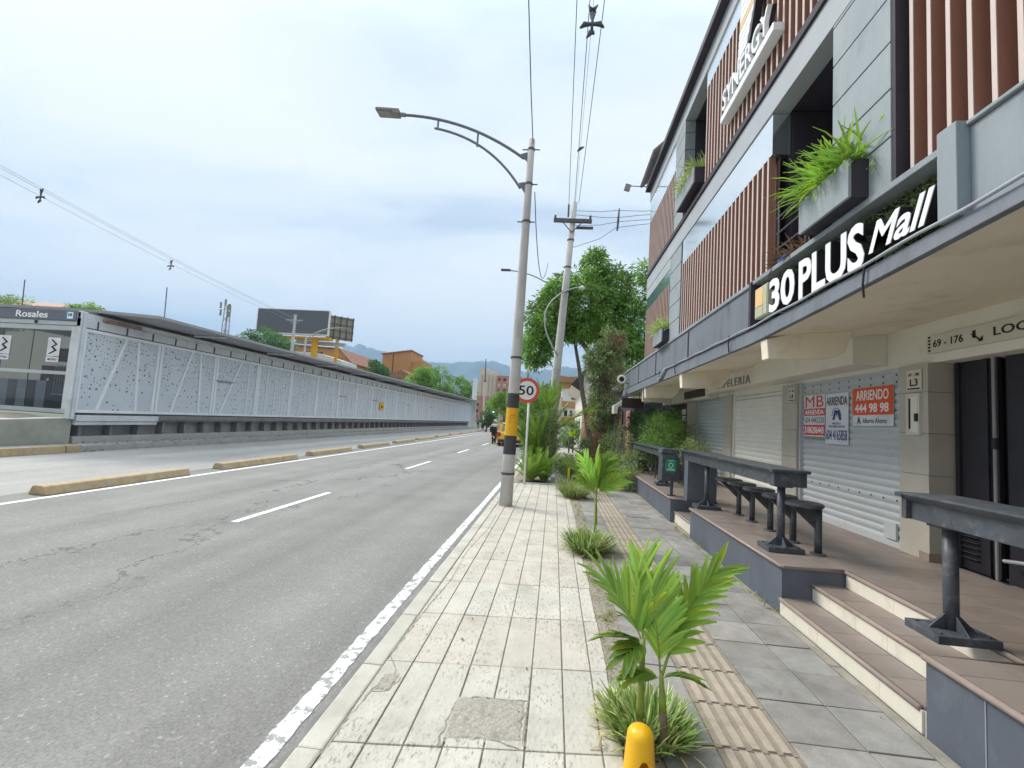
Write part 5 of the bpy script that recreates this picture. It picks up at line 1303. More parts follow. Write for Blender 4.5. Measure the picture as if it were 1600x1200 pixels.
mb = MB(); mb.lathe([(.03, .09), (.075, .06), (.13, 0), (.10, -.03)], (.70, 15.8, 6.30), 12); mb.build('lamp_head', M_WHITE, t, smooth=True)

# overhead wires
def sag(a, b, s, n=26):
    a, b = Vector(a), Vector(b); return [a.lerp(b, i / n) - Vector((0, 0, 4 * s * (i / n) * (1 - i / n))) for i in range(n + 1)]
def wire(label, pts, r, group=None, m=None):
    q = MB(); q.tube(pts, r, 6); o = q.build('overhead_wire', m or M_WIRE, off=tuple(pts[0])); tag(o, label, 'wire', group); return o
g = 'power lines running overhead to the leaning pole'
wire('leftmost of the thick power lines above the leaning pole', sag((-.18, -3, 12.9), (UX(9.0) - .18, 15.85, 9.35), .5), .0085, g)
wire('middle power line carrying the lower spacer', sag((.20, -3, 12.9), (UX(9.4), 15.9, 9.5), .5), .0085, g)
wire('thin power line between the middle and right ones', sag((.36, -3, 13.0), (UX(9.4) + .03, 15.95, 9.5), .52), .004, g)
wire('rightmost of the power lines above the leaning pole', sag((.74, -3, 12.9), (UX(9.4) + .15, 15.9, 9.45), .5), .0085, g)
# the wires really start beyond the camera and pass over it
def spacer(label, x, y, z, s):
    t = thing('cable_spacer', label, 'cable spacer', (x, y, z))
    q = MB()
    def limb(p): q.tube([(x + a * s, y, z + b * s) for a, b in p], [.012 * s * 3, .028 * s * 3, .016 * s * 3][:len(p)] if len(p) == 3 else .016 * s * 3, 7)
    q.tube([(x, y, z + .30 * s), (x, y, z - .20 * s)], .03 * s, 8); q.tube([(x - .06 * s, y, z + .25 * s), (x, y, z), (x + .06 * s, y, z + .25 * s)], .022 * s, 6)
    for sx_ in (-1, 1):
        q.tube([(x, y, z - .02 * s), (x + sx_ * .16 * s, y, z - .02 * s), (x + sx_ * .24 * s, y, z - .10 * s)], [.03 * s, .055 * s, .02 * s], 7)
        q.tube([(x + sx_ * .01 * s, y, z + .28 * s), (x + sx_ * .10 * s, y, z + .40 * s)], [.05 * s, .012 * s], 7)
    q.tube([(x - .02 * s, y, z - .2 * s), (x - .10 * s, y, z - .32 * s)], [.055 * s, .015 * s], 7); q.tube([(x + .02 * s, y, z - .2 * s), (x + .05 * s, y, z - .24 * s)], [.045 * s, .02 * s], 7)
    q.build('body', M_DSTEEL, t, smooth=True)
    return t
spacer('cross shaped dark spacer clamping the power lines at the top of the view', .32, 8.6, 9.55, .98)
t = thing('cable_spacer', 'small dark clamp on the power lines below the large spacer', 'cable spacer', (.24, 9, 7.2))
mb = MB(); mb.tube([(.17, 9.0, 7.11), (.22, 9.0, 7.17), (.30, 9.0, 7.21)], [.012, .035, .012], 8); mb.build('body', M_DSTEEL, t, smooth=True)
wire('slack cable rising from the banded lamp post to the top of the view', [(-.70, 8.40, 6.9), (-.72, 7.6, 7.3), (-.74, 6.4, 8.0), (-.72, 4.0, 9.5), (-.70, -2, 12.5)], .009)
wire('twisted service cable from the banded lamp post down into the tree', sag((-.62, 8.55, 6.0), (-.45, 13.5, 6.35), 1.0), .009)
for k, (z0, z1, z2, lab) in enumerate(((9.15, 8.85, 8.75, 'top service line'), (9.0, 8.6, 8.62, 'second service line'), (8.6, 8.45, 8.45, 'third service line'), (7.8, 8.25, 8.30, 'lowest sagging service line'))):
    wire(lab + ' from the leaning pole to the dark clamp beside the tree top', [(UX(z0) + .1, 15.9, z0), (1.2, 15.5, (z0 + z1) / 2 - .06), (1.72, 15.2, z1), (2.6, 15.0, z2), (6.0, 14.5, z2 + .05)], .008, 'service lines to the building')
t = thing('line_clamp', 'dark upright clamp holding the service lines beside the tree top', 'cable spacer', (1.78, 15.2, 8.5))
mb = MB(); mb.tube([(1.80, 15.2, 8.92), (1.78, 15.2, 8.5), (1.76, 15.2, 8.15)], [.02, .04, .03], 8); mb.build('body', M_DSTEEL, t)
# left hand lines
g = 'far power lines over the bus station'
for k, (dz, dyy, lab) in enumerate(((0, 0, 'uppermost far power line over the station'), (-.18, .3, 'middle far power line over the station'), (-.62, .2, 'lowest far power line over the station'))):
    wire(lab, sag((-36, 14 + dyy, 16.9 + dz), (-36.9, 60, 13.95 + dz), .55), .013, g, M_WIREL)
spacer('cross shaped spacer on the far lines, nearer the left edge', -36.2, 27.3, 14.95, 1.5)
spacer('cross shaped spacer on the far lines near the lattice mast', -36.5, 38.6, 14.0, 1.4)
wire('thin cable left of the station name above the brown roof', [(-60, 40, 9.9), (-48, 41, 9.2)], .02, None, M_WIREL)
t = thing('utility_pole', 'far concrete power pole standing before the dark billboard', 'utility pole', (-36.9, 60, 0))
mb = MB(); mb.tube([(-36.9, 60, 0), (-36.9, 60, 14.4)], [.32, .17], 10); mb.build('pole', M_POLE, t)
mb = MB(); mb.obox((-37.0, 60, 13.65), (2.4, .14, .14)); mb.obox((-36.9, 60, 14.35), (.6, .12, .12)); mb.tube([(-37.8, 60, 13.6), (-36.9, 60, 13.0)], .04, 5); mb.tube([(-36.1, 60, 13.6), (-36.9, 60, 13.0)], .04, 5)
mb.build('cross_arm', M_STEEL, t)
t = thing('street_lamp', 'far double curved lamp arm rising in front of the dark billboard', 'street lamp', (-36.0, 62, 0))
mb = MB(); mb.tube([(-36.2, 62, 0), (-36.2, 62, 11.6)], [.2, .14], 8); mb.build('pole', M_POLE, t)
mb = MB(); mb.tube(arc((-36.2, 62, 11.3), (-34.2, 62, 13.3), (-30.6, 62, 13.2)), .06, 6); mb.tube(arc((-36.2, 62, 10.7), (-34.8, 62, 12.6), (-32.9, 62, 12.75)), .05, 6); mb.build('arm', M_STEEL, t)
mb = MB(); mb.obox((-30.3, 62, 13.2), (.9, .35, .14)); mb.build('lamp_head', M_LAMPG, t)

# yellow bollard at the camera's feet
def lathe_holes(): pass
t = thing('yellow_bollard', 'bright yellow plastic bollard with an oval slot at the bottom edge', 'bollard', (.46, 2.22, 0))
def bollard_body(h, r, m, name='body'):
    prof = [(r * 1.22, .0), (r * 1.2, .02)]
    n = 14
    prof += [(r * (1.18 - .30 * (z / h)), z) for z in [h * .1 * i for i in range(1, 9)]]
    rt = r * (1.18 - .30 * .8)
    prof += [(rt * math.cos(a) if a < 1.56 else .002, h * .8 + h * .2 * math.sin(a)) for a in [i * 1.5708 / 9 for i in range(1, 10)]]
    return prof
me_prof = bollard_body(.225, .062, None)
mb = MB(); mb.lathe(me_prof, (.46, 2.22, 0), 32); bo = mb.build('body', M_YPLAS, t, smooth=True)
# cut the grip slot with a boolean, then bake it
mb = MB(); mb.prism([(.468 + .021 * math.cos(6.2832 * i / 24), .078 + .030 * math.sin(6.2832 * i / 24)) for i in range(24)], 1.9, 2.6, 'y')
cutr = mb.build('slot_cutter', M_BLACK, off=(0, 0, 0))
bmod = bo.modifiers.new('slot', 'BOOLEAN'); bmod.operation = 'DIFFERENCE'; bmod.object = cutr; bmod.solver = 'EXACT'; bmod.use_self = True
dg = bpy.context.evaluated_depsgraph_get(); nm2 = bpy.data.meshes.new_from_object(bo.evaluated_get(dg)); bo.modifiers.clear(); bo.data = nm2
bpy.data.objects.remove(cutr)
t = thing('green_bollard', 'small dark green bollard with a yellow front on the path', 'bollard', (.47, 12.3, 0))
mb = MB(); mb.lathe(bollard_body(.56, .075, None), (.47, 12.3, 0), 20); mb.build('body', M_GPLAS, t, smooth=True)
mb = MB(); mb.box(.42, .475, 12.205, 12.225, .06, .40); mb.build('yellow_panel', M_YPLAS, t, bevel=.006)
t = thing('litter_bin', 'grey bin with a sloped lid beyond the shrubs on the path edge', 'bin', (0, 17.2, 0))
mb = MB(); mb.box(-.30, .12, 17.1, 17.5, 0.0, .80); mb.build('body', M_DWALL, t, bevel=.01)
mb = MB(); mb.prism([(-.42, .86), (-.30, 1.02), (.14, 1.0), (.18, .92), (.12, .81), (-.30, .81)], 17.0, 17.55, 'y'); mb.build('lid', M_FASC, t, bevel=.006)
t = thing('access_cover', 'small dark steel cover plate set in the grey paving by the steps', 'cover', (1.5, 8.2, 0))
mb = MB(); mb.box(1.35, 1.75, 8.3, 8.45, -.01, .006); mb.build('plate', M_STDARK, t)
t = thing('concrete_marker', 'pale concrete marker slab standing among the shrubs', 'marker', (-.26, 15, 0))
mb = MB(); mb.box(-.42, -.10, 14.9, 15.05, 0, 1.55); mb.build('slab', M_CONC, t, bevel=.01)
# ================================================================== PLANTS
def strip_leaf(p0, d, up, L_, w, bend, n=4, rows=None):
    """one folded strip leaf; returns lists of verts (3 per station) and quads"""
    d = Vector(d).normalized(); s = d.cross(Vector(up)).normalized(); nn = s.cross(d).normalized()
    V = []; F = []
    p = Vector(p0); dd = d.copy()
    prof = [.6, 1.0, 1.0, .85, .30] if n == 4 else [.7, 1, .9, .25]
    for i in range(n + 1):
        ww = w * prof[i] / 2
        V += [tuple(p - s * ww + nn * ww * .45), tuple(p), tuple(p + s * ww + nn * ww * .45)]
        dd = (dd + Vector((0, 0, -bend / n))).normalized(); p = p + dd * (L_ / n)
    for i in range(n):
        a = i * 3; F += [(a, a + 1, a + 4, a + 3), (a + 1, a + 2, a + 5, a + 4)]
    return V, F
class LeafSet:
    def __init__(self): self.V = []; self.F = []; self.S = []
    def add(self, V, F, sh):
        o = len(self.V); self.V += V; self.F += [tuple(i + o for i in f) for f in F]
        self.S += sh if isinstance(sh, list) else [sh] * len(F)
    def build(self, name, m, parent):
        return np_mesh(name, np.array(self.V), np.array(self.F), m, shade=np.array(self.S), parent=parent)
def frond(parent, base, d, L_, droop, leaf, w, n, rr, spread=40, name='frond', m=None, tint=1.0, start=.22, roll=None):
    d = Vector(d).normalized(); side = d.cross(Vector((0, 0, 1)))
    if side.length < .05: side = Vector((1, 0, 0))
    side.normalize()
    r0_ = rr.uniform(-.5, .5); roll = r0_ if roll is None else roll + r0_ * .6; side = (Matrix.Rotation(roll, 3, d) @ side).normalized()
    pts = []; P = Vector(base); dd = d.copy()
    K = 24
    for i in range(K + 1):
        pts.append(P.copy()); dd = (dd + Vector((0, 0, -droop / K))).normalized(); P = P + dd * L_ / K
    mb = MB(); mb.tube(pts, [max(.0012, .0065 * (1 - i / K) * (L_ / .45)) for i in range(K + 1)], 6)
    ra = mb.build(name, [M_STEM], parent, smooth=True)
    ls = LeafSet()
    for i in range(n):
        t = start + (1 - start) * i / (n - 1); k = min(K - 1, int(t * K)); p = pts[k].lerp(pts[k + 1], t * K - k)
        tg = (pts[k + 1] - pts[k]).normalized(); up = side.cross(tg).normalized()
        size = math.sin(min(1, .35 + .9 * (t - start) / (1 - start)) * math.pi * .62) ** .7
        for sg in (-1, 1):
            a = rad(spread * (1 - .55 * t) + rr.uniform(-5, 5))
            ld = tg * math.cos(a) + side * sg * math.sin(a) + up * .22
            g = tint * rr.uniform(.78, 1.25); y_ = rr.uniform(-.06, .16) + (.35 if rr.random() < .06 else 0)
            V, F = strip_leaf(p, ld, up, leaf * size * rr.uniform(.85, 1.12), w * rr.uniform(.8, 1.2), .35 + rr.uniform(0, .3))
            sh = []
            for q in range(len(F)): sh.append((g * (1 + y_) * (1.08 if q % 2 else .94), g * (1.06 if q % 2 else .96), g * (1 - y_)))
            ls.add(V, F, sh)
    ls.build('leaflets', m or M_PALM, ra)
    return ra
def young_palm(label, base, stems, seed, grp='young palms in the planting strip'):
    rr = random.Random(seed)
    t = thing('young_palm', label, 'palm', base, grp)
    for st_ in stems:
        bx_, by_, h, lean, r0, zb, fr = st_
        top = Vector((bx_ + lean, by_, h))
        mb = MB(); ptz = [(bx_ + lean * (z / h) ** 1.5, by_, z) for z in [h * i / 8 for i in range(9)]]
        kb = max(2, int(8 * zb / h))
        mb.tube(ptz[:kb + 1], [r0 * (1.15 - .3 * i / kb) for i in range(kb + 1)], 12, 1)
        mb.tube(ptz[kb:], [r0 * (.85 - .45 * i / (8 - kb)) for i in range(9 - kb)], 12, 0)
        mb.build('trunk', [M_STEM, M_STEMB], t, smooth=True)
        for (az, el, L_, dr_, lf, w, n, tint) in fr:
            d = (math.sin(rad(az)) * math.cos(rad(el)), math.cos(rad(az)) * math.cos(rad(el)), math.sin(rad(el)))
            frond(t, top - Vector((0, 0, .03)), d, L_, dr_, lf, w, n, rr, tint=tint, roll=(1.25 if el > 50 else None))
    return t
# azimuth from +Y to +X ; camera looks along +Y
young_palm('young palm with broad bright fronds rising behind the yellow bollard', (.56, 2.45, 0), [
    (.50, 2.45, .50, .005, .026, .16, [(-68, 66, .30, .8, .23, .030, 14, .95), (-35, 82, .34, .35, .23, .030, 15, 1.0), (-95, 28, .14, .6, .17, .036, 7, .5), (-140, 18, .13, .7, .15, .036, 6, .5)]),
    (.61, 2.42, .36, -.02, .023, .20, [(72, 74, .58, 1.1, .18, .026, 22, 1.0), (-75, 83, .44, .10, .23, .026, 21, 1.1), (95, 32, .12, .8, .13, .034, 7, .7), (-100, 25, .13, .8, .13, .034, 6, .7)])], 21)
young_palm('single stemmed young palm, second from the camera, with yellow green fronds', (.62, 6.24, 0), [
    (.62, 6.24, .66, -.02, .030, .22, [(-75, 72, .46, .35, .22, .028, 18, 1.5), (-30, 84, .50, .1, .22, .028, 20, 1.5), (60, 74, .46, .4, .24, .028, 20, .85), (85, 52, .34, .6, .24, .028, 18, 1.15), (160, 75, .40, .3, .20, .028, 16, .9), (-100, 60, .26, .9, .18, .028, 12, .8)])], 22)
young_palm('slender darker young palm, farthest of the three, beside the green bollard', (.62, 10.9, 0), [
    (.60, 10.9, .45, -.03, .02, .25, [(-70, 60, .35, .5, .24, .03, 14, .6), (30, 75, .36, .2, .2, .03, 14, .65), (90, 45, .42, .6, .24, .03, 14, .7), (-150, 50, .36, .6, .2, .03, 12, .7)]),
    (.68, 10.95, .38, .04, .018, .2, [(60, 60, .4, .5, .22, .03, 12, .7), (-40, 70, .4, .4, .22, .03, 12, .6)])], 23)

def tuft(label, c, r, h, n, seed, light=1.0):
    rr = random.Random(seed); t = thing('striped_grass', label, 'plant', c, 'clumps of striped grass in the planting strip'); ls = LeafSet()
    for i in range(n):
        a = rr.uniform(0, 6.283); q = r * .72 * math.sqrt(rr.random()); bx_, by_ = c[0] + q * math.cos(a), c[1] + q * math.sin(a)
        el = rad(rr.uniform(55, 88) - 30 * (q / r)); a2 = a + rr.uniform(-.8, .8)
        d = (math.cos(a2) * math.cos(el), math.sin(a2) * math.cos(el), math.sin(el))
        V, F = strip_leaf((bx_, by_, c[2] + rr.uniform(-.01, .02)), d, (0, 0, 1) if el < 1.3 else (1, 0, 0), h * rr.uniform(.55, 1.2), .019 * rr.uniform(.7, 1.2), rr.uniform(.05, .55), 3)
        g = light * rr.uniform(.7, 1.1); sh = []
        cream = (g * 1.9, g * 1.65, g * 1.9) if rr.random() < .75 else (g * .9, g, g * .7); gr = (g * .55, g * .75, g * .45)
        for k in range(len(F)): sh.append(cream if k % 2 else gr)
        ls.add(V, F, sh)
    for i in range(n // 7):
        a = rr.uniform(0, 6.283); q = r * rr.uniform(.3, 1.15); el = rad(rr.uniform(0, 22)); a2 = a + rr.uniform(-1, 1)
        V, F = strip_leaf((c[0] + q * math.cos(a), c[1] + q * math.sin(a), c[2] + rr.uniform(.004, .03)), (math.cos(a2) * math.cos(el), math.sin(a2) * math.cos(el), math.sin(el)), (0, 0, 1), h * rr.uniform(.3, .8), .010, .4, 3)
        g = rr.uniform(.6, 1.2); ls.add(V, F, (g * 1.5, g * 1.0, g * 1.2))
    ls.build('blades', M_BLADE, t)
tuft('nearest clump of striped grass around the yellow bollard', (.55, 2.54, 0), .25, .16, 520, 31, 1.2)
tuft('clump of striped grass under the second palm', (.50, 5.85, 0), .29, .27, 620, 32, 1.0)
tuft('clump of striped grass at the foot of the farthest young palm', (.50, 10.0, 0), .30, .34, 420, 33, .95)
tuft('short pale clump of striped grass just behind the farthest tuft', (.45, 11.0, 0), .25, .34, 260, 34, .7)

# small weeds and dead blades scattered along the strip and the foot of the terrace wall
rr = random.Random(77); ls = LeafSet()
for i in range(150):
    if rr.random() < .62: bx_, by_ = rr.uniform(.43, .60), rr.uniform(1.7, 12)
    else: bx_, by_ = rr.uniform(1.99, 2.07), rr.uniform(4.4, 13)
    sz = rr.uniform(.015, .07)
    for k in range(rr.randint(4, 11)):
        a = rr.uniform(0, 6.28); el = rad(rr.uniform(15, 80)); d = (math.cos(a) * math.cos(el), math.sin(a) * math.cos(el), math.sin(el))
        V, F = strip_leaf((bx_ + rr.uniform(-.02, .02), by_ + rr.uniform(-.03, .03), .002), d, (0, 0, 1), sz * rr.uniform(.6, 1.3), .006, .5, 3)
        g = rr.uniform(.5, 1.1); ls.add(V, F, (g * rr.uniform(.7, 1.5), g, g * .6))
struct(ls.build('strip_weeds', M_BLADE, None), 'stuff')
def grass_pot(label, c, lx_, ly_, h, n, seed, m, droop=.9, tint=1.0):
    rr = random.Random(seed); t = thing('trailing_grass', label, 'plant', c, 'plants growing in the balcony planters'); ls = LeafSet()
    for i in range(n):
        p = (c[0] + rr.uniform(-lx_, lx_), c[1] + rr.uniform(-ly_, ly_), c[2])
        a = rr.uniform(0, 6.283); el = rad(rr.uniform(15, 88)); d = (math.cos(a) * math.cos(el) - .25, math.sin(a) * math.cos(el) + .1, math.sin(el))
        V, F = strip_leaf(p, d, (0, .1, 1) if el < 1.3 else (1, 0, 0), h * rr.uniform(.5, 1.25), .019 * rr.uniform(.7, 1.3), rr.uniform(droop * .3, droop * 2.0), 4)
        g = tint * rr.uniform(.6, 1.35); yv = rr.uniform(-.1, .3); ls.add(V, F, (g * (1 + yv), g, g * (1 - yv)))
    ls.build('blades', m, t)
grass_pot('long grassy plant spilling from the planter over the mall sign', (2.40, 3.98, 3.74), .21, .32, .37, 820, 41, M_PALM, .8, 1.15)
grass_pot('bushy yellowish plant in the top floor planter', (2.32, 8.3, 6.09), .14, .5, .32, 420, 42, M_OLIVE, .8, 2.0)
grass_pot('pale grassy plant in the planter near the far corner of the fascia', (2.32, 10.18, 3.69), .14, .36, .32, 300, 43, M_OLIVE, .5, 2.3)
grass_pot('dry tangled plant behind the balcony railing', (2.45, 4.9, 3.42), .10, .22, .22, 220, 44, M_DRY, 1.0, 1.0)

def crown(parent, blobs, n, leaf, width, m, seed, name='crown', clump=.38, tint=(.55, 1.35), droop=.5, shell=.55, warm=.15):
    rng = np.random.default_rng(seed); tot = sum(b[6] for b in blobs); P = []; D = []; T = []
    for (cx, cy, cz, rx, ry, rz, w) in blobs:
        nb = int(n * w / tot); per = 26; nc = max(3, nb // per)
        u = rng.normal(size=(nc, 3)); u /= np.linalg.norm(u, axis=1, keepdims=True)
        rad_ = (shell + (1 - shell) * rng.random((nc, 1))) ** .6 * rng.uniform(.78, 1.08, (nc, 1))
        C = np.array([cx, cy, cz]) + u * rad_ * np.array([rx, ry, rz])
        tn = rng.uniform(tint[0], tint[1], nc)
        v = rng.normal(size=(nc, per, 3)); v /= np.linalg.norm(v, axis=2, keepdims=True)
        cr_ = clump * rng.uniform(.6, 1.25, (nc, 1, 1))
        pp = C[:, None, :] + v * cr_ * rng.random((nc, per, 1)) ** .5 * np.array([1, 1, .7])
        dd = v * .9 + u[:, None, :] * .5 + rng.normal(size=(nc, per, 3)) * .35; dd[:, :, 2] -= droop
        P.append(pp.reshape(-1, 3)); D.append(dd.reshape(-1, 3)); T.append(np.repeat(tn, per))
    P = np.concatenate(P); D = np.concatenate(D); T = np.concatenate(T)
    V, F, s = leaf_cloud(P, D, leaf, width, rng, (.82, 1.18), warm)
    s = s * np.concatenate([T, T])[:, None]
    return np_mesh(name, V, F, m, shade=s, parent=parent)
def limbs(parent, trunk, branches, name='trunk', m=None):
    mb = MB(); mb.tube([p[:3] for p in trunk], [p[3] for p in trunk], 10)
    tr = mb.build(name, m or M_BARK, parent, smooth=True)
    for b in branches:
        mb = MB(); mb.tube([p[:3] for p in b], [p[3] for p in b], 7); mb.build('limb', m or M_BARK, parent, smooth=True)
t = thing('leafy_tree', 'big bright green street tree with drooping leaves beyond the shopping building', 'tree', (2.2, 20.2, 0))
limbs(t, [(2.2, 20.2, -.1, .32), (2.15, 20.2, 2, .26), (2.0, 20.1, 4, .21), (1.7, 20.2, 6, .15), (1.5, 20.2, 8.5, .05)],
      [[(2.05, 20.1, 3.6, .16), (1.2, 20.0, 4.9, .11), (.2, 20.1, 6.2, .05)], [(2.0, 20.1, 4.2, .14), (2.9, 20.3, 5.6, .1), (3.6, 20.3, 7.2, .04)],
       [(1.75, 19.9, .0, .13), (1.15, 20.0, 2.9, .10), (.95, 20.0, 4.0, .085), (.6, 20.0, 5.6, .05)], [(1.7, 20.1, 5.8, .09), (.3, 20.4, 6.9, .05), (-.8, 20.5, 6.2, .03)], [(1.8, 20.1, 5.2, .1), (2.4, 19.8, 7.3, .05), (2.3, 19.8, 8.6, .03)]])
crown(t, [(1.0, 20.3, 6.9, 1.75, 1.7, 1.55, 5), (-.35, 20.2, 6.1, 1.15, 1.2, 1.25, 2.6), (-1.0, 20.1, 4.75, .62, .8, .85, 1.1), (1.45, 20.3, 8.6, .62, .7, .95, .9), (.1, 20.3, 7.5, .8, .9, .7, 1), (2.3, 20.4, 7.6, 1.0, 1.1, 1.0, 1.8),
          (3.5, 20.6, 6.2, 1.3, 1.3, 1.7, 2.6), (3.75, 20.5, 8.4, .38, .45, .75, .35), (2.5, 20.2, 5.4, 1.0, 1.2, 1.0, 1.3), (1.1, 20, 5.7, 1.0, 1.0, .55, 1.2), (3.4, 20.7, 4.2, 1.1, 1.1, 1.2, 1.0)],
      42000, .20, .066, M_LEAF, 51, clump=.34, tint=(.38, 1.5), shell=.45, droop=.6)
# ivy covered trunk
t = thing('creeper_covered_tree', 'trunk smothered in grey green creeper with rusty dry patches by the path', 'tree', (1.7, 17, 0))
limbs(t, [(1.75, 17, -.1, .22), (1.7, 17, 2.5, .19), (1.65, 17, 4.0, .10), (1.65, 17, 4.3, .04)], [[(1.5, 17, 3.6, .08), (1.3, 17, 4.1, .05), (1.2, 17, 4.3, .03)], [(1.75, 17, 3.7, .07), (2.0, 17.1, 4.5, .03)]])
crown(t, [(1.75, 17, 3.7, .70, .6, .95, 3), (1.75, 17, 2.2, .58, .5, 1.1, 3), (1.95, 17, 4.6, .5, .5, .6, 1.2), (1.35, 17, 4.0, .35, .4, .5, .8)], 11000, .13, .032, M_OLIVE, 52, name='creeper_foliage', clump=.22, tint=(.6, 1.6), droop=.9)
crown(t, [(2.1, 16.8, 4.5, .35, .4, .5, 1.2), (2.05, 16.6, 3.3, .25, .3, .7, .7)], 1100, .12, .03, M_DRY, 53, name='dry_foliage', clump=.2, tint=(.7, 1.6), droop=.9)
def shrub(label, c, r, h, n, leaf, width, m, seed, name='shrub', tint=(.6, 1.4), droop=.1, grp='shrubs along the path', clump=.2, stem=True):
    t = thing(name, label, 'shrub', c, grp)
    if stem:
        mb = MB(); rr = random.Random(seed)
        for k in range(4): mb.tube([(c[0], c[1], c[2] - .03), (c[0] + rr.uniform(-.3, .3) * r, c[1] + rr.uniform(-.3, .3) * r, c[2] + h * .45), (c[0] + rr.uniform(-.7, .7) * r, c[1] + rr.uniform(-.7, .7) * r, c[2] + h * .85)], [.02, .014, .006], 5)
        mb.build('stem', M_BARK, t)
    crown(t, [(c[0], c[1], c[2] + h * .52, r, r, h * .5, 1)], n, leaf, width, m, seed, name='foliage', clump=clump, tint=tint, droop=droop)
    return t
shrub('brownish thinning shrub in front of the creeper trunk', (2.05, 15.2, 0), .55, 1.5, 2600, .09, .022, M_OLIVE, 60, tint=(.7, 1.9))
shrub('pale low shrub against the terrace wall near its far end', (1.85, 11.7, 0), .30, .55, 1900, .08, .02, M_OLIVE, 75, tint=(.9, 1.8))
shrub('low fresh green plant in the strip beyond the green bollard', (.55, 13.2, 0), .26, .42, 1100, .09, .022, M_LEAF, 76, tint=(.5, 1.1))
shrub('second low plant farther along the strip beyond the green bollard', (.5, 14.6, 0), .24, .5, 1000, .09, .022, M_LEAFD, 77)
shrub('dry brown twiggy shrub left of the brownish one', (1.55, 15.9, 0), .32, 1.5, 1300, .09, .02, M_DRY, 61, tint=(.7, 1.5))
shrub('dark low shrub beside the path under the creeper', (1.25, 17.6, 0), .3, 1.0, 1200, .10, .03, M_LEAFD, 62)
shrub('soft pale green shrub at the terrace end', (1.85, 13.3, 0), .38, .85, 2400, .08, .016, M_OLIVE, 63, tint=(1.0, 2.0))
shrub('low bright shrub at the foot of the terrace end wall', (1.75, 14.2, 0), .35, .5, 1500, .09, .02, M_LEAF, 64)
shrub('grey green shrub leaning over the far path planting', (2.1, 12.4, .0), .3, .95, 1400, .09, .02, M_OLIVE, 65, tint=(.8, 1.7))
shrub('feathery green shrub on the far terrace', (2.95, 12.4, .42), .62, 1.6, 5200, .12, .014, M_LEAF, 66, tint=(.6, 1.3), droop=.0)
shrub('dark feathery shrub behind the far terrace shrub', (3.0, 13.6, .4), .6, 1.7, 3000, .12, .016, M_LEAFD, 67, tint=(.6, 1.3))
shrub('small yellowish bush on the wall planter of the far terrace', (3.2, 10.9, .80), .30, .55, 1700, .06, .018, M_OLIVE, 68, tint=(1.0, 2.4))
shrub('dark hanging foliage right of the creeper trunk', (3.3, 16.3, 1.0), .8, 1.2, 1800, .14, .04, M_LEAFD, 69)
shrub('blue green shrub behind the speed sign', (-.30, 13.9, 0), .45, 1.9, 4200, .10, .022, M_OLIVE, 70, tint=(.6, 1.3))
shrub('tall dark shrub filling the verge behind the speed sign', (-.50, 15.2, 0), .5, 2.3, 3800, .13, .035, M_LEAF, 71, tint=(.4, 1.0))
shrub('light shrub at the foot of the leaning pole', (-.7, 17.5, 0), .4, 1.3, 1500, .12, .03, M_LEAF, 72)
shrub('rounded shrub at the far bend of the path', (1.0, 30, 0), .75, 1.7, 2200, .14, .05, M_LEAF, 73, tint=(.5, 1.1))
shrub('dark rounded shrub behind the worker', (1.9, 32, 0), .9, 1.9, 2200, .15, .05, M_LEAFD, 74)
# bright fern clumps and tall arching palms on the verge
def fern(label, c, h, n, seed, lf, w, m, tint=1.0, el0=40, el1=80, nl=16, name='fern', cat='fern', grp='ferns on the planted verge'):
    rr = random.Random(seed); t = thing(name, label, cat, c, grp)
    for i in range(n):
        az, el = rr.uniform(0, 360), rr.uniform(el0, el1)
        d = (math.sin(rad(az)) * math.cos(rad(el)), math.cos(rad(az)) * math.cos(rad(el)), math.sin(rad(el)))
        frond(t, (c[0] + rr.uniform(-.12, .12) * h, c[1] + rr.uniform(-.12, .12) * h, c[2]), d, h * rr.uniform(.75, 1.15), rr.uniform(.5, 1.1), lf * rr.uniform(.8, 1.2), w, nl, rr, tint=tint * rr.uniform(.8, 1.25), m=m, start=.12)
fern('bright green fern clump at the near end of the verge', (-.56, 12.2, 0), .78, 30, 81, .12, .018, M_LEAFY, .95)
fern('bright green fern clump nearer the path edge', (-.20, 12.45, 0), .80, 28, 82, .12, .02, M_LEAFY, .8, 52, 86)
fern('arching yellow green palm behind the speed sign', (-.38, 13.6, .4), 1.45, 10, 83, .36, .04, M_LEAFY, .85, 62, 88, 22, 'arching_palm', 'palm', 'arching palms on the verge')
fern('taller arching palm farther along the verge', (-.48, 15.8, .5), 2.3, 11, 84, .5, .045, M_PALM, .7, 60, 88, 22, 'arching_palm', 'palm', 'arching palms on the verge')
fern('dark spreading palm right of the leaning pole', (-.05, 18.5, .5), 1.0, 13, 85, .30, .035, M_LEAFD, .9, 15, 70, 18, 'arching_palm', 'palm', 'arching palms on the verge')
fern('large dark leaved plant leaning over the grey bin', (-.25, 16.2, 0), 1.0, 10, 86, .26, .05, M_LEAFD, .9, 30, 80, 14, 'arching_palm', 'palm', 'arching palms on the verge')
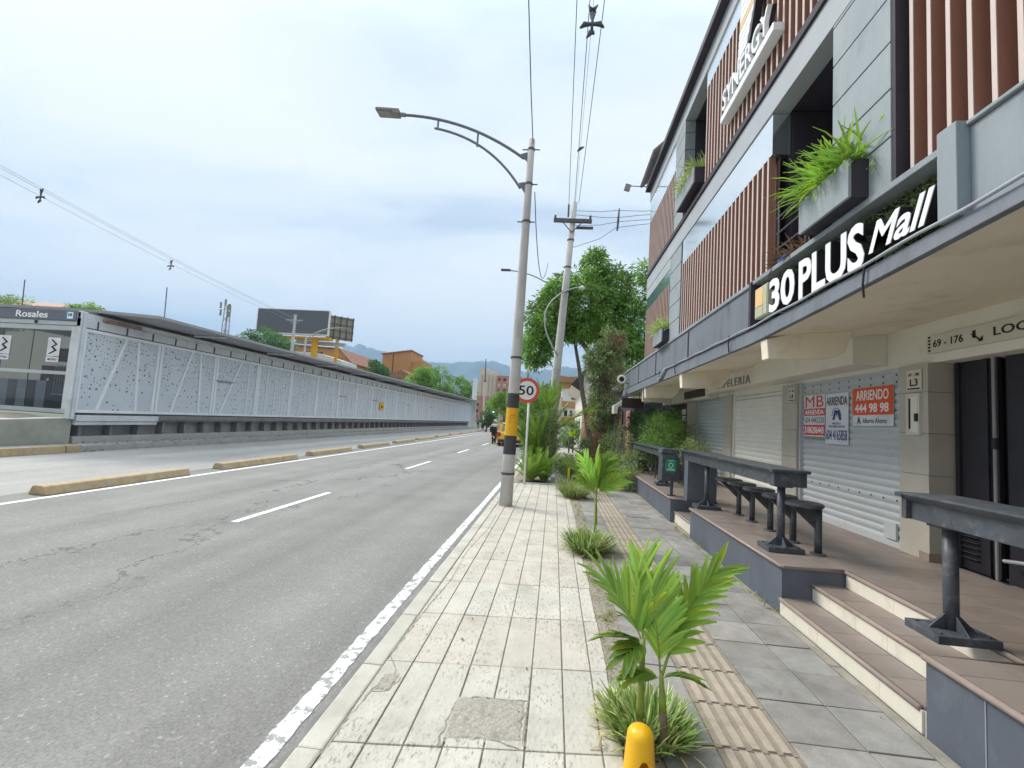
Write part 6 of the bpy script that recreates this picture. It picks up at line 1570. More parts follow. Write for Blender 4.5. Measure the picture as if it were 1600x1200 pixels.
# trees behind the station and along the far road
def far_tree(label, x, y, zc, rx, rz, n, m, seed, leaf=.35, tint=(.55, 1.4), zg=-.1, grp='trees beyond the bus station'):
    t = thing('leafy_tree', label, 'tree', (x, y, zg), grp); rr = random.Random(seed)
    limbs(t, [(x, y, zg, rx * .09), (x + .1, y, zc - rz * .6, rx * .07), (x, y, zc + rz * .3, rx * .03)], [[(x, y, zc - rz * .7, rx * .05), (x + sx_ * rx * .5, y, zc, rx * .02)] for sx_ in (-1, 1)])
    bl = [(x, y, zc, rx * .8, rx * .8, rz * .85, 3)]
    for k in range(6):
        a = rr.uniform(0, 6.28); bl.append((x + math.cos(a) * rx * .55, y + rr.uniform(-.4, .4) * rx, zc + math.sin(a) * rz * .5, rx * .45, rx * .45, rz * .4, 1))
    crown(t, bl, n, leaf, leaf * .45, m, seed, clump=rx * .16, tint=tint, droop=.2)
far_tree('wide green tree nearest the pylon behind the station', -17.6, 84, 6.2, 3.0, 3.9, 6500, M_LEAF, 91)
far_tree('tall green tree in the middle of the row behind the station roof', -22.3, 86, 7.6, 3.5, 4.6, 8500, M_LEAF, 92)
far_tree('broad light green tree at the left of the row behind the roof', -27.0, 88, 7.4, 3.5, 4.2, 8500, M_LEAF, 93, tint=(.7, 1.6))
far_tree('small tree before the sloped orange building', -33.5, 82, 8.8, 2.6, 2.8, 4500, M_LEAFD, 94, tint=(.8, 1.6))
far_tree('dark tree left of the dark billboard', -46, 68, 11.2, 4.4, 2.6, 6000, M_LEAFD, 95, tint=(.8, 1.8))
far_tree('rounded tree top showing over the roof near the station name', -41.0, 36, 7.9, 2.3, 1.7, 5000, M_LEAF, 96, leaf=.22, tint=(.6, 1.4))
far_tree('yellowish tree top at the far left under the brown roof', -45.5, 33, 7.9, 2.4, 1.7, 3500, M_OLIVE, 97, leaf=.22, tint=(1, 2.2))
far_tree('rounded street tree at the end of the road', -6.9, 62, 3.9, 2.0, 1.7, 4200, M_LEAF, 98, leaf=.25, grp='trees at the end of the road')
far_tree('lower tree left of the rounded street tree', -11.6, 95, 4.2, 3.0, 2.4, 3000, M_LEAF, 99, leaf=.35, grp='trees at the end of the road')
far_tree('low round bush like tree where the road bends', -8.6, 58, 1.6, 1.3, 1.1, 2200, M_LEAFD, 100, leaf=.22, grp='trees at the end of the road')
far_tree('tree hanging over the road edge behind the taxi', -2.2, 44, 2.6, 1.8, 2.2, 4500, M_LEAF, 101, leaf=.25, grp='trees at the end of the road')
far_tree('dark tree beside the orange and white house', -1.2, 41, 3.4, 1.2, 2.0, 2600, M_LEAFD, 102, leaf=.22, grp='trees at the end of the road')
# ================================================================== FAR BUILDINGS, HILLS, TRAFFIC
# hills
def ridge(name, pts, y0, depth, seed, base=-.2):
    rr = np.random.default_rng(seed); n = 150; mrow = 26
    xs = np.linspace(pts[0][0], pts[-1][0], n); hz = np.interp(xs, [p[0] for p in pts], [p[1] for p in pts])
    hz = hz + np.convolve(rr.normal(size=n + 8), np.ones(9) / 9, 'valid') * 22
    V = []; F = []
    for j in range(mrow):
        t = j / (mrow - 1); prof = math.sin(t * math.pi / 2) ** 1.2
        for i in range(n):
            V.append((xs[i] + rr.uniform(-4, 4), y0 + depth * t, base + hz[i] * prof * (1 + (.10 * math.sin(i * .35 + j * .8) + .05 * rr.normal()) * math.sin(t * math.pi))))
    for j in range(mrow - 1):
        for i in range(n - 1):
            a = j * n + i; F.append((a, a + 1, a + n + 1, a + n))
    return struct(np_mesh(name, np.array(V), np.array(F), M_HILL, smooth=True))
ridge('hills', [(-5200, 430), (-3600, 560), (-2900, 600), (-2600, 610), (-2450, 640), (-2383, 645), (-2122, 715), (-1968, 665), (-1700, 600), (-1300, 560), (-1000, 600), (-830, 640), (-677, 625), (-560, 600), (-495, 560), (-281, 530), (-60, 560), (66, 600), (274, 610), (600, 640), (1500, 700), (3500, 600)], 3600, 1400, 5)
ridge('foothills', [(-5200, 200), (-2500, 260), (-1200, 200), (-300, 230), (100, 190), (900, 240), (3500, 300)], 2500, 900, 8)

def bld(name, label, x0, x1, y0, y1, z1, m, cat='building', win=None, wm=None, pitch=(3, 3), ws=(1.2, 1.3), z0=-.1, base=1.2):
    t = thing(name, label, cat, ((x0 + x1) / 2, (y0 + y1) / 2, z0))
    mb = MB(); mb.box(x0, x1, y0, y1, z0, z1); mb.build('wall', m, t)
    if win:
        nx = max(1, int((x1 - x0 - .6) / pitch[0])); nz = max(1, int((z1 - base - .4) / pitch[1])); k = 0
        for i in range(nx):
            for j in range(nz):
                xx = x0 + (x1 - x0) * (i + .5) / nx; zz = base + j * pitch[1] + .4
                q = MB(); q.box(xx - ws[0] / 2, xx + ws[0] / 2, y0 - .06, y0 + .02, zz, zz + ws[1]); q.build('window', wm or M_WINDK, t)
    return t
# orange gabled building behind the billboard
t = thing('orange_building', 'orange brick building with a broken roof slope under the billboard', 'building', (-52, 97, 0))
mb = MB(); mb.prism([(-64, -.1), (-44.6, -.1), (-44.6, 11.6), (-47.6, 14.6), (-57.5, 15.0), (-64, 15.2)], 95, 112, 'y'); mb.build('wall', M_OBRICK, t)
mb = MB(); mb.prism([(-44.4, 11.5), (-44.2, 11.8), (-47.5, 14.95), (-64, 15.5), (-64, 15.2), (-47.6, 14.7)], 94.6, 112.4, 'y'); mb.build('roof', M_ROOF, t)
for xx in (-55.1, -52.6): 
    mb = MB(); mb.box(xx, xx + .6, 94.93, 95, 13.4, 13.9); mb.box(xx + .75, xx + 1.35, 94.93, 95, 13.4, 13.9); mb.build('window', M_WINDK, t)
mb = MB(); mb.prism([(-51.5, 12.2), (-46.8, 12.6), (-48.2, 11.9), (-51.0, 11.6)], 94.6, 94.99, 'y'); mb.build('porch_roof', M_ROOF, t)
t = thing('white_hall', 'low white building glimpsed below the billboards', 'building', (-46, 84, 0))
mb = MB(); mb.box(-50.5, -46.0, 83, 90, -.1, 12.2); mb.prism([(-46, -.1), (-41, -.1), (-41, 10.9), (-46, 12.2)], 83.2, 90, 'y'); mb.build('wall', M_WHITE, t)
mb = MB(); mb.box(-47.8, -47.0, 82.94, 83, 10.2, 11.0); mb.build('window', M_WINDK, t)
t = thing('sloped_orange_building', 'orange brick building with a rising mono pitch roof beyond the station', 'building', (-39, 112, 0))
mb = MB(); mb.prism([(-43.6, -.1), (-36.4, -.1), (-36.4, 17.2), (-43.6, 16.0)], 110, 120, 'y'); mb.prism([(-36.35, -.1), (-33.6, -.1), (-33.6, 15.1), (-36.35, 14.6)], 111, 120, 'y'); mb.build('wall', M_OBRICK, t)
mb = MB(); mb.prism([(-43.9, 16.0), (-36.2, 17.25), (-36.2, 17.5), (-43.9, 16.25)], 109.7, 120.2, 'y'); mb.build('roof', M_ROOF, t)
mb = MB(); mb.box(-40.9, -40.75, 109.9, 109.99, 9, 16.4); mb.build('downpipe', M_FACD, t)
t = bld('brick_house', 'low reddish roofed house behind the broad light green tree', -37, -30, 96, 104, 9.2, M_CREAM)
mb = MB(); mb.prism([(-37.6, 9.2), (-29.4, 9.2), (-33.5, 11)], 95.4, 104.6, 'y'); mb.build('roof', M_ROOF, t)
# brown tiled roof at the left edge
t = thing('tiled_roof_house', 'house with a long brown tiled roof behind the station at the left edge', 'building', (-64, 48, 0))
mb = MB(); mb.box(-90, -55.6, 46, 60, -.1, 10.6); mb.build('wall', M_CREAM, t)
mb = MB(); mb.add([(-90, 44.9, 11.0), (-55.0, 44.9, 10.9), (-56.6, 50, 12.0), (-60, 53, 12.9), (-90, 53, 13.8), (-90, 61, 11), (-55, 61, 10.9)], [(0, 1, 2, 3, 4), (4, 3, 2, 1, 6, 5), (0, 5, 6, 1)]); mb.build('roof', M_ROOF, t)
# apartment tower and its lower brick neighbour
t = thing('apartment_tower', 'cream and salmon brick apartment tower at the end of the road', 'building', (-30, 225, 0))
mb = MB(); mb.box(-38, -29.2, 222, 236, -.1, 23.6); mb.box(-38.0, -35, 224, 232, 23.6, 27); mb.box(-35, -29.2, 224, 232, 23.6, 25.2); mb.build('wall', M_CREAM, t)
mb = MB(); mb.box(-29.19, -22.4, 221, 236, -.1, 23.0); mb.build('brick_wing', M_RBRICK, t)
for j in range(8):
    for (xa, w_) in ((-28.3, 1.0), (-25.9, 1.5)):
        mb = MB(); mb.box(xa, xa + w_, 220.9, 220.99, 1.5 + j * 2.7, 2.9 + j * 2.7); mb.build('window', M_WINDK if j % 3 else M_CREAM, t)
for xx in (-36.5, -33.2, -31.5):
    mb = MB(); mb.box(xx, xx + .25, 221.9, 221.99, 2, 23); mb.build('facade_groove', M_RBRICK, t)
mb = MB()
for j in range(8): mb.box(-24.4, -22.3, 220.4, 221, .8 + j * 2.7, 1.2 + j * 2.7)
mb.build('balcony', M_CREAM, t)
t = bld('brick_block', 'low dark brick block at the foot of the apartment tower', -34, -27.6, 190, 200, 11.0, M_RBRICK, win=True, pitch=(2, 2.6), ws=(.9, 1))
t = bld('far_block', 'pale block left of the apartment tower half hidden by trees', -42, -38.5, 230, 240, 19.0, M_CREAM, win=True, pitch=(1.6, 3), ws=(.7, 1))
# orange and white house at the end of the path
t = thing('terraced_house', 'orange banded white house with dark windows at the end of the path', 'house', (1.9, 46, 0))
mb = MB(); mb.box(.6, 3.6, 45, 55, -.1, 5.55); mb.build('wall', M_WHITE, t)
mb = MB(); mb.box(.6, 2.6, 44.9, 44.995, 5.0, 5.56); mb.box(.6, 2.9, 44.9, 44.995, 3.1, 3.75); mb.box(.6, 2.0, 44.9, 44.995, 1.6, 2.1); mb.box(.6, 2.6, 44.9, 44.995, 2.1, 2.2); mb.build('orange_band', M_OBRICK, t)
mb = MB(); mb.prism([(.2, 5.57), (3.2, 5.57), (2.4, 6.2), (.0, 6.0)], 44.4, 55, 'y'); mb.build('roof', M_ROOF, t)
for a, b_, c_, d_ in ((1.55, 2.05, 3.95, 4.6), (1.45, 1.7, 2.3, 2.85), (.9, 1.2, 2.3, 2.85)):
    mb = MB(); mb.box(a, b_, 44.93, 44.99, c_, d_); mb.build('window', M_WINDK, t)
mb = MB(); mb.box(2.05, 2.5, 44.9, 44.99, .8, 2.5); mb.build('gate', M_RBRICK, t)
t = thing('terraced_house', 'taller orange roofed house just left of the banded white one', 'house', (-.5, 52, 0))
mb = MB(); mb.box(-.5, 1.4, 52, 60, -.1, 6.2); mb.build('wall', M_OBRICK, t)
mb = MB(); mb.prism([(-.8, 6.2), (1.7, 6.2), (1.5, 6.8), (-.2, 7.0)], 51.6, 60, 'y'); mb.build('roof', M_ROOF, t)
mb = MB(); mb.box(-.3, .4, 51.5, 51.99, 4.3, 4.6); mb.box(-.2, .3, 51.93, 51.99, 4.7, 5.6); mb.build('window', M_WINDK, t)
t = thing('white_wall_building', 'white fronted building with a dark slanting gable beside the creeper trunk', 'building', (3.2, 30, 0))
mb = MB(); mb.prism([(1.75, -.1), (6, -.1), (6, 7), (2.4, 6.2), (1.0, 4.1), (1.75, 3.7)], 30, 40, 'y'); mb.build('wall', M_LINT, t)
mb = MB(); mb.prism([(.95, 4.1), (1.75, 3.62), (1.75, 4.6), (2.1, 5.5)], 29.7, 29.99, 'y'); mb.build('gable', M_FACD, t)
mb = MB(); mb.box(1.9, 2.6, 29.5, 29.99, .0, 2.9); mb.build('doorway', M_OBRICK, t)
t = thing('round_sign', 'plain round red sign hanging by the creeper trunk', 'sign', (1.52, 19.03, 0))
mb = MB(); n_ = 24; mb.prism([(1.52 + .24 * math.cos(6.283 * i / n_), 1.75 + .24 * math.sin(6.283 * i / n_)) for i in range(n_)], 19.0, 19.05, 'y'); mb.build('disc', M_RED, t)
mb = MB(); mb.tube([(1.52, 19.03, 1.5), (1.52, 19.03, 0)], .025, 6); mb.build('post', M_DSTEEL, t)
t = thing('white_post', 'slim cream post with a small cross board on the far path', 'post', (.32, 27, 0))
mb = MB(); mb.tube([(.32, 27, 0), (.32, 27, 3.1)], .07, 8); mb.build('post', M_SIGNW, t)
mb = MB(); mb.box(-.05, .75, 26.95, 27.03, 2.35, 2.5); mb.build('board', M_SIGNW, t)

# billboards
t = thing('billboard', 'blank dark billboard on a yellow column behind the station roof', 'billboard', (-43, 75, 0))
mb = MB(); mb.box(-53.1, -40.0, 75, 75.4, 14.35, 18.5); mb.build('face', M_BILL, t)
mb = MB(); mb.box(-53.25, -39.85, 75.0, 75.45, 18.5, 18.62); mb.box(-53.25, -53.1, 75, 75.45, 14.3, 18.5); mb.box(-40.0, -39.85, 75, 75.45, 14.3, 18.5); mb.box(-53.25, -39.85, 74.6, 75.5, 14.1, 14.28); mb.build('frame', M_WHITE, t)
mb = MB(); mb.tube([(-42.9, 76.5, 0), (-42.9, 76.5, 14.0)], .55, 14); mb.box(-49, -40, 75.8, 76.6, 13.6, 14.0); mb.box(-49, -40, 76.9, 77.4, 13.6, 13.95); mb.build('column', M_YEL, t, smooth=False)
mb = MB()
for i in range(9): mb.tube([(-52.5 + i * 1.5, 75.6, 14.4), (-52.5 + i * 1.5, 75.6, 18.4)], .07, 5)
mb.build('back_frame', M_LAMPG, t)
t = thing('billboard', 'second billboard seen from behind with its rusty steel frame', 'billboard', (-40, 79, 0))
Rb = Matrix.Rotation(rad(38), 3, 'Z')
mb = MB(); mb.obox((-40.0, 79.5, 16.4), (4.6, .2, 4.3), Rb); mb.build('face', mat('billboard_back', (.33, .30, .22), var=.2, scale=1.2), t)
mb = MB()
for i in range(5): mb.obox(Vector((-40.0, 79.5, 16.4)) + Rb @ Vector((-2.2 + i * 1.1, -.22, 0)), (.16, .2, 4.5), Rb)
for j in range(4): mb.obox(Vector((-40.0, 79.5, 14.6 + j * 1.2)) + Rb @ Vector((0, -.36, 0)), (4.7, .1, .14), Rb)
mb.build('back_frame', M_DSTEEL, t)
mb = MB(); mb.obox((-42.3, 77.6, 13.4), (8.5, 1.0, .12), Matrix.Rotation(rad(12), 3, 'Z')); mb.obox((-42.3, 77.2, 13.0), (8.5, .1, .5), Matrix.Rotation(rad(12), 3, 'Z')); mb.build('catwalk', M_STEEL, t)
mb = MB(); mb.tube([(-40.5, 79.8, 0), (-40.5, 79.8, 16)], .3, 10); mb.build('column', M_YEL, t)
# lattice mast
t = thing('lattice_mast', 'red and white lattice telecom mast far behind the station', 'mast', (-110, 140, 0))
mb = MB()
for a, b_ in ((-1, -1), (1, -1), (1, 1), (-1, 1)): mb.tube([(-110 + a * 1.0, 140 + b_ * 1.0, 0), (-110 + a * .6, 140 + b_ * .6, 34)], .12, 5, 0)
mb.build('mast_leg', M_LAMPG, t)
mb = MB()
for k in range(17):
    z = k * 2.0; w0 = 1.0 - .4 * z / 34; w1 = 1.0 - .4 * (z + 2) / 34
    for (a, b_), (c_, d_) in (((-1, -1), (1, -1)), ((1, -1), (1, 1))):
        mb.tube([(-110 + a * w0, 140 + b_ * w0, z), (-110 + c_ * w1, 140 + d_ * w1, z + 2)], .08, 4, k % 2); mb.tube([(-110 + c_ * w0, 140 + d_ * w0, z), (-110 + a * w1, 140 + b_ * w1, z + 2)], .08, 4, k % 2)
mb.build('bracing', [M_RBRICK, M_WHITE], t)
mb = MB()
for a, z in ((-1.6, 33.5), (1.5, 33.0), (-1.4, 31), (1.6, 30.6), (0, 34.5)): mb.box(-110 + a - .22, -110 + a + .22, 138.6, 139, z - 1.0, z + 1.0)
mb.tube([(-112.2, 139, 32), (-107.8, 139, 32)], .1, 5); mb.build('antenna_panel', M_LAMPG, t)
# poles and signals at the end of the road
t = thing('utility_pole', 'tall dark tipped pole rising before the apartment tower', 'utility pole', (-12.5, 80, 0))
mb = MB(); mb.tube([(-12.5, 80, -.1), (-12.6, 80, 8)], [.2, .15], 8); mb.build('pole', M_POLE, t); mb = MB(); mb.tube([(-12.6, 80, 8), (-12.7, 80, 12.2)], [.12, .08], 8); mb.tube([(-12.9, 80, 8.2), (-12.3, 80, 8.2)], .08, 6); mb.build('pole_top', M_DSTEEL, t)
t = thing('traffic_light', 'traffic light on a pole just beyond the station pylon', 'traffic light', (-12.3, 88, -.1))
mb = MB(); mb.tube([(-12.3, 88, -.1), (-12.3, 88, 4.5)], .09, 8); mb.tube([(-12.3, 88, 4.3), (-9.6, 88, 4.4)], .07, 6); mb.build('pole', M_STEEL, t)
mb = MB(); mb.box(-12.1, -11.5, 87.8, 88.2, 2.7, 4.1); hd = mb.build('signal_head', M_BLACK, t)
em = mat('green_signal_lamp', (.5, 1, .85)); N_, L_, b_ = graph(em); b_.inputs['Emission Color'].default_value = (.5, 1, .85, 1); b_.inputs['Emission Strength'].default_value = 1.2
mb = MB(); n_ = 14; mb.prism([(-11.8 + .2 * math.cos(6.283 * i / n_), 3.0 + .2 * math.sin(6.283 * i / n_)) for i in range(n_)], 87.76, 87.79, 'y'); mb.build('lit_lens', em, hd)
t = thing('utility_pole', 'slim concrete pole by the rounded street tree', 'utility pole', (-8.0, 66, 0))
mb = MB(); mb.tube([(-8.0, 66, -.1), (-8.0, 66, 5.4)], [.16, .1], 8); mb.box(-8.6, -7.4, 65.95, 66.05, 4.9, 5.0); mb.build('pole', M_POLE, t)

# ------------------------------------------------------------------ people and vehicles
def skin_fig(name, joints, edges, m, parent, sub=2):
    """joints: (x,y,z,r) relative world; connected edges; continuous skinned surface, baked"""
    me = bpy.data.meshes.new(name); ov = parent_world(parent)
    me.from_pydata([tuple(Vector(j[:3])) for j in joints], edges, []); me.update()
    o = bpy.data.objects.new(name, me); COL.objects.link(o)
    sk = o.modifiers.new('skin', 'SKIN'); sk.use_smooth_shade = True
    for i, j in enumerate(joints):
        r = j[3]; me.skin_vertices[0].data[i].radius = r if isinstance(r, tuple) else (r, r)
    me.skin_vertices[0].data[0].use_root = True
    ss = o.modifiers.new('sub', 'SUBSURF'); ss.levels = sub; ss.render_levels = sub
    dg = bpy.context.evaluated_depsgraph_get(); n2 = bpy.data.meshes.new_from_object(o.evaluated_get(dg)); n2.name = name
    bpy.data.objects.remove(o)
    n2.transform(Matrix.Translation(-ov)); n2.materials.clear(); n2.materials.append(m)
    o = bpy.data.objects.new(name, n2); COL.objects.link(o); o.parent = parent
    return o
def person(label, base, kind, face=1, vest=None, shirt=None, trousers=None, s=1.0, hair=None, grp=None):
    """face=-1: looks towards the camera (-Y)"""
    t = thing('person', label, 'person', base, grp); x, y, z = base
    def J(a, b_, c_, r): return (x + a * s, y + b_ * face * s, z + c_ * s, (r[0] * s, r[1] * s) if isinstance(r, tuple) else r * s)
    if kind == 'walk':
        K = dict(pel=(0, 0, .93), ab=(0, 0, 1.08), ch=(0, .0, 1.28), nk=(0, .01, 1.45), hd0=(0, .03, 1.53), hd=(0, .035, 1.63), ht=(0, .03, 1.70),
                 hl=(-.09, 0, .90), kl=(-.11, .12, .50), fl=(-.12, .02, .08), tl=(-.13, .16, .03), hr=(.09, 0, .90), kr=(.11, -.02, .48), fr=(.12, -.20, .10), tr=(.13, -.07, .03),
                 sl=(-.17, 0, 1.40), el=(-.25, -.05, 1.14), wl=(-.22, .10, .95), gl=(-.21, .14, .87), sr=(.17, 0, 1.40), er=(.24, .02, 1.13), wr=(.18, .20, 1.05), gr=(.15, .26, 1.02))
    else:  # riding
        K = dict(pel=(0, 0, .82), ab=(0, .06, .98), ch=(0, .12, 1.18), nk=(0, .16, 1.36), hd0=(0, .19, 1.43), hd=(0, .21, 1.52), ht=(0, .20, 1.59),
                 hl=(-.09, 0, .80), kl=(-.20, .38, .74), fl=(-.19, .28, .34), tl=(-.20, .40, .29), hr=(.09, 0, .80), kr=(.20, .38, .74), fr=(.19, .28, .34), tr=(.20, .40, .29),
                 sl=(-.18, .12, 1.30), el=(-.30, .30, 1.10), wl=(-.30, .52, 1.02), gl=(-.30, .60, 1.02), sr=(.18, .12, 1.30), er=(.30, .30, 1.10), wr=(.30, .52, 1.02), gr=(.30, .60, 1.02))
    names = list(K); idx = {n: i for i, n in enumerate(names)}
    R = dict(pel=(.145, .11), ab=(.13, .10), ch=(.155, .105), nk=.055, hd0=.07, hd=(.085, .10), ht=(.06, .075), hl=.085, hr=.085, kl=.058, kr=.058, fl=.04, fr=.04, tl=.035, tr=.035, sl=.062, sr=.062, el=.042, er=.042, wl=.03, wr=.03, gl=.035, gr=.035)
    js = [J(*K[n], R[n]) for n in names]
    E_ = [('pel', 'ab'), ('ab', 'ch'), ('ch', 'nk'), ('nk', 'hd0'), ('hd0', 'hd'), ('hd', 'ht'), ('pel', 'hl'), ('hl', 'kl'), ('kl', 'fl'), ('fl', 'tl'), ('pel', 'hr'), ('hr', 'kr'), ('kr', 'fr'), ('fr', 'tr'), ('ch', 'sl'), ('sl', 'el'), ('el', 'wl'), ('wl', 'gl'), ('ch', 'sr'), ('sr', 'er'), ('er', 'wr'), ('wr', 'gr')]
    skin_fig('body', js, [(idx[a], idx[b_]) for a, b_ in E_], M_SKIN, t)
    def sub(name, ks, es, m, grow):
        j2 = []
        for n in ks:
            r = R[n]; r = (r[0] + grow, r[1] + grow) if isinstance(r, tuple) else r + grow
            j2.append(J(*K[n], r))
        ii = {n: i for i, n in enumerate(ks)}
        return skin_fig(name, j2, [(ii[a], ii[b_]) for a, b_ in es], m, t)
    sub('shirt', ['ab', 'ch', 'nk', 'sl', 'el', 'sr', 'er', 'pel'], [('pel', 'ab'), ('ab', 'ch'), ('ch', 'nk'), ('ch', 'sl'), ('sl', 'el'), ('ch', 'sr'), ('sr', 'er')], shirt or M_CLOTHW, .010)
    sub('trousers', ['pel', 'hl', 'kl', 'fl', 'hr', 'kr', 'fr'], [('pel', 'hl'), ('hl', 'kl'), ('kl', 'fl'), ('pel', 'hr'), ('hr', 'kr'), ('kr', 'fr')], trousers or M_CLOTHG, .014)
    if vest: sub('vest', ['ab', 'ch', 'nk', 'sl', 'sr', 'pel'], [('pel', 'ab'), ('ab', 'ch'), ('ch', 'nk'), ('ch', 'sl'), ('ch', 'sr')], vest, .024)
    hx = J(*K['hd'], .1)
    mb = MB(); rr_ = .112 * s
    mb.lathe([(rr_ * math.cos(a), rr_ * 1.05 * math.sin(a)) for a in [-.1 + i * .2 for i in range(8)]] + [(.002, rr_ * 1.07)], (hx[0], hx[1] - .02 * face * s, hx[2] + .02 * s), 16)
    mb.build('hair' if hair is None else 'helmet', hair or M_BLACK, t, smooth=True)
    for sx_, nm in ((-1, 'shoe'), (1, 'shoe')):
        f = J(*K['fl' if sx_ < 0 else 'fr'], .1); g_ = J(*K['tl' if sx_ < 0 else 'tr'], .1)
        mb = MB(); mb.tube([(f[0], f[1] - .04 * face * s, max(z + .05 * s, f[2] - .02 * s)), ((f[0] + g_[0]) / 2, (f[1] + g_[1]) / 2, (f[2] + g_[2]) / 2), g_[:3]], [.045 * s, .05 * s, .035 * s], 8); mb.build('shoe', M_BLACK, t, smooth=True)
    return t
person('worker in a bright yellow green vest walking on the far path', (.96, 25.0, 0.01), 'walk', -1, vest=M_HIVIS, shirt=M_HIVIS, trousers=M_CLOTHG, s=.88)

def wheel(q, c, r, w, ax='x', m=0):
    n = 20; pts = [(r * math.cos(6.283 * i / n), r * math.sin(6.283 * i / n)) for i in range(n)]
    q.prism([(c[1] + a, c[2] + b_) for a, b_ in pts], c[0] - w / 2, c[0] + w / 2, 'x', m)
def motorbike(label, x, y, z, s=1.0, face=1, grp=None, box=True):
    t = thing('motorcycle', label, 'motorcycle', (x, y, z), grp)
    for yy in (-.62, .62):
        mb = MB(); n = 22; ring = [(x, y + face * yy * s + .26 * s * math.cos(6.283 * i / n), z + .31 * s + .26 * s * math.sin(6.283 * i / n)) for i in range(n + 1)]
        mb.tube(ring, .05 * s, 7, cap=False); w_ = mb.build('wheel', M_RUB, t, smooth=True)
        mb = MB(); mb.tube([(x - .03, y + face * yy * s, z + .31 * s), (x + .03, y + face * yy * s, z + .31 * s)], .19 * s, 16); mb.build('rim', M_DSTEEL, w_)
    mb = MB(); mb.prism([(y + face * a * s, z + b_ * s) for a, b_ in ((-.75, .62), (-.55, .76), (.1, .74), (.28, .92), (.42, .88), (.35, .5), (.1, .28), (-.25, .28), (-.5, .5))], x - .12 * s, x + .12 * s, 'x'); mb.build('body', M_CLOTHD, t, bevel=.03)
    mb = MB(); mb.tube([(x, y + face * .62 * s, z + .31 * s), (x, y + face * .42 * s, z + 1.0 * s)], .03 * s, 7); mb.tube([(x - .34 * s, y + face * .40 * s, z + 1.02 * s), (x + .34 * s, y + face * .40 * s, z + 1.02 * s)], .018 * s, 7); mb.build('handlebar', M_DSTEEL, t)
    mb = MB(); mb.box(x - .07 * s, x + .07 * s, y - face * .76 * s, y - face * .80 * s, z + .56 * s, z + .64 * s); mb.build('tail_light', M_TAIL, t)
    if box:
        mb = MB(); mb.box(x - .23 * s, x + .23 * s, y - face * .45 * s, y - face * .85 * s, z + .78 * s, z + 1.18 * s); mb.build('luggage_box', M_BLACK, t, bevel=.03)
    mb = MB(); mb.box(x - .14, x + .14, y - face * .86 * s, y - face * .84 * s, z + .38 * s, z + .52 * s); mb.build('licence_plate', M_SIGNW, t)
    return t
motorbike('dark delivery motorcycle with a black box riding away on the road', -4.1, 31.8, -.12)
person('rider in a pale jacket and helmet on the dark motorcycle', (-4.1, 31.75, -.12), 'ride', 1, shirt=M_CLOTHW, trousers=M_CLOTHD, hair=M_WHITE)
motorbike('white motorcycle waiting far off by the station pylon', -10.9, 70, -.12, 1.0, -1, box=False)
person('rider in white waiting on the far motorcycle', (-10.9, 70.05, -.12), 'ride', -1, shirt=M_WHITE, trousers=M_CLOTHD, hair=M_WHITE)
person('pedestrian in an ochre top standing near the pylon', (-12.0, 72, -.1), 'walk', -1, shirt=mat('ochre_cloth', (.5, .3, .12)), trousers=M_CLOTHD)

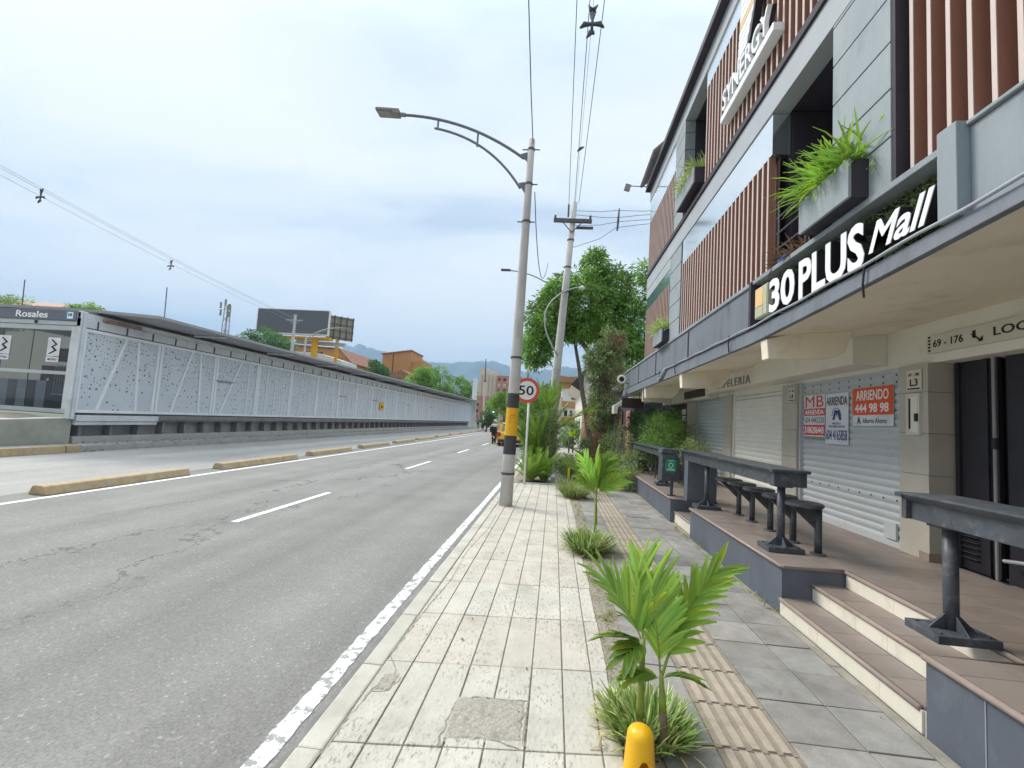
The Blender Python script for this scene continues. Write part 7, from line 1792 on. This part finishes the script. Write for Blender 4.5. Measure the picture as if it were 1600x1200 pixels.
# taxi
def taxi(label, cx, y0, z):
    t = thing('taxi', label, 'car', (cx, y0 + 1.9, z)); w = .80
    side = [(0.06, .22), (0.0, .45), (.02, .80), (.10, .92), (.28, 1.42), (.55, 1.50), (1.9, 1.50), (2.45, 1.02), (3.35, .88), (3.55, .62), (3.55, .25)]
    mb = MB(); n = len(side)
    secs = [(-w, .93), (-w * .99, 1.0), (0, 1.0), (w * .99, 1.0), (w, .93)]
    V = []
    for sx_, _ in ((-1, 0), (-.86, 1), (.86, 1), (1, 0)):
        for (yy, zz) in side:
            inset = .0 if zz < .95 else (zz - .95) * .28
            xx = sx_ * (w - inset) ; V.append((cx + xx, y0 + yy + (.0 if abs(sx_) < .9 else .03), z + zz - (.0 if abs(sx_) < .9 else .03)))
    F = []
    for c in range(3):
        for i in range(n - 1): F.append((c * n + i, (c + 1) * n + i, (c + 1) * n + i + 1, c * n + i + 1))
        F.append((c * n + n - 1, (c + 1) * n + n - 1, (c + 1) * n, c * n))
    F.append(tuple(range(n))[::-1]); F.append(tuple(range(3 * n, 4 * n)))
    mb.add(V, F); mb.build('body', M_TAXI, t, bevel=.04)
    mb = MB(); v = [(cx - .56, y0 + .098, z + .98), (cx + .56, y0 + .098, z + .98), (cx + .50, y0 + .255, z + 1.38), (cx - .50, y0 + .255, z + 1.38)]
    mb.add(v + [(a, b_ + .02, c_) for a, b_, c_ in v], [(0, 1, 2, 3), (7, 6, 5, 4), (0, 4, 5, 1), (1, 5, 6, 2), (2, 6, 7, 3), (3, 7, 4, 0)]); mb.build('rear_window', M_TEAL, t)
    mb = MB()
    for sx_ in (-1, 1):
        xa = cx + sx_ * (w - .02); xb = cx + sx_ * (w - .11)
        v = [(xa + sx_ * .012, y0 + .45, z + .98), (xa + sx_ * .012, y0 + 2.2, z + .98), (xb + sx_ * .012, y0 + 1.85, z + 1.40), (xb + sx_ * .012, y0 + .5, z + 1.40)]
        mb.add(v, [(0, 1, 2, 3)])
    mb.build('side_window', M_WINDK, t)
    for sx_ in (-1, 1):
        for yy in (.62, 2.95):
            mb = MB(); wheel(mb, (cx + sx_ * .72, y0 + yy, z + .29), .29, .18); wo = mb.build('wheel', M_RUB, t, bevel=.02)
            mb = MB(); wheel(mb, (cx + sx_ * .815, y0 + yy, z + .29), .17, .01); mb.build('rim', M_STEEL, wo)
        mb = MB(); mb.box(cx + sx_ * .60, cx + sx_ * .76, y0 - .012, y0 + .04, z + .62, z + .88); mb.build('tail_light', M_TAIL, t, bevel=.01)
    mb = MB(); mb.box(cx - .74, cx + .74, y0 - .05, y0 + .05, z + .26, z + .44); mb.build('bumper', M_CLOTHD, t, bevel=.03)
    mb = MB(); mb.box(cx - .2, cx + .2, y0 - .03, y0 + .02, z + .56, z + .68); mb.build('licence_plate', M_SIGNW, t)
taxi('yellow taxi driving away, half hidden behind the banded lamp post', -2.75, 29.0, -.12)

# ------------------------------------------------------------------ air
hz = bpy.data.materials.new('haze'); hz.use_nodes = True; N, L = hz.node_tree.nodes, hz.node_tree.links; N.clear()
o_ = N.new('ShaderNodeOutputMaterial'); pv = N.new('ShaderNodeVolumePrincipled'); L.new(pv.outputs[0], o_.inputs['Volume'])
pv.inputs['Color'].default_value = (.48, .72, 1.0, 1); pv.inputs['Density'].default_value = 0.00022; pv.inputs['Anisotropy'].default_value = 0.0
mb = MB(); mb.box(-5400, 5400, -61, 6050, -1.3, 860)
hb = mb.build('haze', hz, off=(0, 0, 0)); hb['kind'] = 'stuff'
